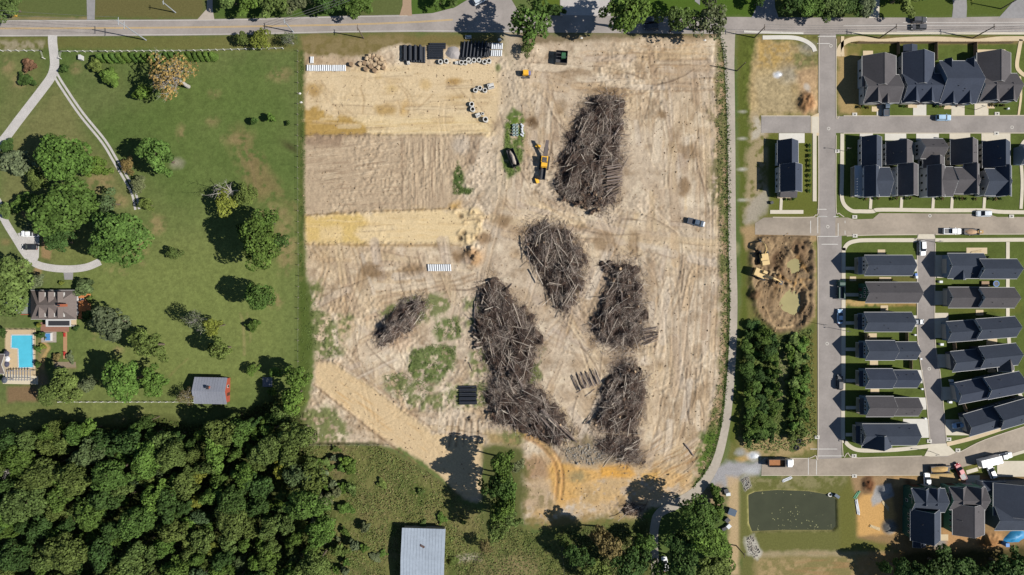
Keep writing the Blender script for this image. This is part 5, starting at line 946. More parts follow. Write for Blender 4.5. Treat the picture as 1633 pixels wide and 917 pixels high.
def leaf_mesh(name, P, Nn, sz, shade):
    """P centres, Nn normals, sz half sizes, shade per leaf -> bent diamond of two triangles"""
    n = len(P); rs = np.random.RandomState(len(P))
    Nn = Nn/np.linalg.norm(Nn, axis=1, keepdims=True); rv = rs.randn(n, 3); U = np.cross(Nn, rv); U /= np.linalg.norm(U, axis=1, keepdims=True); V = np.cross(Nn, U)
    s1 = sz[:, None]; s2 = sz[:, None]*(.6+.5*rs.rand(n, 1)); lift = Nn*sz[:, None]*.25
    Q = np.stack([P+U*s1-lift, P+V*s2+lift*.6, P-U*s1-lift, P-V*s2+lift*.6], 1).reshape(-1, 3)
    me = bpy.data.meshes.new(name); me.vertices.add(4*n); me.loops.add(6*n); me.polygons.add(2*n)
    me.vertices.foreach_set('co', Q.astype(np.float32).ravel()); b = np.arange(n)*4
    me.loops.foreach_set('vertex_index', np.stack([b, b+1, b+3, b+1, b+2, b+3], 1).astype(np.int32).ravel()); me.polygons.foreach_set('loop_start', np.arange(0, 6*n, 3, dtype=np.int32))
    me.update(calc_edges=True)
    a = me.attributes.new('shade', 'FLOAT', 'POINT'); a.data.foreach_set('value', np.repeat(shade, 4).astype(np.float32)); me.materials.append(LEAF); return me
def crown(seed, nl, n, leaf, zc=1.55, zr=.85, squash=1.0, sparse=0.0):
    rs = np.random.RandomState(seed); cs = []; rr = []
    cs.append((0, 0, zc+.05)); rr.append(.55)
    ph1, ph2 = rs.rand()*6.28, rs.rand()*6.28
    for i in range(nl):
        a = i*2.4+rs.rand()*1.2; t = math.sqrt((i+.5)/nl); rad = .80*t*(.78+.4*rs.rand())*(1+.22*math.sin(2*a+ph1)+.16*math.sin(3*a+ph2)); hgt_ = zc+zr*(.75*math.sqrt(max(0, 1-t*t))-.12+.28*(rs.rand()-.5))
        cs.append((rad*math.cos(a), rad*math.sin(a), hgt_)); rr.append(.17+.17*rs.rand())
    cs = np.array(cs); rr = np.array(rr); w_ = rr**2; w_ /= w_.sum(); idx = rs.choice(len(cs), n, p=w_)
    dv = rs.randn(n, 3); dv[:, 2] = dv[:, 2]*.9+.25; dv /= np.linalg.norm(dv, axis=1, keepdims=True)
    rad = rr[idx]*(.72+.36*rs.rand(n)**.6); P = cs[idx]+dv*rad[:, None]*np.array([1, 1, .85])
    dist = np.min(np.linalg.norm(P[:, None, :]-cs[None], axis=2)/rr[None], axis=1); keep = dist > .6
    if sparse: keep &= rs.rand(n) > sparse
    P = P[keep]; dv = dv[keep]; idx = idx[keep]; k = len(P)
    lobe = .82+.36*rs.rand(len(cs)); shade = lobe[idx]*(.72+.56*rs.rand(k))
    Nn = dv+rs.randn(k, 3)*.55+np.array([0, 0, .35]); return leaf_mesh('crown', P, Nn, leaf*(.7+.6*rs.rand(k)), shade), cs
def trunk_mesh(seed, cs, zc, dead=False, nb=7):
    r = random.Random(seed); m = MB(); p = Vector((0, 0, -.05)); rad = .075; top = zc*.62
    for k in range(3):
        q = Vector((r.uniform(-.03, .03), r.uniform(-.03, .03), top*(k+1)/3)); m.tube(p, q, rad, rad*.84, 7, caps=False); p = q; rad *= .84
    ids = list(range(1, len(cs))); r.shuffle(ids)
    for i in ids[:nb]:
        e = Vector(cs[i]); mid = p.lerp(e, .5)+Vector((0, 0, .08)); m.tube(p, mid, rad*.62, rad*.4, 5, caps=False); m.tube(mid, e, rad*.4, rad*.12, 5, caps=False)
        for j in range(3 if not dead else 7):
            d_ = Vector((r.uniform(-1, 1), r.uniform(-1, 1), r.uniform(-.1, .8)))*(.28 if not dead else .34); s_ = mid.lerp(e, r.random()); f_ = s_+d_; m.tube(s_, f_, rad*.16, rad*.05, 4, caps=False)
            if dead:
                for _ in range(3): m.tube(s_.lerp(f_, .6), f_+Vector((r.uniform(-1, 1), r.uniform(-1, 1), r.uniform(0, .6)))*.16, rad*.08, rad*.03, 3, caps=False)
    return m.mesh('trunk', BARK if not dead else DEADB)
TV = {}
def variants(key, cnt, nl, n, leaf, **k):
    L = []
    for i in range(cnt):
        c_, cs = crown(hash_(key)+i*7, nl+i % 3*3, n, leaf, **k); L.append((c_, trunk_mesh(hash_(key)+i, cs, k.get('zc', 1.55), key == 'half', nb=20 if key == 'half' else 9 if k.get('sparse') else 6)))
    TV[key] = L
def hash_(s): return sum(ord(c)*(i+3) for i, c in enumerate(s)) % 9999
variants('big', 6, 38, 5600, .052); variants('mid', 6, 24, 2500, .068); variants('sparse', 3, 18, 2200, .07, sparse=.25); variants('low', 4, 12, 1500, .12, zc=.75, zr=.6); variants('half', 2, 22, 2000, .045, sparse=.3)
def cone_crown(seed):
    rs = np.random.RandomState(seed); n = 1500; t = rs.rand(n)**.8; a = rs.rand(n)*6.283; r = (1-t)**.5*.95*(.75+.3*rs.rand(n))*np.clip(t*8, .5, 1); P = np.stack([r*np.cos(a), r*np.sin(a), t*3.2+.05], 1); Nn = np.stack([np.cos(a), np.sin(a), .5+0*a], 1)+rs.randn(n, 3)*.4
    return leaf_mesh('crown', P, Nn, .16*(.7+.6*rs.rand(n)), .75+.5*rs.rand(n))
TV['cone'] = [(cone_crown(i), MB().tube((0, 0, -.1), (0, 0, 1.5), .1, .05, 6).mesh('trunk', BARK)) for i in range(3)]
HR = {'big': 2.35, 'mid': 2.35, 'sparse': 2.4, 'low': 1.35, 'cone': 3.2, 'half': 2.4}
GCOL = {'green': (85, 109, 49), 'dark': (66, 89, 43), 'olive': (94, 110, 56), 'yellow': (122, 128, 54), 'bright': (94, 120, 52), 'brown': (116, 104, 66), 'orange': (160, 138, 86), 'red': (106, 82, 64), 'blue': (82, 100, 64), 'grey': (100, 108, 76)}
def tree(px, py, rpx, h, kind, colour, label, group=None, name='tree', cat='tree', jit=.12, kc=1.0):
    """crown centre and radius as seen in the photograph, height in metres"""
    zc = h*.62; R = rpx*S*(1-zc/H); p = Wp(px, py, zc); gx_ = p.x/S+CX; gy_ = CY-p.y/S
    p.z = hgt(gx_, gy_)-.05; i = rnd.randrange(len(TV[kind])); cr, tr = TV[kind][i]
    t = thing(name, label, cat, p, rnd.random()*6.28, group); t.scale = (R*rnd.uniform(.84, 1.16), R*rnd.uniform(.84, 1.16), h/HR[kind]); t.rotation_euler = (rnd.uniform(-.08, .08), rnd.uniform(-.08, .08), t.rotation_euler.z)
    c = link('crown', cr, t); col = seen(*GCOL[colour], k=1.3); k = kc*(1+rnd.uniform(-jit, jit)); j = rnd.uniform(-jit, jit)*.6; c.color = (col[0]*k*(1+j), col[1]*k, col[2]*k*(1-j), 1)
    link('trunk', tr, t); return t
YT = [  # solitary trees and shrubs of the big garden: x, y, r, h, kind, colour, label
 (47, 102, 13.5, 2.4, 'low', 'red', 'rusty red round shrub near the gravel drive fork'), (41, 127, 13, 2.6, 'low', 'dark', 'dark green ball shrub below the rusty red shrub'), (11, 234, 13, 2.4, 'low', 'dark', 'flat dark green shrub at the left edge beside the gravel drive'), (102, 109, 8, 2, 'low', 'dark', 'small dark shrub just east of the drive fork'),
 (154, 103, 13, 3, 'low', 'olive', 'olive shrub between white box and hedge row'), (174, 124, 17, 4, 'low', 'green', 'round green bush south of the hedge row'), (227, 147, 13, 5, 'low', 'bright', 'bright green small tree left of the autumn tree'), (278, 124, 40, 15, 'half', 'orange', 'large half bare tree with orange brown autumn leaves'),
 (404, 193, 8, 3, 'low', 'dark', 'small dark bush on the lawn beside a yellow green one'), (431, 187, 9, 4, 'low', 'bright', 'small yellow green tree on the open lawn'), (459, 196, 4, 1.5, 'low', 'dark', 'tiny dark bush near the wire fence'), (256, 251, 28, 13, 'mid', 'green', 'round green tree right of the wheel track'), (204, 264, 13, 4, 'sparse', 'brown', 'brownish thin bush beside the wheel track'), (222, 297, 13, 4.5, 'mid', 'grey', 'grey green bush overhanging the wheel track'), (236, 326, 12, 4, 'mid', 'olive', 'olive bush at the lower end of the wheel track'),
 (112, 262, 42, 18, 'big', 'bright', 'large bright green tree, upper one of the garden clump'), (106, 335, 44, 18, 'big', 'green', 'large green tree, middle one of the garden clump'), (193, 376, 53, 20, 'big', 'green', 'widest round green tree right of the garden clump'), (158, 268, 20, 8, 'mid', 'bright', 'bright smaller tree on the east side of the upper large tree'), (34, 262, 24, 7, 'mid', 'grey', 'grey green tree at the left edge above the drive'), (62, 288, 19, 7, 'mid', 'olive', 'yellowish tree between two larger trees'), (36, 325, 17, 5, 'mid', 'green', 'green bush beside the round flower bed'), (8, 334, 14, 4, 'low', 'olive', 'olive bush cut by the left edge at the drive'), (173, 322, 18, 10, 'sparse', 'blue', 'thin blue green conifer above the widest tree'), (95, 385, 20, 10, 'mid', 'dark', 'dark tree at the foot of the garden clump'),
 (18, 452, 40, 15, 'big', 'olive', 'broad olive tree at the left edge above the farmhouse'), (55, 448, 16, 6, 'mid', 'grey', 'grey green tree beside the farmhouse roof'), (53, 362, 11, 3, 'sparse', 'grey', 'thin grey bush behind the white parked car'), (133, 459, 17, 4, 'low', 'blue', 'rounded blue green shrub north east of the farmhouse'), (139, 504, 11, 3, 'low', 'dark', 'dark round shrub at the corner of the orange deck'), (143, 477, 6, 2, 'low', 'olive', 'small olive shrub by the deck chairs'), (98, 451, 4, 1.5, 'low', 'yellow', 'tiny yellow shrub north of the farmhouse'),
 (277, 404, 12, 4.5, 'sparse', 'olive', 'small thin tree alone on the middle lawn'), (362, 322, 20, 8, 'mid', 'yellow', 'yellow green tree below the dead white tree'), (392, 314, 18, 8, 'mid', 'olive', 'olive tree just below the dead white tree'), (420, 352, 24, 16, 'mid', 'green', 'tall green tree at the top of the dense lawn clump'), (412, 388, 34, 19, 'big', 'green', 'largest dark green tree of the lawn clump'), (444, 388, 19, 13, 'mid', 'dark', 'dark tree on the east side of the lawn clump'), (404, 366, 18, 17, 'mid', 'dark', 'dark tree in the middle of the lawn clump'),
 (417, 476, 25, 15, 'big', 'green', 'single round green tree with long shadow near the fence'), (403, 519, 10, 3, 'low', 'green', 'small bush below the single round tree'), (344, 520, 16, 11, 'mid', 'yellow', 'yellow green tree beside a half bare one'), (313, 511, 18, 12, 'half', 'grey', 'half bare grey tree on the lower lawn'), (352, 557, 19, 12, 'mid', 'olive', 'olive tree above the metal roofed shed'), (404, 590, 11, 4, 'mid', 'green', 'small green tree beside the well cover path'), (440, 594, 10, 6, 'mid', 'bright', 'bright slim tree above the well cover'), (434, 626, 8, 3, 'low', 'bright', 'small bright bush south of the well cover'),
 (178, 513, 26, 13, 'mid', 'grey', 'grey green tree with two stems east of the farmhouse'), (238, 553, 27, 14, 'mid', 'olive', 'pale olive tree on the lawn south east of the farmhouse'), (204, 606, 32, 15, 'big', 'bright', 'large bright green tree at the lower garden fence'), (248, 612, 22, 9, 'mid', 'bright', 'second bright green tree at the lower garden fence'), (112, 616, 26, 13, 'mid', 'olive', 'wide olive tree south of the garden terrace'), (84, 624, 18, 8, 'mid', 'olive', 'smaller olive tree beside the bare vegetable bed'), (140, 612, 14, 8, 'mid', 'grey', 'slim grey tree east of the wide olive tree'), (298, 634, 15, 6, 'half', 'brown', 'bare brownish tree at the west end of the metal roofed shed'),
 (66, 535, 7, 2.5, 'low', 'dark', 'dark shrub at the upper corner of the pool fence'), (61, 557, 6, 2, 'low', 'green', 'green shrub in the middle of the pool fence'), (60, 580, 6, 2.5, 'low', 'dark', 'dark shrub at the lower corner of the pool fence'), (3, 530, 9, 4, 'mid', 'dark', 'dark tree left of the pool'), (68, 553, 6, 1.5, 'low', 'yellow', 'yellow shrub beside the curved garden path'), (91, 570, 7, 2, 'low', 'brown', 'brown shrub at the left end of the stone terrace'), (112, 570, 8, 1.6, 'low', 'grey', 'grey shrub at the right end of the stone terrace'), (62, 518, 4, 2.5, 'low', 'yellow', 'yellow hedge beside the farmhouse porch'), (121, 523, 5, 1.5, 'low', 'dark', 'low dark shrub at the porch corner'),
 (472, 598, 20, 13, 'mid', 'green', 'green tree at the fence corner above the wood'), (468, 630, 22, 13, 'mid', 'bright', 'bright tree at the edge of the building site'), (452, 655, 18, 9, 'mid', 'olive', 'olive tree at the corner of the wood'), (478, 640, 12, 6, 'low', 'olive', 'low olive bush at the edge of the graded strip'),
 (419, 62, 18, 6, 'mid', 'yellow', 'yellow green tree at the roadside fence'), (388, 62, 12, 5, 'sparse', 'olive', 'thin olive bush at the roadside fence'), (462, 63, 14, 6, 'half', 'grey', 'half bare grey tree at the end of the roadside fence')]
for a in YT: tree(*a, group=None, name='shrub' if a[3] < 4 else 'tree', cat='shrub' if a[3] < 4 else 'tree')
RT = [(841, 36, 38, 20, 'sparse', 'green', 'tall dark green tree at the site entrance beside the road'), (1000, 22, 36, 18, 'mid', 'green', 'dense green roadside tree right of the concrete apron'), (1079, 32, 30, 14, 'sparse', 'olive', 'olive roadside tree with dark trunk leaning out'), (1131, 30, 33, 15, 'sparse', 'grey', 'sparse grey green roadside tree near the lane'), (842, 78, 14, 4, 'sparse', 'olive', 'scruffy bush at the foot of the entrance tree'),
      (14, 8, 24, 8, 'mid', 'olive', 'olive tree in the top left corner'), (366, -4, 24, 8, 'mid', 'olive', 'olive tree over the top edge left of the bright tree'), (398, 2, 22, 8, 'mid', 'bright', 'bright green tree over the top edge'), (438, 4, 26, 9, 'mid', 'olive', 'spreading olive tree over the top edge'), (478, 2, 22, 8, 'sparse', 'grey', 'half bare grey tree over the top edge'), (522, -6, 24, 9, 'mid', 'dark', 'dark tree over the top edge by the wires'), (578, 2, 30, 9, 'mid', 'green', 'wide green tree over the top edge'), (550, 4, 18, 8, 'mid', 'dark', 'dark slim tree over the top edge'), (700, -2, 14, 6, 'mid', 'green', 'small tree at the top edge near the junction'), (724, 4, 9, 4, 'mid', 'olive', 'little tree on the grass corner at the junction'), (885, 14, 12, 4, 'low', 'dark', 'dark shrub beside the concrete apron'),
      (1262, 2, 22, 9, 'mid', 'dark', 'dark tree at the top edge above the corner lot'), (1290, 10, 22, 9, 'mid', 'green', 'green tree at the top edge above the corner lot'), (1320, 8, 24, 9, 'mid', 'olive', 'olive tree at the top edge above the street junction'), (1350, 8, 22, 8, 'mid', 'dark', 'dark tree at the top edge right of the junction'), (1377, 8, 20, 8, 'mid', 'grey', 'grey green tree left of the pale driveway'), (1437, -8, 28, 9, 'mid', 'olive', 'tree over the top edge shading the right lawn'), (1475, -16, 22, 8, 'mid', 'green', 'green tree just reaching in over the top right lawn'), (1210, 0, 12, 6, 'mid', 'dark', 'dark tree left of the shaded drive'), (1548, -8, 12, 5, 'mid', 'yellow', 'yellow tree reaching in over the top edge'),
      (800, 742, 24, 17, 'mid', 'green', 'northernmost tree of the strip beside the graded ramp'), (792, 768, 20, 18, 'mid', 'dark', 'dark tree, second in the strip beside the graded ramp'), (808, 780, 22, 17, 'mid', 'green', 'green tree, third in the strip beside the graded ramp'), (796, 806, 22, 17, 'mid', 'green', 'green tree, fourth in the strip beside the graded ramp'), (790, 834, 22, 15, 'mid', 'olive', 'olive tree at the south end of the strip'), (814, 820, 20, 12, 'mid', 'olive', 'olive tree at the south east end of the strip'), (772, 868, 12, 6, 'sparse', 'brown', 'thin brown bush south of the tree strip'), (822, 745, 14, 6, 'sparse', 'grey', 'thin bush at the north east end of the strip'),
      (968, 858, 26, 15, 'mid', 'brown', 'brown tinged tree at the bottom below the orange soil'), (925, 885, 22, 10, 'mid', 'dark', 'dark tree on the shaded meadow'), (1000, 895, 30, 12, 'mid', 'dark', 'dark tree at the bottom left of the lane'), (1025, 870, 20, 9, 'mid', 'green', 'green tree left of the lane end'), (955, 912, 24, 10, 'mid', 'olive', 'olive tree at the bottom edge of the meadow'), (1106, 826, 36, 16, 'big', 'green', 'large green tree beside the lane bend'), (1124, 862, 32, 15, 'big', 'bright', 'large bright tree below the lane bend'), (1082, 862, 22, 10, 'mid', 'dark', 'dark tree between lane and bright tree'), (1090, 902, 32, 12, 'mid', 'dark', 'dark tree at the bottom edge right of the lane'), (1140, 902, 28, 9, 'mid', 'olive', 'olive tree at the bottom edge by the sandy strip'), (1046, 908, 16, 8, 'mid', 'green', 'tree over the lower end of the lane'), (1146, 795, 12, 4, 'low', 'green', 'upper bush of the hedge beside the machines'), (1146, 815, 13, 5, 'low', 'bright', 'lower bush of the hedge beside the machines'), (1140, 782, 9, 3, 'low', 'green', 'small bush at the top of the machine hedge'), (900, 862, 14, 6, 'sparse', 'olive', 'thin tree at the shaded meadow corner'),
      (497, 752, 26, 10, 'mid', 'olive', 'wide yellow tinged tree at the east edge of the wood'), (560, 745, 12, 3, 'low', 'green', 'bush on the meadow near its north edge'), (720, 730, 14, 2, 'low', 'dark', ''), (660, 862, 12, 5, 'sparse', 'green', '')]
for a in RT:
    if a[6]: tree(*a, name='shrub' if a[3] < 4 else 'tree', cat='shrub' if a[3] < 4 else 'tree')
for i, (x, r_) in enumerate([(1405, 10), (1438, 20), (1468, 24), (1500, 30), (1534, 30), (1566, 34), (1600, 30), (1632, 32), (1450, 26), (1485, 28), (1550, 28), (1590, 30)]): tree(x, 903+(i % 3)*9 if i < 8 else 928, r_, 10+i % 3, 'mid', 'dark', '%s dark tree along the bottom right edge' % ['smallest leftmost', 'second', 'third', 'fourth', 'fifth', 'sixth', 'seventh', 'rightmost', 'back row first', 'back row second', 'back row third', 'back row fourth'][i], 'trees along the bottom right edge')  # dark leaf colour stands in for the shade over these trees
# woodland
r3 = random.Random(11); pts = []
def inside(pl, x, y):
    c = False; n = len(pl)
    for i in range(n):
        (ax, ay), (bx, by) = pl[i], pl[(i+1) % n]
        if (ay > y) != (by > y) and x < (bx-ax)*(y-ay)/(by-ay)+ax: c = not c
    return c
WD = [(-40, 712), (30, 696), (60, 702), (85, 672), (112, 690), (140, 668), (170, 698), (200, 690), (240, 664), (265, 688), (300, 690), (345, 672), (390, 658), (450, 650), (474, 690), (495, 735), (512, 790), (518, 850), (500, 940), (-40, 950)]
tries = 0
while tries < 6000 and len(pts) < 205:
    tries += 1; x, y = r3.uniform(-30, 525), r3.uniform(665, 945); r_ = r3.choice([10, 12, 15, 18, 21, 24, 27])
    if inside(WD, x, y) and all((x-a)**2+(y-b)**2 > ((r_+c)*.66)**2 for a, b, c in pts): pts.append((x, y, r_))
CW = ['green']*5+['dark']*5+['olive']*5+['green', 'blue', 'yellow', 'bright', 'bright', 'olive', 'dark', 'bright']
LBL = {'green': 'mid green broadleaf tree in the dense wood', 'dark': 'dark green broadleaf tree in the dense wood', 'olive': 'olive green broadleaf tree in the dense wood', 'blue': 'blue green tree in the dense wood', 'grey': 'grey green thin tree in the dense wood', 'yellow': 'yellow leaved tree standing out in the dense wood', 'brown': 'brownish tree in the dense wood', 'bright': 'bright green tree in the dense wood'}
for x, y, r_ in pts:
    c_ = r3.choice(CW); c_ = 'olive' if c_ == 'yellow' and r_ > 14 else c_; tree(x, y, r_*1.08, r_*S*2.3+r3.uniform(3, 8), 'big' if r_ > 22 else ('sparse' if c_ in ('grey', 'brown') else 'mid'), c_, '%s %s, %s' % ('tall' if r_ > 20 else 'mid sized' if r_ > 13 else 'small', LBL[c_], ('left' if x < 130 else 'centre left' if x < 260 else 'centre right' if x < 390 else 'right')+(' upper edge' if y < 730 else ' middle' if y < 820 else ' lower part')), 'woodland trees, '+c_, jit=.12, kc=.95)
# thicket beside the lane
tp = []; tries = 0
TH = [(1190, 535), (1206, 512), (1238, 545), (1240, 640), (1230, 700), (1190, 706)]; TH2 = [(1258, 548), (1290, 528), (1292, 600), (1282, 690), (1260, 700), (1262, 620)]
while tries < 3000 and len(tp) < 80:
    tries += 1; x, y = r3.uniform(1186, 1294), r3.uniform(510, 708); r_ = r3.choice([6, 8, 10, 11])
    if (inside(TH, x, y) or inside(TH2, x, y)) and all((x-a)**2+(y-b)**2 > ((r_+c)*.62)**2 for a, b, c in tp): tp.append((x, y, r_))
for x, y, r_ in tp:
    w1 = x < 1248; c_ = r3.choice(['dark', 'green', 'green'] if w1 else ['green', 'olive', 'bright']); tree(x, y, r_*1.05, r3.uniform(2.4, 4.4) if w1 else r3.uniform(1.8, 3.2), 'mid' if r_ > 9 and w1 else 'low', c_, '%s young %s tree in the thicket %s, %s' % ('broad' if r_ > 9 else 'slim', c_, 'along the lane' if w1 else 'nearest the new street', 'just below the excavation' if y < 560 else 'upper middle' if y < 610 else 'lower middle' if y < 660 else 'at its lower end'), 'thicket %s %s' % (c_, 'west' if w1 else 'east'), name='sapling', cat='sapling', kc=1.0 if w1 else 1.2)
# columnar hedge row
ORD = ['first', 'second', 'third', 'fourth', 'fifth', 'sixth', 'seventh', 'eighth', 'ninth', 'tenth']
for i in range(10): tree(160+i*10.3, 89.5, 8.2, 4.6, 'cone', 'green', 'columnar evergreen, %s from the left in the western hedge row' % ORD[i], 'hedge row west', name='columnar_evergreen', cat='evergreen')
for i in range(9): tree(266+i*8.9, 88, 7.6, 4.4, 'cone', 'green', 'columnar evergreen, %s from the left in the eastern hedge row' % ORD[i], 'hedge row east', name='columnar_evergreen', cat='evergreen')
for y in range(232, 312, 8): tree(1291, y, 3, 1, 'low', 'green', 'small round shrub in the row beside the lone house', 'shrubs beside lone house', name='shrub', cat='shrub')
for i, (x, y) in enumerate([(1375, 316), (1381, 317), (1395, 317), (1401, 316), (1424, 317), (1430, 316), (1446, 317), (1452, 316), (1496, 317), (1503, 317), (1526, 316), (1534, 316), (1541, 317), (1556, 317), (1580, 317), (1588, 317), (1596, 317), (1370, 170), (1376, 170), (1384, 171), (1440, 169), (1446, 169), (1494, 169), (1499, 169), (1504, 169), (1582, 167), (1590, 168), (1600, 168), (1253, 317.5), (1260, 317.5), (1266, 317.5)]): tree(x, y, 2.6, .9, 'low', 'brown' if i % 2 else 'green', 'small %s shrub in a front bed of the new houses' % ('brown' if i % 2 else 'green'), 'front bed shrubs '+('brown' if i % 2 else 'green'), name='shrub', cat='shrub')
mp = []; tries = 0; MDX = [(500, 716), (600, 716), (690, 762), (740, 812), (765, 840), (765, 900), (720, 915), (715, 850), (632, 840), (630, 915), (520, 915), (530, 800)]
while tries < 800 and len(mp) < 14:
    tries += 1; x, y = r3.uniform(500, 770), r3.uniform(714, 915)
    if inside(MDX, x, y) and all((x-a)**2+(y-b)**2 > 150 for a, b in mp):
        mp.append((x, y)); c_ = r3.choice(['olive', 'green', 'bright', 'grey', 'olive']); tree(x, y, r3.uniform(4, 9), r3.uniform(.7, 1.5), 'low', c_, 'low %s bush growing in the scrubby meadow' % c_, 'meadow bushes '+c_, name='shrub', cat='shrub')
sp_ = []; tries = 0
while tries < 900 and len(sp_) < 30:
    tries += 1; x, y = r3.uniform(500, 585), r3.uniform(725, 915)
    if x < 590-abs(y-860)*.25 and r3.random() < (1.15-(x-500)/85) and all((x-a)**2+(y-b)**2 > 130 for a, b in sp_):
        sp_.append((x, y)); c_ = r3.choice(['olive', 'green', 'bright', 'grey']); tree(x, y, r3.uniform(6, 13), r3.uniform(2, 4.5), 'low', c_, '%s scrub bush between the wood and the meadow' % c_, 'scrub bushes '+c_, name='shrub', cat='shrub')
# dead trees
def dead(px, py, h, lean, label, rr=1.0):
    p = Wg(px, py); cs = [(0, 0, 1.5)]+[(math.cos(a)*.75, math.sin(a)*.75, 1.5+.9*math.sin(a*2.3)) for a in np.linspace(0, 5.6, 9)]
    t = thing('dead_tree', label, 'tree', p, 0); t.scale = (h*.34*rr, h*.34*rr, h/2.3); t.rotation_euler = (lean[0], lean[1], 0); link('trunk', trunk_mesh(int(px), cs, 1.5, True, 9), t)
dead(388, 304, 12, (.15, -.4), 'bleached dead tree with bare white branches on the lawn'); dead(62, 742, 13, (.05, -.2), 'bleached dead tree rising from the left of the wood', .8); dead(152, 722, 13, (.1, .1), 'bleached dead snag in the middle of the wood', .6); dead(112, 775, 10, (.5, .1), 'leaning bare dead snag in the wood gap', .6); dead(20, 780, 11, (.2, -.5), 'fallen bare tree at the far left of the wood', .6)
# weeds: stuff
def weeds(name, label, polys, n, hmax, sz, col, seed, spot=.5, fs=9):
    rs = np.random.RandomState(seed); P = []
    for pl, share in polys:
        x0, x1 = min(p[0] for p in pl), max(p[0] for p in pl); y0, y1 = min(p[1] for p in pl), max(p[1] for p in pl); k = int(n*share)
        xx = rs.uniform(x0, x1, k*3); yy = rs.uniform(y0, y1, k*3); nz = fbm(xx, yy, fs, 4, seed); ok = (sdf(pl, xx, yy) > 0) & (nz > 1-spot-rs.rand(k*3)*.18); xx, yy, nz = xx[ok][:k], yy[ok][:k], nz[ok][:k]
        ii = np.clip(((xx-gx[0])/STEP).astype(int), 0, NX-1); jj = np.clip(((yy-gy[0])/STEP).astype(int), 0, NY-1)
        P.append(np.stack([(xx-CX)*S, (CY-yy)*S, Z[jj, ii]+rs.rand(len(xx))*hmax*np.clip((nz-.35)*3, .15, 1)], 1))
    P = np.concatenate(P); k = len(P); Nn = rs.randn(k, 3)*.6+np.array([0, 0, .8]); me = leaf_mesh(name, P, Nn, sz*(.6+.8*rs.rand(k)), .8+.4*rs.rand(k)); o = link(name, me); o.color = (*seen(*col, k=1.2), 1); tag(o, label, 'weeds', kind='stuff'); return o
weeds('meadow_weeds', 'tall tangled weeds covering the meadow by the barn', [(MD, 1)], 24000, .45, .2, (114, 126, 70), 3, .52, 30)
weeds('meadow_weeds_dry', 'dry brownish weeds between the meadow plants', [(MD, 1)], 7000, .4, .2, (138, 130, 88), 4, .45, 24)
weeds('wood_undergrowth', 'undergrowth between the trees of the wood', [(WOOD, 1)], 26000, 1.2, .32, (84, 98, 48), 5, .75)
weeds('lane_edge_weeds', 'dark green weeds along the lane edge', [(ribbon_poly(smoothpts([(1149, 62), (1156, 100), (1159.5, 200), (1160.5, 300), (1161, 400), (1162, 480), (1160, 560), (1154, 640), (1146, 690), (1130, 742), (1104, 778)], 3), 5)[0]+ribbon_poly(smoothpts([(1149, 62), (1156, 100), (1159.5, 200), (1160.5, 300), (1161, 400), (1162, 480), (1160, 560), (1154, 640), (1146, 690), (1130, 742), (1104, 778)], 3), 5)[1][::-1], .7), (EDG, .3)], 9000, .7, .18, (78, 98, 46), 6, .8)
weeds('site_regrowth', 'green weeds sprouting on the bare site', [([(655, 560), (690, 548), (728, 552), (725, 585), (700, 612), (668, 612), (650, 590)], .25), ([(610, 600), (650, 590), (690, 625), (650, 645)], .1), ([(690, 515), (730, 505), (738, 538), (700, 545)], .08), ([(806, 190), (834, 182), (836, 240), (830, 272), (812, 284), (800, 262)], .12), ([(722, 285), (730, 258), (738, 272), (740, 300), (755, 300), (750, 310), (722, 310)], .12), ([(500, 480), (540, 520), (545, 565), (500, 580), (485, 540)], .1), ([(712, 612), (778, 608), (778, 650), (712, 640)], .1), ([(478, 84), (485, 84), (490, 440), (498, 560), (485, 640), (476, 640)], .13)], 5000, .35, .15, (104, 122, 66), 7, .45)
weeds('thicket_ground_cover', 'low green cover between the thicket trees', [([(1186, 520), (1206, 508), (1240, 536), (1296, 522), (1302, 700), (1270, 720), (1186, 716)], 1)], 7000, .7, .22, (112, 126, 70), 8, .7)
# ------------------------------------------------------------------ vehicles
def paint_mat(nm, c, met=.0): return mat('paint_'+nm, c, .35, .04, 3, met, world=False, spec=.5, coat=.4)
PM = {'white': paint_mat('white', (.7, .71, .72)), 'silver': paint_mat('silver', (.42, .46, .5)), 'black': paint_mat('black', (.016, .017, .02)), 'navy': paint_mat('navy', (.05, .075, .11)), 'red': paint_mat('red', (.30, .03, .04)), 'blue': paint_mat('blue', (.25, .38, .52)), 'green': paint_mat('dark_green', (.02, .06, .045)), 'grey': paint_mat('grey', (.12, .13, .14)), 'yellow': paint_mat('machine_yellow', (.62, .34, .03)), 'tan': paint_mat('machine_tan', (.50, .36, .16)), 'dgrey': paint_mat('dark_grey', (.05, .05, .055))}
RUB = mat('rubber', (.02, .02, .02), .9, .2, 3, world=False); RIM = mat('wheel_rim', (.35, .35, .36), .4, .1, 3, .6, world=False); CARGL = mat('car_glass', (.015, .018, .022), .08, .05, 2, world=False, spec=.6); LAMP = mat('headlamp', (.75, .75, .72), .2, .05, 3, world=False); TAIL = mat('tail_lamp', (.35, .02, .02), .3, .05, 3, world=False); STEEL = mat('dark_steel', (.05, .05, .055), .6, .2, 3, world=False); DIRTL = mat('soil_load', seen(196, 160, 116), 1, .3, 3, world=False, bump=.6)
def wheels(t, xs, hw, r=.34, w_=.24):
    for x in xs:
        for s_ in (-1, 1):
            o = MB().tube((x, s_*(hw-w_), r), (x, s_*hw, r), r, n=14).build('wheel', RUB, t); MB().tube((x, s_*(hw-.02), r), (x, s_*(hw+.015), r), r*.55, n=10).build('rim', RIM, o)
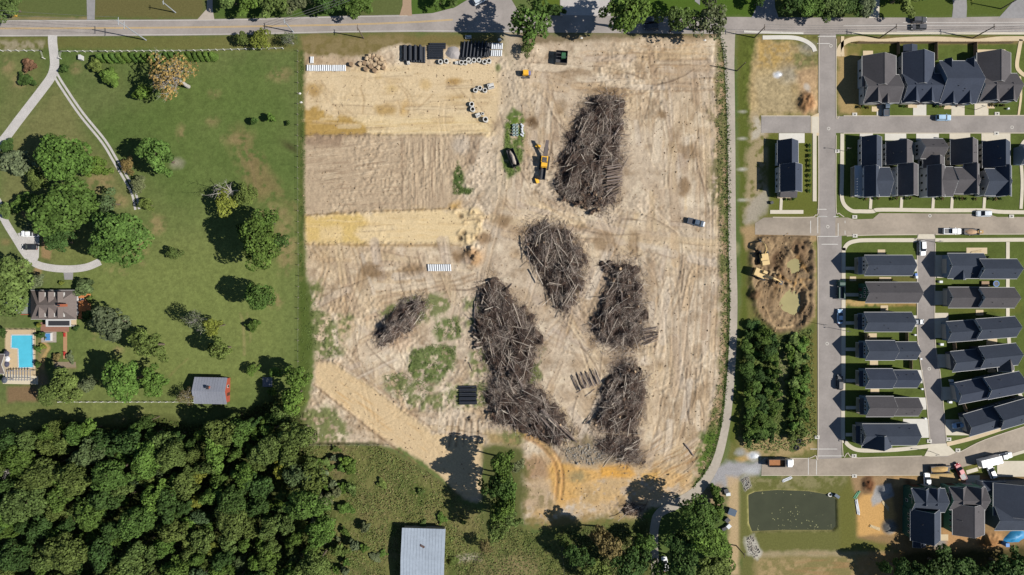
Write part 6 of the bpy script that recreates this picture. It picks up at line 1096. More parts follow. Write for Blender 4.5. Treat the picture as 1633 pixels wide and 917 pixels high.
def vehicle(px, py, ang, kind, colour, label, z=.06, ground=False, group=None):
    p = Wg(px, py, .02) if ground else Wp(px, py, z)
    t = thing({'sedan': 'car', 'suv': 'car', 'pickup': 'pickup_truck', 'van': 'van'}[kind], label, {'sedan': 'car', 'suv': 'car', 'pickup': 'pickup', 'van': 'van'}[kind], p, R_(ang), group); P_ = PM[colour]
    if kind == 'sedan':
        B_ = [(-2.35, .70, .40, .78), (-2.2, .84, .30, .95), (-1.2, .90, .25, .99), (.9, .90, .25, .98), (1.9, .86, .27, .88), (2.3, .74, .36, .72)]; G = [(-1.75, .66, .95, .98), (-1.05, .64, .94, 1.40), (.25, .64, .94, 1.43), (1.15, .70, .94, .99)]; Rf = [(-1.05, .58, 1.38, 1.455), (-.4, .60, 1.40, 1.48), (.25, .58, 1.40, 1.47)]; L_, ws, hw = 2.35, (-1.4, 1.4), .9
    elif kind == 'suv':
        B_ = [(-2.35, .80, .40, 1.0), (-2.2, .92, .32, 1.08), (-1.2, .95, .28, 1.1), (1.0, .95, .28, 1.08), (2.0, .92, .30, 1.0), (2.35, .80, .40, .85)]; G = [(-2.2, .76, 1.05, 1.12), (-1.95, .72, 1.05, 1.66), (.2, .72, 1.05, 1.7), (1.05, .78, 1.05, 1.1)]; Rf = [(-1.95, .66, 1.64, 1.74), (-.9, .68, 1.66, 1.77), (.2, .66, 1.66, 1.75)]; L_, ws, hw = 2.35, (-1.4, 1.45), .95
    elif kind == 'van':
        B_ = [(-2.7, .9, .35, 1.2), (-2.6, 1.0, .3, 2.2), (1.2, 1.0, .3, 2.25), (1.7, .98, .3, 1.3), (2.6, .92, .32, 1.1), (2.75, .8, .4, .9)]; G = [(1.1, .86, 1.3, 2.1), (1.35, .84, 1.3, 2.0), (1.75, .84, 1.25, 1.32)]; Rf = [(-2.5, .9, 2.2, 2.26), (1.1, .9, 2.22, 2.29)]; L_, ws, hw = 2.72, (-1.7, 1.7), 1.0
    else:
        B_ = [(-2.85, .90, .5, .98), (-2.75, .96, .45, 1.05), (1.1, .97, .42, 1.08), (2.3, .95, .42, 1.02), (2.8, .85, .5, .85)]; G = [(-.75, .78, 1.05, 1.1), (-.55, .76, 1.04, 1.7), (.85, .76, 1.04, 1.74), (1.55, .80, 1.04, 1.1)]; Rf = [(-.55, .70, 1.68, 1.78), (.15, .72, 1.7, 1.81), (.85, .70, 1.7, 1.79)]; L_, ws, hw = 2.82, (-1.85, 1.85), .97
    MB().loft(B_).build('body', P_, t, smooth=False); MB().loft(G, ch=.3).build('windows', CARGL, t); MB().loft(Rf).build('roof', P_, t)
    if kind == 'pickup':
        b_ = MB().box(-1.85, 0, 1.056, 1.85, 1.6, .03).build('cargo_bed', PM['dgrey'], t); MB().box(-2.72, 0, 1.09, .12, 1.8, .1).build('tailgate', P_, t)
        for s_ in (-1, 1): MB().box(-1.85, s_*.87, 1.10, 1.9, .12, .12).build('bed_rail', P_, t)
    wheels(t, ws, hw, .36 if kind != 'sedan' else .32)
    for s_ in (-1, 1):
        MB().box(L_-.12, s_*.62, .74 if kind == 'sedan' else .84, .2, .3, .14).build('headlight', LAMP, t); MB().box(-L_+.06, s_*.66, .82, .12, .26, .16).build('tail_light', TAIL, t); MB().box(.85, s_*(hw+.08), 1.05, .16, .18, .14).build('mirror', P_, t)
    return t
for a in [(766, 1.5, 28, 'suv', 'silver', 'silver car entering the junction at the top edge'), (1038, 33.5, 0, 'suv', 'black', 'dark car in tree shade on the far road lane'), (1038, 44, 180, 'suv', 'black', 'dark car in tree shade on the near road lane'), (1463.5, 33, 0, 'suv', 'dgrey', 'dark grey car on the far lane above the top houses'), (1463, 44.5, 180, 'suv', 'dgrey', 'dark grey car on the near lane above the top houses'), (1502, 188.5, 0, 'suv', 'blue', 'pale blue car parked below the top row of houses'), (1411, 172, 90, 'pickup', 'navy', 'navy pickup on the driveway of the western top house'), (1566, 341, 180, 'suv', 'silver', 'silver car parked at the north kerb of the wide street'), (1516, 369, 0, 'pickup', 'white', 'white pickup towing a loaded trailer on the wide street'), (1469, 396, -88, 'suv', 'white', 'white car at the top of the alley'), (1338, 504.5, 90, 'sedan', 'blue', 'pale blue car parked beside the street column houses'), (1337.5, 609, 90, 'suv', 'black', 'black car parked beside the fifth street column house'), (1459, 513, 0, 'sedan', 'navy', 'dark car on the drive behind the third street column house'), (1528, 677, 190, 'sedan', 'blue', 'pale blue car on the drive of the house at the bend'), (1476, 767, 91, 'pickup', 'white', 'white pickup nosed in beside the green sheathed house'), (1529, 751, 116, 'pickup', 'red', 'red pickup parked at an angle on the lower street'), (1578, 750.5, 112, 'suv', 'white', 'white car beside the enclosed trailer'), (1597, 727, 12, 'pickup', 'silver', 'silver pickup hitched to the enclosed trailer'), (51, 373, 180, 'pickup', 'white', 'white pickup on the gravel pad'), (50, 394, 180, 'sedan', 'black', 'black car on the gravel pad'), (1060, 898, 100, 'sedan', 'white', 'white car in the trees at the bottom of the lane')]: vehicle(*a)
vehicle(1109, 355, -14, 'pickup', 'navy', 'dark pickup standing alone on the bare site', ground=True)
# trucks and trailers
t = thing('dump_truck', 'dump truck with white cab and orange brown bed on the stub street', 'truck', Wp(1242, 736, .06), 0)
MB().loft([(1.7, 1.1, .6, 2.3), (1.9, 1.2, .5, 2.6), (3.3, 1.2, .5, 2.6), (3.9, 1.1, .55, 1.5), (4.2, 1.0, .6, 1.2)]).build('cab', PM['white'], t); MB().loft([(3.2, 1.0, 1.5, 2.4), (3.42, 1.0, 1.5, 2.3), (3.75, .98, 1.45, 1.55)]).build('windscreen', CARGL, t); MB().box(-1, 0, .8, 7, .9, .3).build('chassis', STEEL, t)
OB = mat('orange_bed', seen(176, 120, 76), .8, .2, 2, world=False)
bd = MB().box(-1.4, 0, 1.2, 5.2, 2.4, .12).build('bed', OB, t)
for s_ in (-1, 1): MB().box(-1.4, s_*1.15, 1.8, 5.2, .1, 1.1).build('side_board', STEEL, bd); MB().box(-1.4+s_*2.55, 0, 1.8, .1, 2.2, 1.1).build('end_board', STEEL, bd)
wheels(t, (-3.0, -1.8, 2.8), 1.2, .5, .35)
def trailer(px, py, ang, L, Wd, label, load, z=.06, wall=.5, body=None):
    t = thing('trailer', label, 'trailer', Wp(px, py, z), R_(ang)); b_ = body or STEEL; MB().box(0, 0, .65, L, Wd, .12).build('deck', b_, t)
    for s_ in (-1, 1): MB().box(0, s_*(Wd/2-.05), .65+wall/2, L, .08, wall).build('side', b_, t)
    MB().box(-L/2+.05, 0, .65+wall/2, .08, Wd-.2, wall).build('gate', b_, t); MB().tube((L/2, 0, .55), (L/2+1.3, 0, .5), .07).build('drawbar', STEEL, t); wheels(t, (-.4, .5), Wd/2+.12, .33, .2)
    if load: heap(t, 0, 0, .7, L*.46, Wd*.42, .7, load)
    return t
def heap(t, x, y, z, rx, ry, h, m_, seed=1, nm='load'):
    r = random.Random(int(rx*100)+seed); n = 14; m = MB(); V = [(x, y, z+h)]; F = []
    for k, (f, q) in enumerate(((.35, .85), (.7, .5), (1, 0))):
        for i in range(n): a = i*6.283/n; j = r.uniform(.85, 1.12); V.append((x+math.cos(a)*rx*f*j, y+math.sin(a)*ry*f*j, z+h*q*r.uniform(.7, 1.2)))
    for i in range(n):
        F.append((0, 1+i, 1+(i+1) % n))
        for k in (0, 1): a0 = 1+k*n; F.append((a0+i, a0+n+i, a0+n+(i+1) % n, a0+(i+1) % n))
    return m.add(V, F).build(nm, m_, t, smooth=True)
trailer(1547, 370, 180, 4.6, 2, 'small flat trailer with pink tan load behind the white pickup', mat('pink_tan_load', seen(206, 172, 140), 1, .3, 3, world=False)); t = thing('sand_bag_stack', 'tan bulk bag on the street beside the trailer', 'bag', Wp(1560.5, 370, .06)); MB().box(0, 0, .5, 2.2, 1.1, 1.0, taper=.8).build('bag', mat('tan_bag', seen(206, 170, 116), .95, .2, 2, world=False), t); MB().box(0, 0, 1.02, .5, .3, .06).build('tie', TRIM, t)
trailer(1496, 747.5, 2, 6.4, 2.4, 'long dark trailer heaped with tan rubble on the lower street', mat('rubble_load', seen(206, 172, 116), 1, .35, 2, world=False, bump=.7), wall=1.0)
t = thing('enclosed_trailer', 'white enclosed box trailer parked at the bend', 'trailer', Wp(1572, 733, .06), R_(14)); MB().box(0, 0, 1.75, 6.6, 2.3, 2.5).build('box', PM['white'], t); MB().box(0, 0, 3.02, 6.3, 2.1, .06).build('roof_panel', PM['white'], t); MB().tube((3.3, 0, .5), (4.5, 0, .5), .07).build('drawbar', STEEL, t); wheels(t, (-.5, .5), 1.2, .36); MB().box(-3.32, 0, 1.7, .05, 1.9, 2.1).build('rear_door', PM['silver'], t)
t = thing('dumpster_truck', 'dark green truck parked at the street beside the unfinished house', 'truck', Wp(1338.5, 462, .06), R_(90)); MB().loft([(1.2, .95, .6, 2.0), (1.4, 1.05, .5, 2.2), (2.3, 1.05, .5, 2.2), (3, .95, .55, 1.2)]).build('cab', PM['green'], t); MB().loft([(2.2, .9, 1.3, 2.0), (2.4, .9, 1.3, 1.9), (2.7, .88, 1.2, 1.3)]).build('windscreen', CARGL, t); MB().box(-1, 0, .95, 4.2, 2.1, .15).build('flatbed', PM['dgrey'], t); MB().box(-1, .8, 1.5, 3.6, .3, .9).build('tool_box', PM['green'], t); MB().box(-1, -.8, 1.5, 3.6, .3, .9).build('tool_box', PM['green'], t); wheels(t, (-1.8, 1.9), 1.05, .42, .3)
# ------------------------------------------------------------------ site machines
def tracks(t, L, gap, w_=.55, h_=.8):
    for s_ in (-1, 1):
        y = s_*gap/2; n = 10; lp = [(-L/2+h_/2+math.cos(a)*h_/2, h_/2+math.sin(a)*h_/2) for a in np.linspace(math.pi/2, 3*math.pi/2, n)]+[(L/2-h_/2+math.cos(a)*h_/2, h_/2+math.sin(a)*h_/2) for a in np.linspace(-math.pi/2, math.pi/2, n)]
        m = MB().extr([(a, y-w_/2, b) for a, b in lp], [(a, y+w_/2, b) for a, b in lp]); o = m.build('track', RUB, t)
        for i in range(int(L/.35)): MB().box(-L/2+.3+i*.35, y, h_+.02, .16, w_+.06, .06).build('track_shoe', STEEL, o)
def excavator(px, py, ang, boom_ang, col, label, reach=6.5):
    t = thing('excavator', label, 'excavator', Wg(px, py), R_(ang)); tracks(t, 4.2, 2.4); MB().box(0, 0, .7, 2.4, 1.8, .4).build('undercarriage', STEEL, t)
    a = R_(boom_ang-ang); c, s = math.cos(a), math.sin(a)
    def Q(u, v, z): return (u*c-v*s, u*s+v*c, z)
    MB().box(*Q(-.6, 0, 1.55), 3.6, 2.5, 1.1, a).build('upper_body', PM[col], t); MB().box(*Q(-1.7, 0, 2.25), 1.3, 2.3, .4, a).build('engine_cover', PM[col], t); cb = MB().box(*Q(.6, .75, 2.35), 1.5, .95, 1.6, a, taper=.9).build('cab', PM[col], t); MB().box(*Q(1.0, .75, 2.5), .9, .99, .9, a).build('cab_window', CARGL, cb)
    bm = MB().tube(Q(1, -.2, 1.8), Q(reach*.45, -.2, 4.2), .32, .28, 6); bm.tube(Q(reach*.45, -.2, 4.2), Q(reach*.72, -.2, 3.7), .28, .22, 6); b_ = bm.build('boom', PM[col], t); MB().tube(Q(reach*.72, -.2, 3.7), Q(reach, -.2, 1.4), .2, .16, 6).build('stick', PM[col], t)
    for s_ in (-.35, .35): MB().tube(Q(1.2, -.2+s_, 1.6), Q(reach*.4, -.2+s_, 3.7), .08, n=6).build('cylinder', RIM, b_)
    m = MB(); L = [(-.5, 0), (-.35, -.75), (.35, -.8), (.55, -.1)]; m.extr([Q(reach+u, -.75, 1.3+z) for u, z in L], [Q(reach+u, .35, 1.3+z) for u, z in L]); m.build('bucket', STEEL, t); return t
excavator(1210, 437, -22, -22, 'tan', 'tan tracked excavator working in the excavation', 7)
excavator(1216, 411, 82, 100, 'tan', 'yellow tan excavator at the upper side of the excavation', 5.5)
# grinder
t = thing('log_grinder', 'yellow horizontal wood grinder with long grey conveyor beside the first brush pile', 'grinder', Wg(868, 260), R_(83))
tracks(t, 4.4, 2.6, .5, .7); MB().box(0, 0, 1.1, 4.2, 1.8, .5).build('chassis', PM['yellow'], t); MB().box(.7, .1, 2.0, 1.9, 2.1, 1.3).build('engine_housing', PM['yellow'], t); MB().box(-.9, 0, 1.9, 1.2, 1.9, 1.1).build('mill_box', PM['yellow'], t); MB().box(.75, .1, 2.72, 1.2, 1.4, .14).build('grille', STEEL, t); MB().box(-.1, 0, 2.1, .4, 1.7, 1.2).build('rotor_cover', STEEL, t); MB().tube((.2, .8, 2.5), (.2, .8, 3.4), .1).build('exhaust', STEEL, t)
cv = MB(); cv.extr([(1.6, -.55, 1.3), (1.6, .55, 1.3), (1.6, .55, 1.75), (1.6, -.55, 1.75)], [(6.4, -.5, 4.0), (6.4, .5, 4.0), (6.4, .5, 4.35), (6.4, -.5, 4.35)]); cv = cv.build('outfeed_conveyor', mat('conveyor_grey', seen(122, 112, 110), .9, .15, 2, world=False), t)
for s_ in (-.6, .6): MB().tube((2.5, s_, .2), (4.4, s_, 3.0), .07, n=6).build('strut', STEEL, cv)
bd = MB(); bd.box(-3.6, -.1, 1.2, 3.8, 1.2, .3); bd.build('infeed_bed', STEEL, t)
for s_ in (-.75, .6): MB().box(-3.6, s_, 1.6, 3.9, .12, .9).build('infeed_side', STEEL, t)
def loader_bucket(px, py, ang, label):
    t = thing('loader_bucket', label, 'bucket', Wg(px, py), R_(ang)); m = MB(); L = [(-.5, 0), (.5, 0), (.55, .2), (-.1, .35), (-.25, 1.0), (-.5, 1.0)]; m.extr([(u, -.8, z) for u, z in L], [(u, .8, z) for u, z in L]); m.build('shell', PM['yellow'], t)
    for i in range(5): MB().box(.62, -.64+i*.32, .1, .22, .1, .08).build('tooth', STEEL, t)
loader_bucket(856.5, 288.5, 20, 'yellow bucket lying south west of the grinder'); loader_bucket(858, 233.5, 70, 'small yellow bucket lying north west of the grinder')
t = thing('compact_roller', 'small yellow machine with blue rear at the site entrance', 'machine', Wg(838, 118.5), R_(0)); MB().box(0, 0, 1.0, 1.9, 1.5, 1.0).build('body', PM['yellow'], t); MB().box(1.25, 0, .9, .7, 1.2, .8).build('rear_box', mat('blue_grey_paint', (.12, .13, .3), .5, .1, 3, world=False), t); MB().box(0, 0, 2.1, 1.5, 1.4, .1).build('canopy', PM['yellow'], t)
for sx in (-.65, .65):
    for sy in (-.6, .6): MB().tube((sx, sy, 1.5), (sx, sy, 2.08), .04, n=6).build('canopy_post', STEEL, t)
MB().tube((-.9, -.8, .5), (-.9, .8, .5), .5, n=16).build('drum', STEEL, t); wheels(t, (.8,), .85, .5, .3)
t = thing('steel_beam', 'dark steel attachment lying beside the small yellow machine', 'attachment', Wg(838.5, 124.5), 0); MB().box(0, 0, .2, 2.6, .4, .4).build('bar', STEEL, t); MB().box(1.0, 0, .45, .3, .5, .2).build('bracket', STEEL, t)
t = thing('black_container', 'black open topped box with green load near the roadside trees', 'container', Wg(895, 94), R_(-4)); MB().box(0, 0, .2, 3.7, 3.9, .2).build('floor', STEEL, t)
for s_ in (-1, 1): MB().box(s_*1.8, 0, 1.2, .1, 3.9, 2.0).build('side', PM['black'], t); MB().box(0, s_*1.9, 1.2, 3.5, .1, 2.0).build('end', PM['black'], t)
MB().box(.6, .5, 1.3, 1.3, 1.8, 1.4).build('load', mat('green_load', seen(60, 110, 76), .9, .2, 2, world=False), t); MB().box(0, 0, 2.1, 3.4, .12, .1).build('crossbar', STEEL, t)
t = thing('skip', 'long black roll off skip filled with mixed debris on the grass island', 'skip', Wg(818, 253), R_(-67)); MB().box(0, 0, .25, 5.6, 2.2, .2).build('floor', STEEL, t)
for s_ in (-1, 1): MB().box(0, s_*1.15, 1.1, 5.8, .1, 1.7).build('side', PM['black'], t); MB().box(s_*2.85, 0, 1.1, .1, 2.2, 1.7).build('end', PM['black'], t)
for i in range(7): MB().box(-2.5+i*.83, 1.23, 1.0, .1, .08, 1.5).build('rib', PM['black'], t)
heap(t, 0, .1, .9, 2.4, .85, .7, mat('debris_load', seen(196, 184, 172), 1, .45, 2.5, world=False, bump=.8))
# ------------------------------------------------------------------ stored materials
BLK = mat('black_plastic', (.018, .021, .028), .45, .2, 3, world=False, spec=.4); WPL = mat('white_plastic', seen(232, 236, 240), .5, .05, 3, world=False); CRG = mat('cast_concrete', seen(226, 224, 218), .9, .08, 3, world=False); CIN = mat('cast_concrete_inside', seen(150, 150, 148), .9, .1, 3, world=False)
def pipe(px0, py0, px1, py1, rad, m_, label, group, z=0, nm='pipe', ribs=True):
    a, b = Wp(px0, py0), Wp(px1, py1); c = (a+b)/2; L = (b-a).length; base = hgt((px0+px1)/2, (py0+py1)/2)
    key = (round(L, 1), rad, m_.name)
    if key not in _pm:
        m = MB(); m.ring((-L/2, 0, 0), (L/2, 0, 0), rad, rad*.85, 14)
        if ribs:
            for i in range(int(L/.45)): m.ring((-L/2+.2+i*.45, 0, 0), (-L/2+.38+i*.45, 0, 0), rad*1.045, rad*.98, 14)
        m.ring((-L/2, 0, 0), (-L/2+.35, 0, 0), rad*1.09, rad*.98, 14); _pm[key] = m.mesh('pipe', m_, smooth=False)
    o = link(nm, _pm[key]); o.location = (c.x, c.y, base+rad*1.02+z); o.rotation_euler = (rnd.uniform(0, 6), 0, math.atan2(b.y-a.y, b.x-a.x)); tag(o, label, 'pipe', group); return o
_pm = {}
for i in range(9): pipe(643.5+i*4.15, 99-rnd.random()+i*.35, 643.5+i*4.15, 73+i*.35, .40, BLK, 'wide black corrugated pipe in the upright rank left of the gravel heap', 'upright wide black pipes')
for i in range(4): pipe(646+i*8.3, 98, 646+i*8.3, 74, .40, BLK, 'wide black corrugated pipe on top of the upright rank', 'upper wide black pipes', .74)
for i in range(8): pipe(683.5+(0 if i else 2), 70.5+i*3.3, 711-(i > 2)*4, 70.5+i*3.3, .31, BLK, 'black pipe laid crosswise next to the gravel heap', 'crosswise black pipes', .0)
for i in range(16): pipe(735+i*2.9, 97-i*.3-rnd.random()*2, 738+i*2.9, 68+rnd.random()*2, .27, BLK, 'thin black pipe in the slanted rank right of the gravel heap', 'slanted black pipes'); 
for i in range(7): pipe(738+i*5.8, 93-i*.3, 741+i*5.8, 67, .27, BLK, 'thin black pipe on top of the slanted rank', 'upper slanted black pipes', .5)
for i in range(6):
    pipe(784.5+i*3.1, 79, 785.2+i*3.1, 69.5, .26, WPL, 'white pipe in the upper row beside the site entrance', 'white pipes upper row', ribs=False); pipe(783.5+i*3.1, 90, 784.2+i*3.1, 80.5, .26, WPL, 'white pipe in the lower row beside the site entrance', 'white pipes lower row', ribs=False)
for i in range(19): pipe(491+i*3.3, 113.5+rnd.random()*.4, 491+i*3.3+(.6 if i % 5 == 2 else 0), 104.3, .27, WPL, 'white pipe in the long rank at the west edge of the site', 'white pipes west rank', ribs=False)
for i in range(2): pipe(496+i*3, 101.2, 496.4+i*3, 91, .27, WPL, 'white pipe of the pair above the long white rank', 'white pipe pair', ribs=False)
for i in range(11): pipe(684+i*3.45, 432.4, 683.2+i*3.45, 421.6, .28, WPL, 'white pipe in the short rank south of the yellow strip', 'white pipes centre rank', ribs=False)
for i in range(9): pipe(732.5, 616.5+i*3.4, 760+(.8 if i % 3 else 0), 616+i*3.4, .30, BLK, 'black pipe in the stack on green ground beside the brush', 'black pipes south stack', 0)
for i in range(4): pipe(733, 620+i*6.8, 759, 620+i*6.8, .28, BLK, 'black pipe lying on top of the south stack', 'black pipes south stack upper', .55)
# concrete rings and boxes
def cring(px, py, ro, h, label, grp): 
    o = MB().ring((0, 0, -.05), (0, 0, h), ro, ro*.68, 18, 0, 1).build('concrete_ring', [CRG, CIN]); o.location = Wg(px, py); o.rotation_euler.z = rnd.random()*6; tag(o, label, 'concrete ring', grp)
for x, y in [(703, 100), (712, 98.8), (736, 101), (742, 101)]: cring(x, y, .72, 1.0, 'white concrete manhole ring south of the crosswise pipes', 'rings west')
for x, y in [(747.5, 97), (756, 97.4), (764, 97.2), (773, 100), (780, 98.6)]: cring(x, y, .74, 1.1, 'white concrete manhole ring at the foot of the slanted pipes', 'rings north')
for x, y in [(758.5, 145), (765.5, 141.6), (773.5, 145)]: cring(x, y, .72, 1.0, 'white concrete ring beside the square concrete box', 'rings by box')
for x, y in [(752.5, 167.5), (754, 175.5)]: cring(x, y, .78, 1.2, 'white concrete ring of the pair at the pad edge', 'rings pair')
cring(770, 182, .45, .7, 'smallest white concrete ring beside the tilted box', None); cring(774.5, 192, .85, 1.5, 'tall concrete ring casting the longest shadow', None); cring(750, 99.5, .6, .9, 'small white concrete ring squeezed between larger rings', None)
def cbox(px, py, w_, l_, h_, ang, label):
    t = thing('concrete_box', label, 'concrete box', Wg(px, py), R_(ang)); MB().box(0, 0, .1, w_, l_, .2).build('base', CRG, t)
    for s_ in (-1, 1): MB().box(s_*(w_/2-.09), 0, h_/2+.1, .18, l_, h_-.2).build('side', CRG, t); MB().box(0, s_*(l_/2-.09), h_/2+.1, w_-.36, .18, h_-.2).build('end', CRG, t)
    MB().box(.1, .1, h_-.02, w_*.7, l_*.5, .1).build('lid', CRG, t)
cbox(783, 138.6, 2.0, 1.5, 1.3, 15, 'large square white concrete box at the pad edge'); cbox(762.5, 184.8, 1.5, 1.1, 1.1, 25, 'small tilted white concrete box above the tall ring'); cbox(728.5, 101, 1.0, .9, .8, 0, 'small concrete box left of the ring row'); cbox(652, 101.5, .9, .9, 1.0, 10, 'small dark concrete block below the wide black pipes'); cbox(747, 59.8, 1.9, 1.0, .6, 2, 'pale blue tank lid in the shade of the entrance tree'); cbox(797, 64, 1.0, .8, .6, 20, 'blue grey box under the entrance tree')
# round bales
BAL = mat('straw_bale', seen(196, 172, 140), 1, .22, 4, world=False, bump=.6); BALE_E = mat('bale_end', seen(160, 134, 106), 1, .3, 5, world=False, bump=.6)
bl = []
for j in range(2): m = MB(); m.tube((-.62, 0, 0), (.62, 0, 0), .68, n=16, capmi=1); bl.append(m.mesh('bale', [BAL, BALE_E]))
for i, (x, y, up) in enumerate([(561.5, 104, 0), (575, 102.5, 0), (585.5, 94.5, 0), (590, 91, 0), (596, 90.5, 0), (604, 91.5, 0), (582.5, 102, 0), (588, 102.5, 0), (593, 97.5, 0), (601, 97.5, 1), (593.5, 102, 0), (599, 103.8, 0), (607, 101.5, 0), (613, 100.5, 0), (584.5, 111.5, 0), (592.5, 107.5, 0), (604, 108.5, 0), (612.5, 109, 0), (598.5, 114, 0), (609, 96.5, 0), (597, 94.5, 0), (613, 105, 0)]):
    o = link('straw_bale', bl[i % 2]); p = Wg(x, y, .62+up*.5); o.location = p; o.rotation_euler = (rnd.random()*6, rnd.choice((0, 0, 1.57)), rnd.random()*3); tag(o, 'round tan bale in the loose heap at the north west of the site', 'bale', 'round bales')
# gravel heap
t = thing('gravel_heap', 'pale grey gravel heap between the pipe ranks', 'gravel heap', Wg(723, 85)); heap(t, 0, 0, -.1, 2.4, 2.2, 1.2, mat('gravel_grey', seen(178, 172, 170), 1, .2, 4, world=False, bump=.8), nm='gravel')
# palletised valve boxes on the green island
for i in range(8):
    o = MB().ring((0, 0, 0), (0, 0, .9), .42, .30, 12).build('hydrant_barrel', mat('pale_aqua_plastic', seen(206, 228, 226), .6, .08, 3, world=False)); o.location = Wg(819.5+(i % 2)*5.0, 200.5+(i//2)*5.0); tag(o, 'pale aqua ring of the double row on the grass island', 'ring', 'aqua rings')
for i in range(5): o = MB().box(0, 0, .3, .5, 1.2, .6).box(0, 0, .65, .3, .9, .1).build('white_fitting', WPL); o.location = Wg(832+rnd.random()*1.5, 200+i*4); o.rotation_euler.z = rnd.random(); tag(o, 'white pipe fitting beside the aqua rings', 'fitting', 'white fittings')
# ------------------------------------------------------------------ brush piles, logs
def stick_mesh(name, P0, P1, rad, mats, midx, shade=None):
    n = len(P0); A = P1-P0; A /= np.linalg.norm(A, axis=1, keepdims=True); U = np.cross(A, np.array([.3, .5, .81])); U /= np.linalg.norm(U, axis=1, keepdims=True); V = np.cross(A, U)
    vs_ = []
    for P, f in ((P0, 1.0), (P1, .55)):
        for k in range(3): th = k*2.0944; vs_.append(P+(U*math.cos(th)+V*math.sin(th))*(rad*f)[:, None])
    Q = np.stack(vs_, 1).reshape(-1, 3); b = np.arange(n)*6
    F = np.stack([b, b+1, b+4, b+3, b+1, b+2, b+5, b+4, b+2, b, b+3, b+5], 1).astype(np.int32)
    me = bpy.data.meshes.new(name); me.vertices.add(6*n); me.loops.add(12*n); me.polygons.add(3*n); me.vertices.foreach_set('co', Q.astype(np.float32).ravel()); me.loops.foreach_set('vertex_index', F.ravel()); me.polygons.foreach_set('loop_start', np.arange(0, 12*n, 4, dtype=np.int32)); me.polygons.foreach_set('material_index', np.repeat(midx, 3).astype(np.int32)); me.update(calc_edges=True)
    for m_ in mats: me.materials.append(m_)
    return me
TW = [mat('twig_brown', seen(126, 110, 100), .95, .3, 2), mat('twig_dark', seen(82, 70, 66), .95, .3, 2), mat('twig_grey', seen(166, 152, 142), .95, .25, 2), mat('twig_pale', seen(218, 206, 190), .95, .2, 2), mat('twig_red', seen(126, 98, 84), .95, .3, 2)]
HEAPM = mat('brush_heart', seen(92, 78, 68), 1, .5, .45, bump=.8, streak=.4); RUBM = mat('stump_soil', seen(150, 124, 96), 1, .35, 2, bump=.8)
LOGB = mat('log_bark', seen(128, 112, 102), .95, .3, 4, world=False, bump=.4); LOGP = mat('log_pale', seen(190, 176, 160), .9, .2, 4, world=False); LOGE = mat('log_end', seen(214, 180, 130), .9, .15, 5, world=False); LOGG = mat('log_grey', seen(150, 136, 128), .95, .25, 4, world=False, bump=.4)
LM = {}
def log_mesh(L, rad, k, mm):
    key = (round(L, 1), round(rad, 2), k, mm.name)
    if key not in LM:
        r = random.Random(k+int(L*10)); m = MB(); n = 4; ps = [Vector((-L/2+L*i/n, r.uniform(-.02, .02)*L, r.uniform(-.012, .012)*L)) for i in range(n+1)]
        for i in range(n): m.tube(ps[i], ps[i+1], rad*(1-.35*i/n), rad*(1-.35*(i+1)/n), 8, caps=False)
        e0 = len(m.v); 
        for p, f, dx in ((ps[0], 1.0, -.005), (ps[-1], .65, .005)):
            m.add([(p.x+dx, p.y+math.cos(a)*rad*f, p.z+math.sin(a)*rad*f) for a in np.linspace(0, 5.5, 8)], [tuple(range(8))], 1)
        LM[key] = m.mesh('log', [mm, LOGE])
    return LM[key]
def log(p, L, rad, yaw, pitch, mm, label, group, k=None):
    o = link('log', log_mesh(round(L*1.0)/1.0, round(rad/.04)*.04, rnd.randrange(3) if k is None else k, mm)); o.location = p; o.rotation_euler = (rnd.random()*6.28, pitch, yaw); tag(o, label, 'log', group); return o
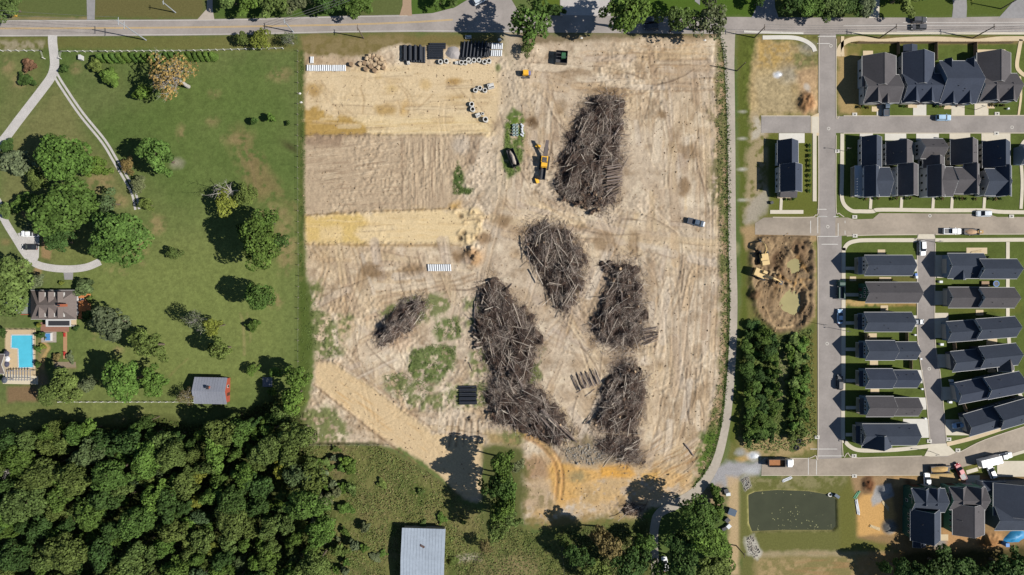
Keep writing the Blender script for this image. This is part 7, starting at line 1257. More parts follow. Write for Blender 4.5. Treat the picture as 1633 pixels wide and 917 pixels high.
def pile(poly, h, ang, n, label, glabel, group, nlogs, seed, mix=(.34, .22, .24, .12, .08), spread=.5, rub=None, llen=(3, 8), lw=(.09, .17)):
    rs = np.random.RandomState(seed); x0, x1 = min(p[0] for p in poly), max(p[0] for p in poly); y0, y1 = min(p[1] for p in poly), max(p[1] for p in poly)
    cx, cy = (x0+x1)/2, (y0+y1)/2; root = thing('brush_pile', label, 'brush pile', Wg(cx, cy), 0); ox, oy, oz = root.location
    def hfun(x, y):
        s_ = sdf(poly, x, y)+(fbm(x, y, 14, 3, seed)-.5)*34; return np.clip(s_/16, 0, 1)**.6*h*np.clip(2.6*fbm(x, y, 13, 3, seed+5)-.45, .22, 1.7)
    st = 2.0; xs = np.arange(x0-8, x1+8, st); ys = np.arange(y0-8, y1+8, st); XX, YY = np.meshgrid(xs, ys); HH = hfun(XX, YY)*.8+(fbm(XX, YY, 4, 2, seed+9)-.5)*1.6*(hfun(XX, YY) > .05)
    s_ = sdf(poly, XX, YY); m = MB(); idx = -np.ones(XX.shape, int); V = []
    ok = s_ > -6
    for j in range(XX.shape[0]):
        for i in range(XX.shape[1]):
            if ok[j, i]: idx[j, i] = len(V); V.append(((XX[j, i]-CX)*S-ox, (CY-YY[j, i])*S-oy, max(-.3, HH[j, i]-.15+hgt(XX[j, i], YY[j, i])-oz)))
    F = [(idx[j+1, i], idx[j+1, i+1], idx[j, i+1], idx[j, i]) for j in range(XX.shape[0]-1) for i in range(XX.shape[1]-1) if min(idx[j+1, i], idx[j+1, i+1], idx[j, i+1], idx[j, i]) >= 0 and max(HH[j, i], HH[j+1, i+1]) > .12]
    o = m.add(V, F).build('heap_core', HEAPM, root, smooth=True); tag(o, kind='stuff')
    k = n*3; xx = rs.uniform(x0-9, x1+9, k); yy = rs.uniform(y0-9, y1+9, k); ok = sdf(poly, xx, yy)+(rs.rand(k)**3*14-5) > 0; xx, yy = xx[ok][:n], yy[ok][:n]; k = len(xx)
    L = .35+rs.rand(k)**2.4*2.6; big = rs.rand(k) < .02; L = np.where(big, 3+rs.rand(k)*4, L); rad = np.where(big, .06+.06*rs.rand(k), .018+.05*rs.rand(k)**2)
    a = ang+rs.randn(k)*spread; al = rs.rand(k) < .55; a = np.where(al, rs.rand(k)*6.283, a); el = rs.randn(k)*.22
    z = hfun(xx, yy)*(.72+.38*rs.rand(k))+.1+rs.rand(k)*.35; P = np.stack([(xx-CX)*S-ox, (CY-yy)*S-oy, z], 1); D = np.stack([np.cos(a)*np.cos(el), np.sin(a)*np.cos(el), np.sin(el)], 1)*(L/2)[:, None]
    pn = fbm(xx, yy, 13, 3, seed+21); mi = np.where(pn > .56, rs.choice([2, 3, 0, 0, 2], k), np.where(pn < .43, rs.choice([1, 1, 1, 0, 4], k), rs.choice(5, k, p=mix))); mi = np.where(big, rs.choice([2, 3, 2, 0], k), mi); P0 = P-D; P1 = P+D; P0[:, 2] = np.maximum(P0[:, 2], .02); P1[:, 2] = np.maximum(P1[:, 2], .02)
    o = link('brush', stick_mesh('brush', P0, P1, rad, TW, mi), root); tag(o, kind='stuff')
    c = 0; tries = 0
    nlogs = int(nlogs*.5)
    while c < nlogs and tries < nlogs*30:
        tries += 1; x, y = rs.uniform(x0, x1), rs.uniform(y0, y1)
        if sdf(poly, np.array([x]), np.array([y]))[0] < 6: continue
        hz = float(hfun(np.array([x]), np.array([y]))[0]); p = Wp(x, y); p.z = oz+hz*.9+.35+rs.rand()*.3; log(p, rs.uniform(*llen), rs.uniform(*lw), ang+rs.randn()*.35, rs.uniform(-.12, .12), (LOGP, LOGG, LOGP, LOGB)[rs.randint(4)], glabel, group); c += 1
    return root, hfun
P1 = [(942, 156), (975, 150), (992, 160), (995, 200), (990, 262), (966, 268), (962, 300), (985, 312), (965, 340), (940, 332), (900, 316), (888, 300), (892, 262), (905, 215), (925, 178)]
P2 = [(845, 360), (872, 352), (900, 364), (922, 390), (934, 420), (926, 460), (902, 500), (884, 484), (864, 440), (842, 405), (836, 378)]
P3 = [(978, 424), (1004, 420), (1018, 432), (1027, 480), (1030, 530), (1012, 552), (984, 556), (955, 545), (943, 520), (962, 480)]
P4 = [(768, 462), (790, 446), (812, 470), (850, 505), (862, 540), (850, 585), (842, 606), (806, 604), (785, 590), (772, 556), (758, 545), (762, 500)]
P5 = [(788, 596), (820, 604), (846, 610), (872, 634), (900, 666), (912, 690), (892, 708), (852, 694), (812, 676), (784, 672), (778, 630)]
P6 = [(983, 577), (1008, 574), (1026, 604), (1024, 640), (1012, 688), (975, 690), (948, 676), (958, 640), (968, 610)]
P7 = [(642, 482), (664, 476), (676, 486), (668, 508), (644, 532), (610, 548), (602, 532), (622, 504)]
pile(P1, 2.0, 1.15, 8500, 'largest brush pile with a log stack, east of the yellow grinder', 'bare log lying on the largest brush pile', 'logs on largest pile', 26, 101, llen=(3, 7))
pile(P2, 2.0, 1.75, 5600, 'oval brush pile with long pale logs in the middle of the site', 'bare log lying on the oval middle brush pile', 'logs on oval pile', 34, 102, llen=(4, 10))
pile(P3, 2.0, 1.2, 5200, 'brush pile right of the middle with a small log stack at its corner', 'bare log lying on the brush pile right of the middle', 'logs on right pile', 20, 103)
pile(P4, 2.3, 2.0, 7600, 'upper half of the long dark brush heap left of the middle', 'bare log lying on the upper half of the long dark heap', 'logs on long heap upper', 30, 104, llen=(4, 11), mix=(.30, .30, .26, .06, .08))
pile(P5, 2.1, -.85, 7000, 'lower half of the long dark brush heap ending in thick logs', 'bare log lying on the lower half of the long dark heap', 'logs on long heap lower', 26, 105, llen=(3, 8), mix=(.30, .26, .26, .06, .12))
pile(P6, 1.9, 1.1, 5000, 'reddish dark brush pile at the lower right of the site', 'bare log lying on the reddish dark pile', 'logs on reddish pile', 18, 106, mix=(.30, .24, .18, .08, .20))
pile(P7, 2.6, .9, 2600, 'small grey brush pile on the green regrowth', 'bare log lying on the small grey pile', 'logs on small pile', 16, 107, mix=(.24, .14, .4, .18, .04), spread=.3, llen=(3, 6), lw=(.09, .15))
pile([(952, 700), (985, 694), (1016, 700), (1024, 726), (1026, 742), (1000, 738), (960, 726)], 1.3, .4, 1800, 'low scattered brush south of the reddish pile', 'short log in the low scattered brush', 'logs in low brush', 6, 108)
pile([(998, 805), (1022, 802), (1030, 812), (1018, 820), (1000, 818)], 1.2, .2, 700, 'small red brown brush pile near the lane end', 'short log on the small red brown pile', 'logs on red brown pile', 5, 109, mix=(.2, .2, .1, .1, .4))
pile([(958, 422), (972, 416), (982, 428), (968, 432)], 1.0, .3, 300, 'little brush tongue above the pile right of the middle', 'log on the little brush tongue', 'logs on tongue', 2, 110)
# stump rows at the south end of the largest pile
SB = mat('stump_wood', seen(186, 160, 130), .95, .25, 4, world=False, bump=.6); SR = mat('stump_root', seen(104, 84, 70), .95, .3, 4, world=False, bump=.6)
def stump_mesh(s):
    r = random.Random(s); m = MB(); m.tube((0, 0, 0), (0, 0, .9), .55, .42, 9, capmi=1)
    for i in range(7): a = i*.9+r.random()*.4; m.tube((math.cos(a)*.3, math.sin(a)*.3, .2), (math.cos(a)*r.uniform(.8, 1.3), math.sin(a)*r.uniform(.8, 1.3), r.uniform(-.2, .25)), .2, .05, 5)
    return m.mesh('stump', [SR, SB])
SM = [stump_mesh(i) for i in range(4)]; rr = random.Random(9)
for i in range(34):
    x, y = rr.uniform(892, 962), rr.uniform(290, 342)
    if not inside([(888, 292), (920, 288), (962, 300), (970, 330), (955, 346), (930, 336), (895, 318)], x, y): continue
    o = link('tree_stump', SM[i % 4]); o.location = Wg(x, y, rr.uniform(.6, 1.8)); o.rotation_euler = (rr.uniform(-1.5, 1.5), rr.uniform(-1.5, 1.5), rr.random()*6); o.scale = [rr.uniform(.7, 1.2)]*3; tag(o, 'uprooted stump at the south end of the largest brush pile', 'stump', 'uprooted stumps')
for pl, nm_ in ((P2, 'oval middle pile'), (P3, 'pile right of the middle'), (P4, 'upper half of the long dark heap'), (P5, 'lower half of the long dark heap'), (P6, 'reddish dark pile')):
    c = 0
    while c < 9:
        x, y = rr.uniform(min(p[0] for p in pl), max(p[0] for p in pl)), rr.uniform(min(p[1] for p in pl), max(p[1] for p in pl))
        if not inside(pl, x, y): continue
        c += 1; o = link('tree_stump', SM[c % 4]); o.location = Wg(x, y, rr.uniform(1.2, 2.2)); o.rotation_euler = (rr.uniform(-1.5, 1.5), rr.uniform(-1.5, 1.5), rr.random()*6); o.scale = [rr.uniform(.6, 1.1)]*3; tag(o, 'uprooted stump half buried in the '+nm_, 'stump', 'stumps in the '+nm_)
# stacked cut logs
def stack(rows, label, group, mm=(LOGB, LOGG)):
    for x, y, L, rad, yaw, z in rows:
        p = Wg(x, y, rad+z); log(p, L, rad, yaw+rnd.uniform(-.09, .09), rnd.uniform(-.03, .03), rnd.choice(mm), label, group)
stack([(978+rnd.uniform(-2, 2), 262+i*2.75, 5, .24, .15 if i < 12 else .5, (i % 3)*.45+.2) for i in range(19)]+[(979, 268+i*5, 5, .22, .1, 1.3) for i in range(7)], 'cut log in the stack at the east side of the largest brush pile', 'east log stack')
stack([(916+i*2.5, 611-i*.75+rnd.uniform(-1, 1), 5, .2, 1.95, (i % 3)*.42) for i in range(16)], 'cut log in the slanted stack left of the reddish pile', 'slanted log stack', (LOGG, LOGP)); stack([(926, 622, 3, .12, .6, 0), (941, 626, 4, .12, .65, 0)], 'thin loose log lying below the slanted stack', 'loose logs below slanted stack')
stack([(1037+rnd.uniform(-1, 1), 523+i*2.1, 5, .18, .1+i*.03, (i % 3)*.36) for i in range(12)], 'cut log in the small stack at the corner of the right pile', 'small log stack')
stack([(872+(i % 7)*5.4+rnd.uniform(-2, 2), 664+(i % 7)*4.6+rnd.uniform(-6, 6), rnd.uniform(5, 8), .24, -.75, .6+(i % 4)*.5) for i in range(22)], 'thick log at the lower end of the long dark heap', 'thick logs of the long heap', (LOGG, LOGB, LOGP))
stack([(757.5, 500, 8, .24, 1.55, .3), (761.5, 506, 6, .2, 1.62, .3), (761, 478, 6, .2, 1.3, .4)], 'long upright lying log at the left side of the long dark heap', 'long side logs', (LOGP, LOGG)); stack([(760+rnd.uniform(-4, 10), 524+i*2.1, 2, .3, rnd.uniform(-1, .4), rnd.random()*.8) for i in range(16)], 'short sawn log in the jumble at the left side of the long heap', 'short sawn logs', (LOGB, LOGP, LOGP))
stack([(750.5, 585, 2.6, .16, -1.2, 0), (1099, 717, 5, .26, -.9, 0), (938, 668, 4, .2, .9, .3), (800, 452, 3, .18, -.6, .1), (812, 458, 3, .15, .9, .1), (795, 650, 9, .12, 1.3, 2.6)], 'single loose log lying on bare ground', 'single loose logs', (LOGB, LOGG))
def logpx(x0, y0, x1, y1, rad, z, label, group, mm=LOGP):
    a, b = Wp(x0, y0, z), Wp(x1, y1, z); L = (b-a).length; p = (a+b)/2; log(p, L, rad*.78, math.atan2(b.y-a.y, b.x-a.x), rnd.uniform(-.05, .05), mm, label, group)
for grp, lab, z, rows in (('pale logs oval pile', 'long pale trunk on the oval middle brush pile', 2.1, [(906.6, 371.8, 922.9, 424.5, .22), (861.4, 373, 859, 418, .2), (854, 430.7, 866, 454, .3), (838, 376, 845.5, 421, .18), (918, 454, 896.5, 488, .24), (922, 452, 902, 489, .2), (876, 451, 895, 454, .24), (891.5, 442.5, 886.5, 470, .2), (889, 365, 897, 388, .18), (872, 400, 868, 440, .16), (905, 470, 915, 452, .2), (880, 470, 884, 488, .2)]),
        ('pale trunks long heap upper', 'long pale trunk on the upper half of the long dark heap', 2.3, [(782.7, 470.5, 805.6, 531.5, .2), (786, 483, 802.5, 538, .18), (776.6, 528.5, 787, 577, .22), (846.8, 549.8, 834.6, 603, .2), (817.8, 545, 840.7, 571, .15), (817.8, 484, 831.5, 521, .24), (816, 521, 842, 524, .15), (772, 458, 786, 492, .22), (768, 485, 772, 470, .2), (800, 500, 812, 545, .15), (808, 590, 816, 550, .15)]),
        ('pale trunks long heap lower', 'long pale trunk on the lower half of the long dark heap', 2.0, [(830, 611, 860.5, 673, .18), (805.6, 626, 832, 651, .15), (863.5, 629, 874, 664, .22), (869.6, 675, 898.6, 702, .26), (862, 666, 890, 694, .24), (798, 655, 816, 656, .18), (820, 640, 838, 660, .14), (878, 668, 902, 690, .24)]),
        ('pale trunks largest pile', 'pale trunk on the largest brush pile', 2.0, [(956, 248.5, 955.5, 277.4, .2), (962.8, 232.7, 974.7, 247.6, .26), (987, 203, 979, 221.3, .2), (956, 249, 976, 247, .16), (928.5, 209, 924, 232, .18), (921, 222, 917, 227, .16), (955, 192, 952, 215, .16), (963, 190, 961, 212, .15), (973, 180, 974, 224, .14), (932, 246, 940, 228, .15)]),
        ('pale trunks right pile', 'pale trunk on the brush pile right of the middle', 2.0, [(981.4, 513.4, 965.3, 547.7, .2), (986, 507, 973, 532, .16), (975, 490, 988, 499, .18), (996, 490, 1012, 490, .14), (990, 450, 992, 480, .14), (994, 530, 994, 552, .24), (968, 470, 985, 440, .15)]),
        ('pale trunks reddish pile', 'pale trunk on the reddish dark pile', 1.9, [(949, 677, 969, 653, .18), (998, 618, 1010, 606, .16), (975, 640, 990, 670, .14), (1000, 590, 1008, 630, .13)])):
    for x0, y0, x1, y1, r_ in rows: logpx(x0, y0, x1, y1, r_, z, lab, grp, LOGP if rnd.random() < .7 else LOGG)
# rubble and litter
def scatter(name, label, cat, areas, n, seed, rmin, rmax, m_):
    rs = np.random.RandomState(seed); V = []; F = []
    oc = np.array([(1, 0, 0), (0, 1, 0), (-1, 0, 0), (0, -1, 0), (0, 0, .8), (0, 0, -.4)]); of = [(0, 1, 4), (1, 2, 4), (2, 3, 4), (3, 0, 4), (1, 0, 5), (2, 1, 5), (3, 2, 5), (0, 3, 5)]
    for pl, share in areas:
        x0, x1 = min(p[0] for p in pl), max(p[0] for p in pl); y0, y1 = min(p[1] for p in pl), max(p[1] for p in pl); c = 0
        for _ in range(int(n*share*4)):
            if c >= n*share: break
            x, y = rs.uniform(x0, x1), rs.uniform(y0, y1)
            if not inside(pl, x, y): continue
            c += 1; p = Wg(x, y); r = rmin+(rmax-rmin)*rs.rand()**2.5; a = rs.rand()*6.28; b = len(V); sc_ = rs.uniform(.6, 1.3, 3)
            for o_ in oc*r*sc_: V.append((p.x+o_[0]*math.cos(a)-o_[1]*math.sin(a), p.y+o_[0]*math.sin(a)+o_[1]*math.cos(a), p.z+o_[2]+r*.2))
            F += [tuple(b+i for i in f) for f in of]
    o = MB().add(V, F).build(name, m_); tag(o, label, cat, kind='stuff'); return o
scatter('clods', 'scattered clods and stones over the bare site', 'clods', [(SITE, 1)], 4200, 1, .06, .32, mat('clod_soil', seen(172, 148, 118), 1, .35, 1.0)); scatter('broken_stone', 'broken grey stone south of the scattered brush', 'rubble', [([(898, 716), (958, 704), (966, 730), (950, 742), (905, 738)], .6), ([(1190, 856), (1202, 854), (1212, 880), (1206, 890), (1194, 882)], .25), ([(1181, 764), (1192, 760), (1198, 775), (1188, 784)], .15)], 900, 2, .1, .4, mat('grey_stone', seen(172, 164, 152), .95, .3, 1.5)); scatter('pit_clods', 'muddy clods around the excavation', 'clods', [(PIT, 1)], 260, 3, .1, .4, mat('mud_clod', seen(176, 148, 112), 1, .35, 1.0))
rs = np.random.RandomState(77); PP = []
for pl in (P1, P2, P3, P4, P5, P6, P7):
    cxp = np.mean([p[0] for p in pl]); cyp = np.mean([p[1] for p in pl]); k = 1300; e = rs.randint(0, len(pl), k); tt = rs.rand(k); A_ = np.array(pl)[e]; B_ = np.array(pl)[(e+1) % len(pl)]; q = A_+(B_-A_)*tt[:, None]; q = q+(q-np.array([cxp, cyp]))*(rs.rand(k, 1)**1.5*.34-.04)+rs.randn(k, 2)*4; PP.append(q)
q = np.concatenate(PP+[np.stack([rs.uniform(490, 1150, 900), rs.uniform(90, 720, 900)], 1)]); k = len(q); a = rs.rand(k)*6.28; L = .3+rs.rand(k)**2*1.3; zz = np.array([hgt(x, y) for x, y in q])+.06; Pc = np.stack([(q[:, 0]-CX)*S, (CY-q[:, 1])*S, zz], 1); D = np.stack([np.cos(a), np.sin(a), rs.randn(k)*.05], 1)*(L/2)[:, None]
o = link('wood_litter', stick_mesh('wood_litter', Pc-D, Pc+D, .02+.05*rs.rand(k)**2, TW, rs.choice(5, k, p=(.3, .2, .25, .2, .05)))); tag(o, 'sticks and wood litter strewn around the brush piles', 'litter', kind='stuff')
# ------------------------------------------------------------------ fences, poles, small things
WHT = mat('white_post', seen(232, 230, 222), .8, .06, 3, world=False); WOODF = mat('fence_boards', seen(176, 150, 122), .9, .15, 3, world=False); PST = mat('grey_post', seen(150, 140, 126), .9, .2, 3, world=False); WIRE = mat('wire', (.12, .12, .12), .6, .1, 3, world=False); POLEM = mat('grey_pole', seen(176, 182, 188), .8, .12, 2, world=False); POLEB = mat('brown_pole', seen(118, 104, 92), .9, .15, 2, world=False)
def post_fence(pts, step, h, r, m_, label, rails=(), rm=.025, skip=()):
    a0 = Wp(*pts[0]); f = thing('post_and_rail_fence' if rails else 'wire_fence', label, 'fence', a0); k = 0
    for p0, p1 in zip(pts, pts[1:]):
        A_, B_ = Wp(*p0), Wp(*p1); n = max(1, int((B_-A_).length/step)); 
        for i in range(n+1):
            q = A_.lerp(B_, i/n)-a0; MB().box(q.x, q.y, h/2-.1, r, r, h).build('post', m_, f)
        for z in (rails or (h*.5, h*.85)): MB().tube((A_-a0)+Vector((0, 0, z)), (B_-a0)+Vector((0, 0, z)), rm if rails else .012, n=4).build('rail' if rails else 'wire', m_ if rails else WIRE, f)
    return f
post_fence([(-20, 82), (68, 82)], 2.3, 1.5, .2, WHT, 'white post fence left of the gravel drive along the road', (.7, 1.2), .03); post_fence([(68, 82), (72, 94)], 2.3, 1.5, .2, WHT, 'short white post fence flanking the drive mouth', (.7, 1.2), .03)
post_fence([(98, 94), (100, 83), (160, 83), (300, 82), (452, 78)], 2.3, 1.5, .2, WHT, 'long white post fence right of the drive along the road', (.7, 1.2), .03); post_fence([(96, 640.5), (290, 640.5), (310, 641)], 2.25, 1.3, .22, WHT, 'white post fence along the bottom of the garden', (.6, 1.1), .03)
post_fence([(476, 82), (475.5, 250), (477, 440), (476, 560), (478, 640)], 3.2, 1.3, .14, PST, 'wire fence with grey posts between lawn and building site'); post_fence([(480, 709), (620, 709)], 3, 1.2, .12, PST, 'wire fence along the north edge of the meadow'); post_fence([(895, 860), (900, 917)], 3, 1.2, .12, PST, 'wire fence at the shaded meadow corner')
post_fence([(10, 525), (56, 525), (58, 598)], 1.6, 1.3, .1, STEEL, 'dark railing around the swimming pool', (.2, 1.2), .02)
def board_fence(p0, p1, label, h=1.8):
    A_, B_ = Wp(*p0), Wp(*p1); f = thing('board_fence', label, 'fence', A_, math.atan2((B_-A_).y, (B_-A_).x)); L = (B_-A_).length; n = max(2, int(L/.5))
    for i in range(n): MB().box((i+.5)*L/n, 0, h/2, L/n-.02, .06+.01*(i % 2), h).build('board', WOODF, f)
    for i in range(int(L/2.4)+1): MB().box(min(i*2.4, L), .09, h/2, .1, .1, h+.06).build('post', WOODF, f)
for a, b, l in [((1430, 70), (1430, 88), 'board fence between the first and second top houses'), ((1490, 70), (1490, 98), 'board fence between the second and third top houses'), ((1552.5, 70), (1552.5, 96), 'board fence between the third and fourth top houses'), ((1366, 69.5), (1612, 69.5), 'long board fence behind the top row of houses'), ((1443.5, 530), (1443.5, 545), 'short board fence south of the third street column house'), ((1450, 574), (1450, 588), 'short board fence south of the fourth street column house'), ((1379, 531), (1379, 545), 'short front fence south of the third street column house'), ((1518.5, 544), (1520, 558), 'short fence between third and fourth houses east of the alley'), ((1532, 640), (1541, 662), 'fence between fifth house and the house at the bend'), ((1611, 628), (1617, 642), 'short fence at the end of the curved walk')]: board_fence(a, b, l)
def pole(px, py, h, arms, label, m_=POLEM, lean=0, arm_ang=90):
    p = Wp(px, py); t = thing('utility_pole', label, 'utility pole', p); MB().tube((0, 0, -.2), (0, 0, h), .2, .13, 10).build('shaft', m_, t); ends = []
    for z, L in arms:
        a = R_(arm_ang); u = Vector((math.cos(a), math.sin(a), 0))*L/2; ar = MB().tube(Vector((0, 0, z))-u, Vector((0, 0, z))+u, .1, n=6).build('crossarm', m_, t)
        for s_ in (-1, 0, 1): q = Vector((0, 0, z))+u*s_*.92; MB().tube(q, q+Vector((0, 0, .35)), .07, .05, 6).build('insulator', STEEL, ar)
        ends.append([p+Vector((0, 0, z+.35))+u*s_*.92 for s_ in (-1, 0, 1)])
    return ends
e0 = pole(233, 64, 16, [(15.2, 2.4), (12.2, 2.4)], 'tall pale utility pole leaning over the left road'); e1 = pole(468, 51, 9, [(8.6, 1.8)], 'utility pole at the roadside end of the white fence'); e2 = pole(580, 61, 9, [(8.7, 1.8)], 'utility pole beside the roadside grass above the bales', POLEB)
e3 = pole(1402, 61, 10, [(9.6, 1.6)], 'brown utility pole behind the western top house', POLEB); e4 = pole(1551, 61, 10, [(9.6, 1.6)], 'brown utility pole behind the third top house', POLEB); e5 = pole(1203, 60, 9, [(8.6, 1.6)], 'utility pole at the corner lot verge', POLEB); e6 = pole(1175, 113, 8, [], 'bare service pole beside the lane', POLEB); e7 = pole(1216, 860, 1, [], 'short stub post by the white stones', POLEB) if False else None
e8 = pole(1596, 14, 9, [(8.6, 1.4)], 'utility pole by the dark driveway at the top right', POLEB); e9 = pole(280, 20, 8, [(7.6, 1.4)], 'utility pole on the lawn above the left road'); pole(1174, 870, 8, [(7.6, 1.4)], 'leaning utility pole beside the sandy strip', POLEB)
wr = 0
def wires(a, b, label):
    A_, B_ = a[0], b[0]; t = thing('overhead_wires', label, 'wires', (0, 0, 0))
    for p, q in zip(A_, B_):
        m = MB(); n = 8; pts = [p.lerp(q, i/n)-Vector((0, 0, 1.0*4*(i/n)*(1-i/n))) for i in range(n+1)]
        for i in range(n): m.tube(pts[i], pts[i+1], .035, n=4, caps=False)
        m.build('wire', WIRE, t)
far = [[Wp(700, -60, 9)+Vector((0, i*.8, 0)) for i in (-1, 0, 1)]]; wires(e1, far, 'overhead wires running up across the top edge'); wires(e3, e4, 'overhead wires between the two brown poles above the top row'); wires(e4, [[v+Vector((40, 2, 0)) for v in e4[0]]], 'overhead wires leaving to the right edge'); wires(e5, e3, 'overhead wires from corner lot to the western top house'); wires(e0, [[v+Vector((-60, 4, 0)) for v in e0[0]]], 'overhead wires from the tall pole to the left edge')
def lamp(px, py, label, ang=180):
    t = thing('street_lamp', label, 'street lamp', Wp(px, py, .1), R_(ang)); MB().tube((0, 0, 0), (0, 0, 4.6), .08, .05, 8).build('post', STEEL, t); MB().tube((0, 0, 4.5), (.9, 0, 4.7), .04, n=6).build('arm', STEEL, t); MB().box(1.1, 0, 4.7, .5, .26, .12).build('lamp_head', STEEL, t)
for x, y, l, a in [(1309, 517, 'black street lamp beside the excavation', 180), (1346, 527, 'black street lamp opposite the excavation', 180), (1556, 175, 'street lamp between the third and fourth top drives', 180), (1484, 720, 'street lamp at the foot of the alley', 180), (1490, 386, 'street lamp at the head of the alley', 180), (1346, 241, 'street lamp west of the second row', 180)]: lamp(x, y, l, a)
def box_thing(name, label, cat, px, py, sx, sy, h, m_, ang=0, grp=None, z=None):
    p = Wg(px, py) if z is None else Wp(px, py, z); t = thing(name, label, cat, p, R_(ang), grp); MB().box(0, 0, h/2, sx, sy, h, taper=.94).build('body', m_, t); MB().box(0, 0, h+.03, sx*1.04, sy*1.04, .06).build('lid', m_, t)
box_thing('utility_box', 'tall pale box standing on the lawn near the drive fork', 'utility box', 132, 93.5, .8, 1.4, 1.6, TRIM); box_thing('trash_bin', 'yellow bin by the road in the top left corner', 'bin', 25, 24.5, 1.0, .8, 1.1, PM['yellow'])
for x, y in [(1458, 438), (1459, 442)]: box_thing('trash_bin', 'blue wheeled bin behind the top street column house' if y < 440 else 'pale wheeled bin behind the top street column house', 'bin', x, y, .7, .8, 1.1, mat('blue_bin', (.05, .14, .4), .5, .1, 3, world=False) if y < 440 else WPL)
for x, y, l in [(1498, 449.5, 'white cabinet pair north of the second drive east of the alley'), (1499.5, 549, 'white cabinet north of the fourth drive east of the alley'), (1515, 606.5, 'white cabinet north of the fifth drive east of the alley'), (1513, 640.5, 'white cabinet above the drive at the bend'), (1462, 476, 'white cabinet behind the unfinished brown roofed house')]: box_thing('utility_box', l, 'utility box', x, y, 1.0, .7, .9, WPL)
for x, y, l in [(1458, 534, 'small pale post beside the alley below the third house'), (1467, 572, 'small green cabinet by the alley below the fourth house'), (1469, 620, 'small pale cabinet by the alley below the fifth house'), (1474, 667, 'small pale cabinet by the alley above the bottom house'), (1606, 174, 'small white box on the lawn of the eastern top house')]: box_thing('meter_box', l, 'meter box', x, y, .6, .5, .7, WPL)
t = thing('trampoline', 'round blue trampoline behind the warm grey house', 'trampoline', Wp(1586, 452.5, .05)); MB().ring((0, 0, .75), (0, 0, .82), 1.0, .7, 20).build('pad', mat('blue_pad', (.05, .12, .3), .6, .1, 3, world=False), t); MB().tube((0, 0, .74), (0, 0, .77), .7, n=18).build('mat', STEEL, t)
for i in range(6): a = i*1.047; MB().tube((math.cos(a)*.92, math.sin(a)*.92, 0), (math.cos(a)*.92, math.sin(a)*.92, .75), .03, n=5).build('leg', RIM, t)
t = thing('fire_pit_table', 'square tan garden bench frame next to the trampoline', 'bench', Wp(1570, 452.5, .05)); MB().box(0, 0, .4, 2.4, 1.6, .1).build('top', WOODF, t)
for sx in (-1, 1):
    for sy in (-.6, .6): MB().box(sx, sy, .18, .1, .1, .36).build('leg', WOODF, t)
t = thing('blue_tarp', 'bright blue tarpaulin over a heap at the right edge', 'tarpaulin', Wg(1618, 856), R_(15)); heap(t, 0, 0, -.1, 4.0, 2.0, 1.2, mat('tarp_blue', seen(52, 150, 206), .5, .15, 2, world=False, bump=.5), nm='sheet'); box_thing('portable_toilet', 'blue portable toilet beside the blue tarpaulin', 'toilet', 1598.5, 865, 1.1, 1.1, 2.2, mat('toilet_blue', (.03, .15, .42), .5, .1, 3, world=False))
# lumber and debris at the lots
WL = mat('new_lumber', seen(222, 200, 158), .9, .12, 3, world=False)
def lumber(px, py, L, n, ang, label, m_=WL):
    t = thing('lumber_stack', label, 'lumber', Wg(px, py), R_(ang))
    for i in range(n): MB().box(rnd.uniform(-.3, .3), (i % 4)*.22-.33, .08+(i//4)*.12, L*rnd.uniform(.8, 1), .18, .1, rnd.uniform(-.06, .06)).build('board', m_, t)
lumber(1556, 402, 4, 8, 10, 'loose lumber beside the top house east of the alley'); lumber(1367, 808, 5, 8, 100, 'white boards stacked at the west side of the orange lot', WPL); lumber(1366, 789, 3, 6, 60, 'green and pale boards at the corner of the orange lot', mat('green_board', seen(120, 180, 140), .8, .1, 3, world=False)); lumber(1395, 841, 3.4, 10, -20, 'scrap boards on the orange lot'); lumber(1412, 806, 3.6, 4, -50, 'long yellow plank pair on the orange lot'); lumber(1255, 764, 3.4, 6, 25, 'white boards dropped on the grass north of the pond', WPL)
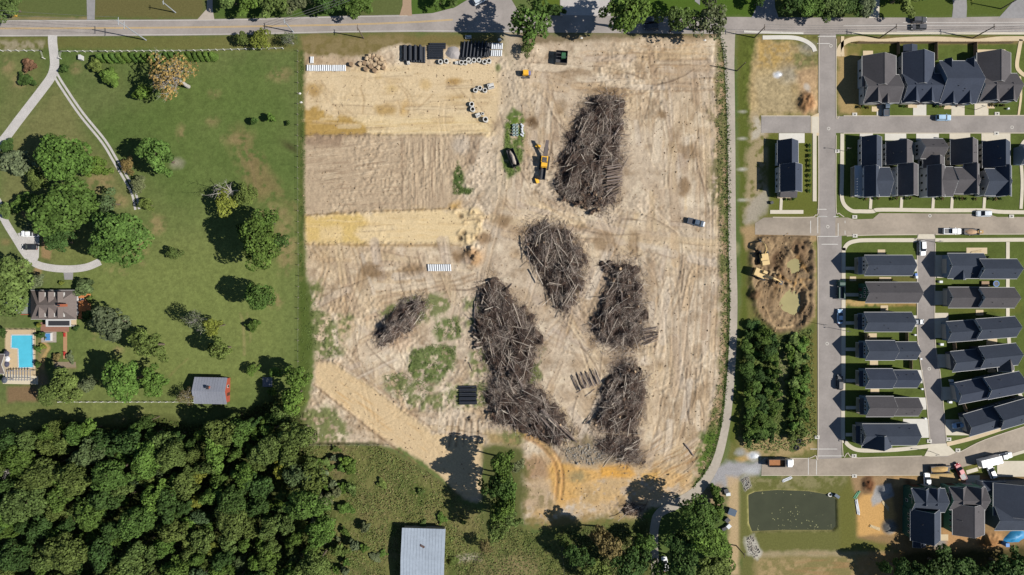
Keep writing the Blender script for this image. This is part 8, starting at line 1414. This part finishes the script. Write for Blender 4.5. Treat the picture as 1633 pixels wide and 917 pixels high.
for i, (x, y, c_) in enumerate([(1160, 787, WPL), (1157, 782, STEEL), (1159, 828, STEEL), (1161, 838, WPL), (1154, 842, STEEL)]): box_thing('site_crate', ['white tank at the top of the hedge', 'dark crate beside the white tank', 'dark tarped crate beside the hedge', 'white drum below the tarped crate', 'dark crate at the lower hedge'][i], 'crate', x, y, rnd.uniform(1, 1.5), rnd.uniform(.9, 1.3), .9, c_, rnd.random()*60)
box_thing('site_machine', 'black covered generator on the sandy strip beside the hedge', 'generator', 1166, 815, 2.4, 2.0, 1.2, PM['navy'], -20)
for x, y, r_ in [(1273.5, 703, .75), (1270.5, 714, .8), (1280, 709, .5)]:
    o = MB().ring((0, 0, 0), (0, 0, .35), r_, r_*.55, 18).build('tyre', RUB); o.location = Wg(x, y); tag(o, {703: 'upper black pipe coil by the stub street', 714: 'lower black pipe coil by the stub street', 709: 'smallest black pipe coil by the stub street'}[y], 'pipe coil', 'black coils')
box_thing('pond_pump', 'dark pump at the north east corner of the pond', 'pump', 1333, 790, 1.6, .9, .9, PM['navy'], -35); o = MB().ring((0, 0, 0), (0, 0, .3), .7, .4, 16).build('pump_ring', CRG); o.location = Wg(1324, 789, .05); tag(o, 'pale concrete ring at the pond corner', 'concrete ring')
t = thing('white_sheet_debris', 'crumpled white sheeting on the corner lot', 'sheeting', Wg(1241, 119)); heap(t, 0, 0, -.1, 1.3, .8, .4, WPL, 3, 'sheet'); t = thing('white_sheet_debris', 'crumpled white sheeting beside the stub street end', 'sheeting', Wg(1203, 727)); heap(t, 0, 0, -.1, 1.6, 1.0, .5, WPL, 5, 'sheet')
for i, (x, y) in enumerate([(868, 59), (927, 60.5), (1124, 64), (478, 149), (480, 163)]): 
    t = thing('pale_rock', ['pale rock under the entrance tree', 'pale rock on the verge below the road', 'pale slab at the roadside tree by the lane', 'upper pale rock on the site fence line', 'lower pale rock on the site fence line'][i], 'rock', Wg(x, y)); heap(t, 0, 0, -.1, .6, .4, .4, CRG, i, 'stone')
box_thing('roof_tank', 'small black vent box on the pad edge by the lone house', 'box', 1229.5, 323.5, .9, .8, .8, STEEL, 20)
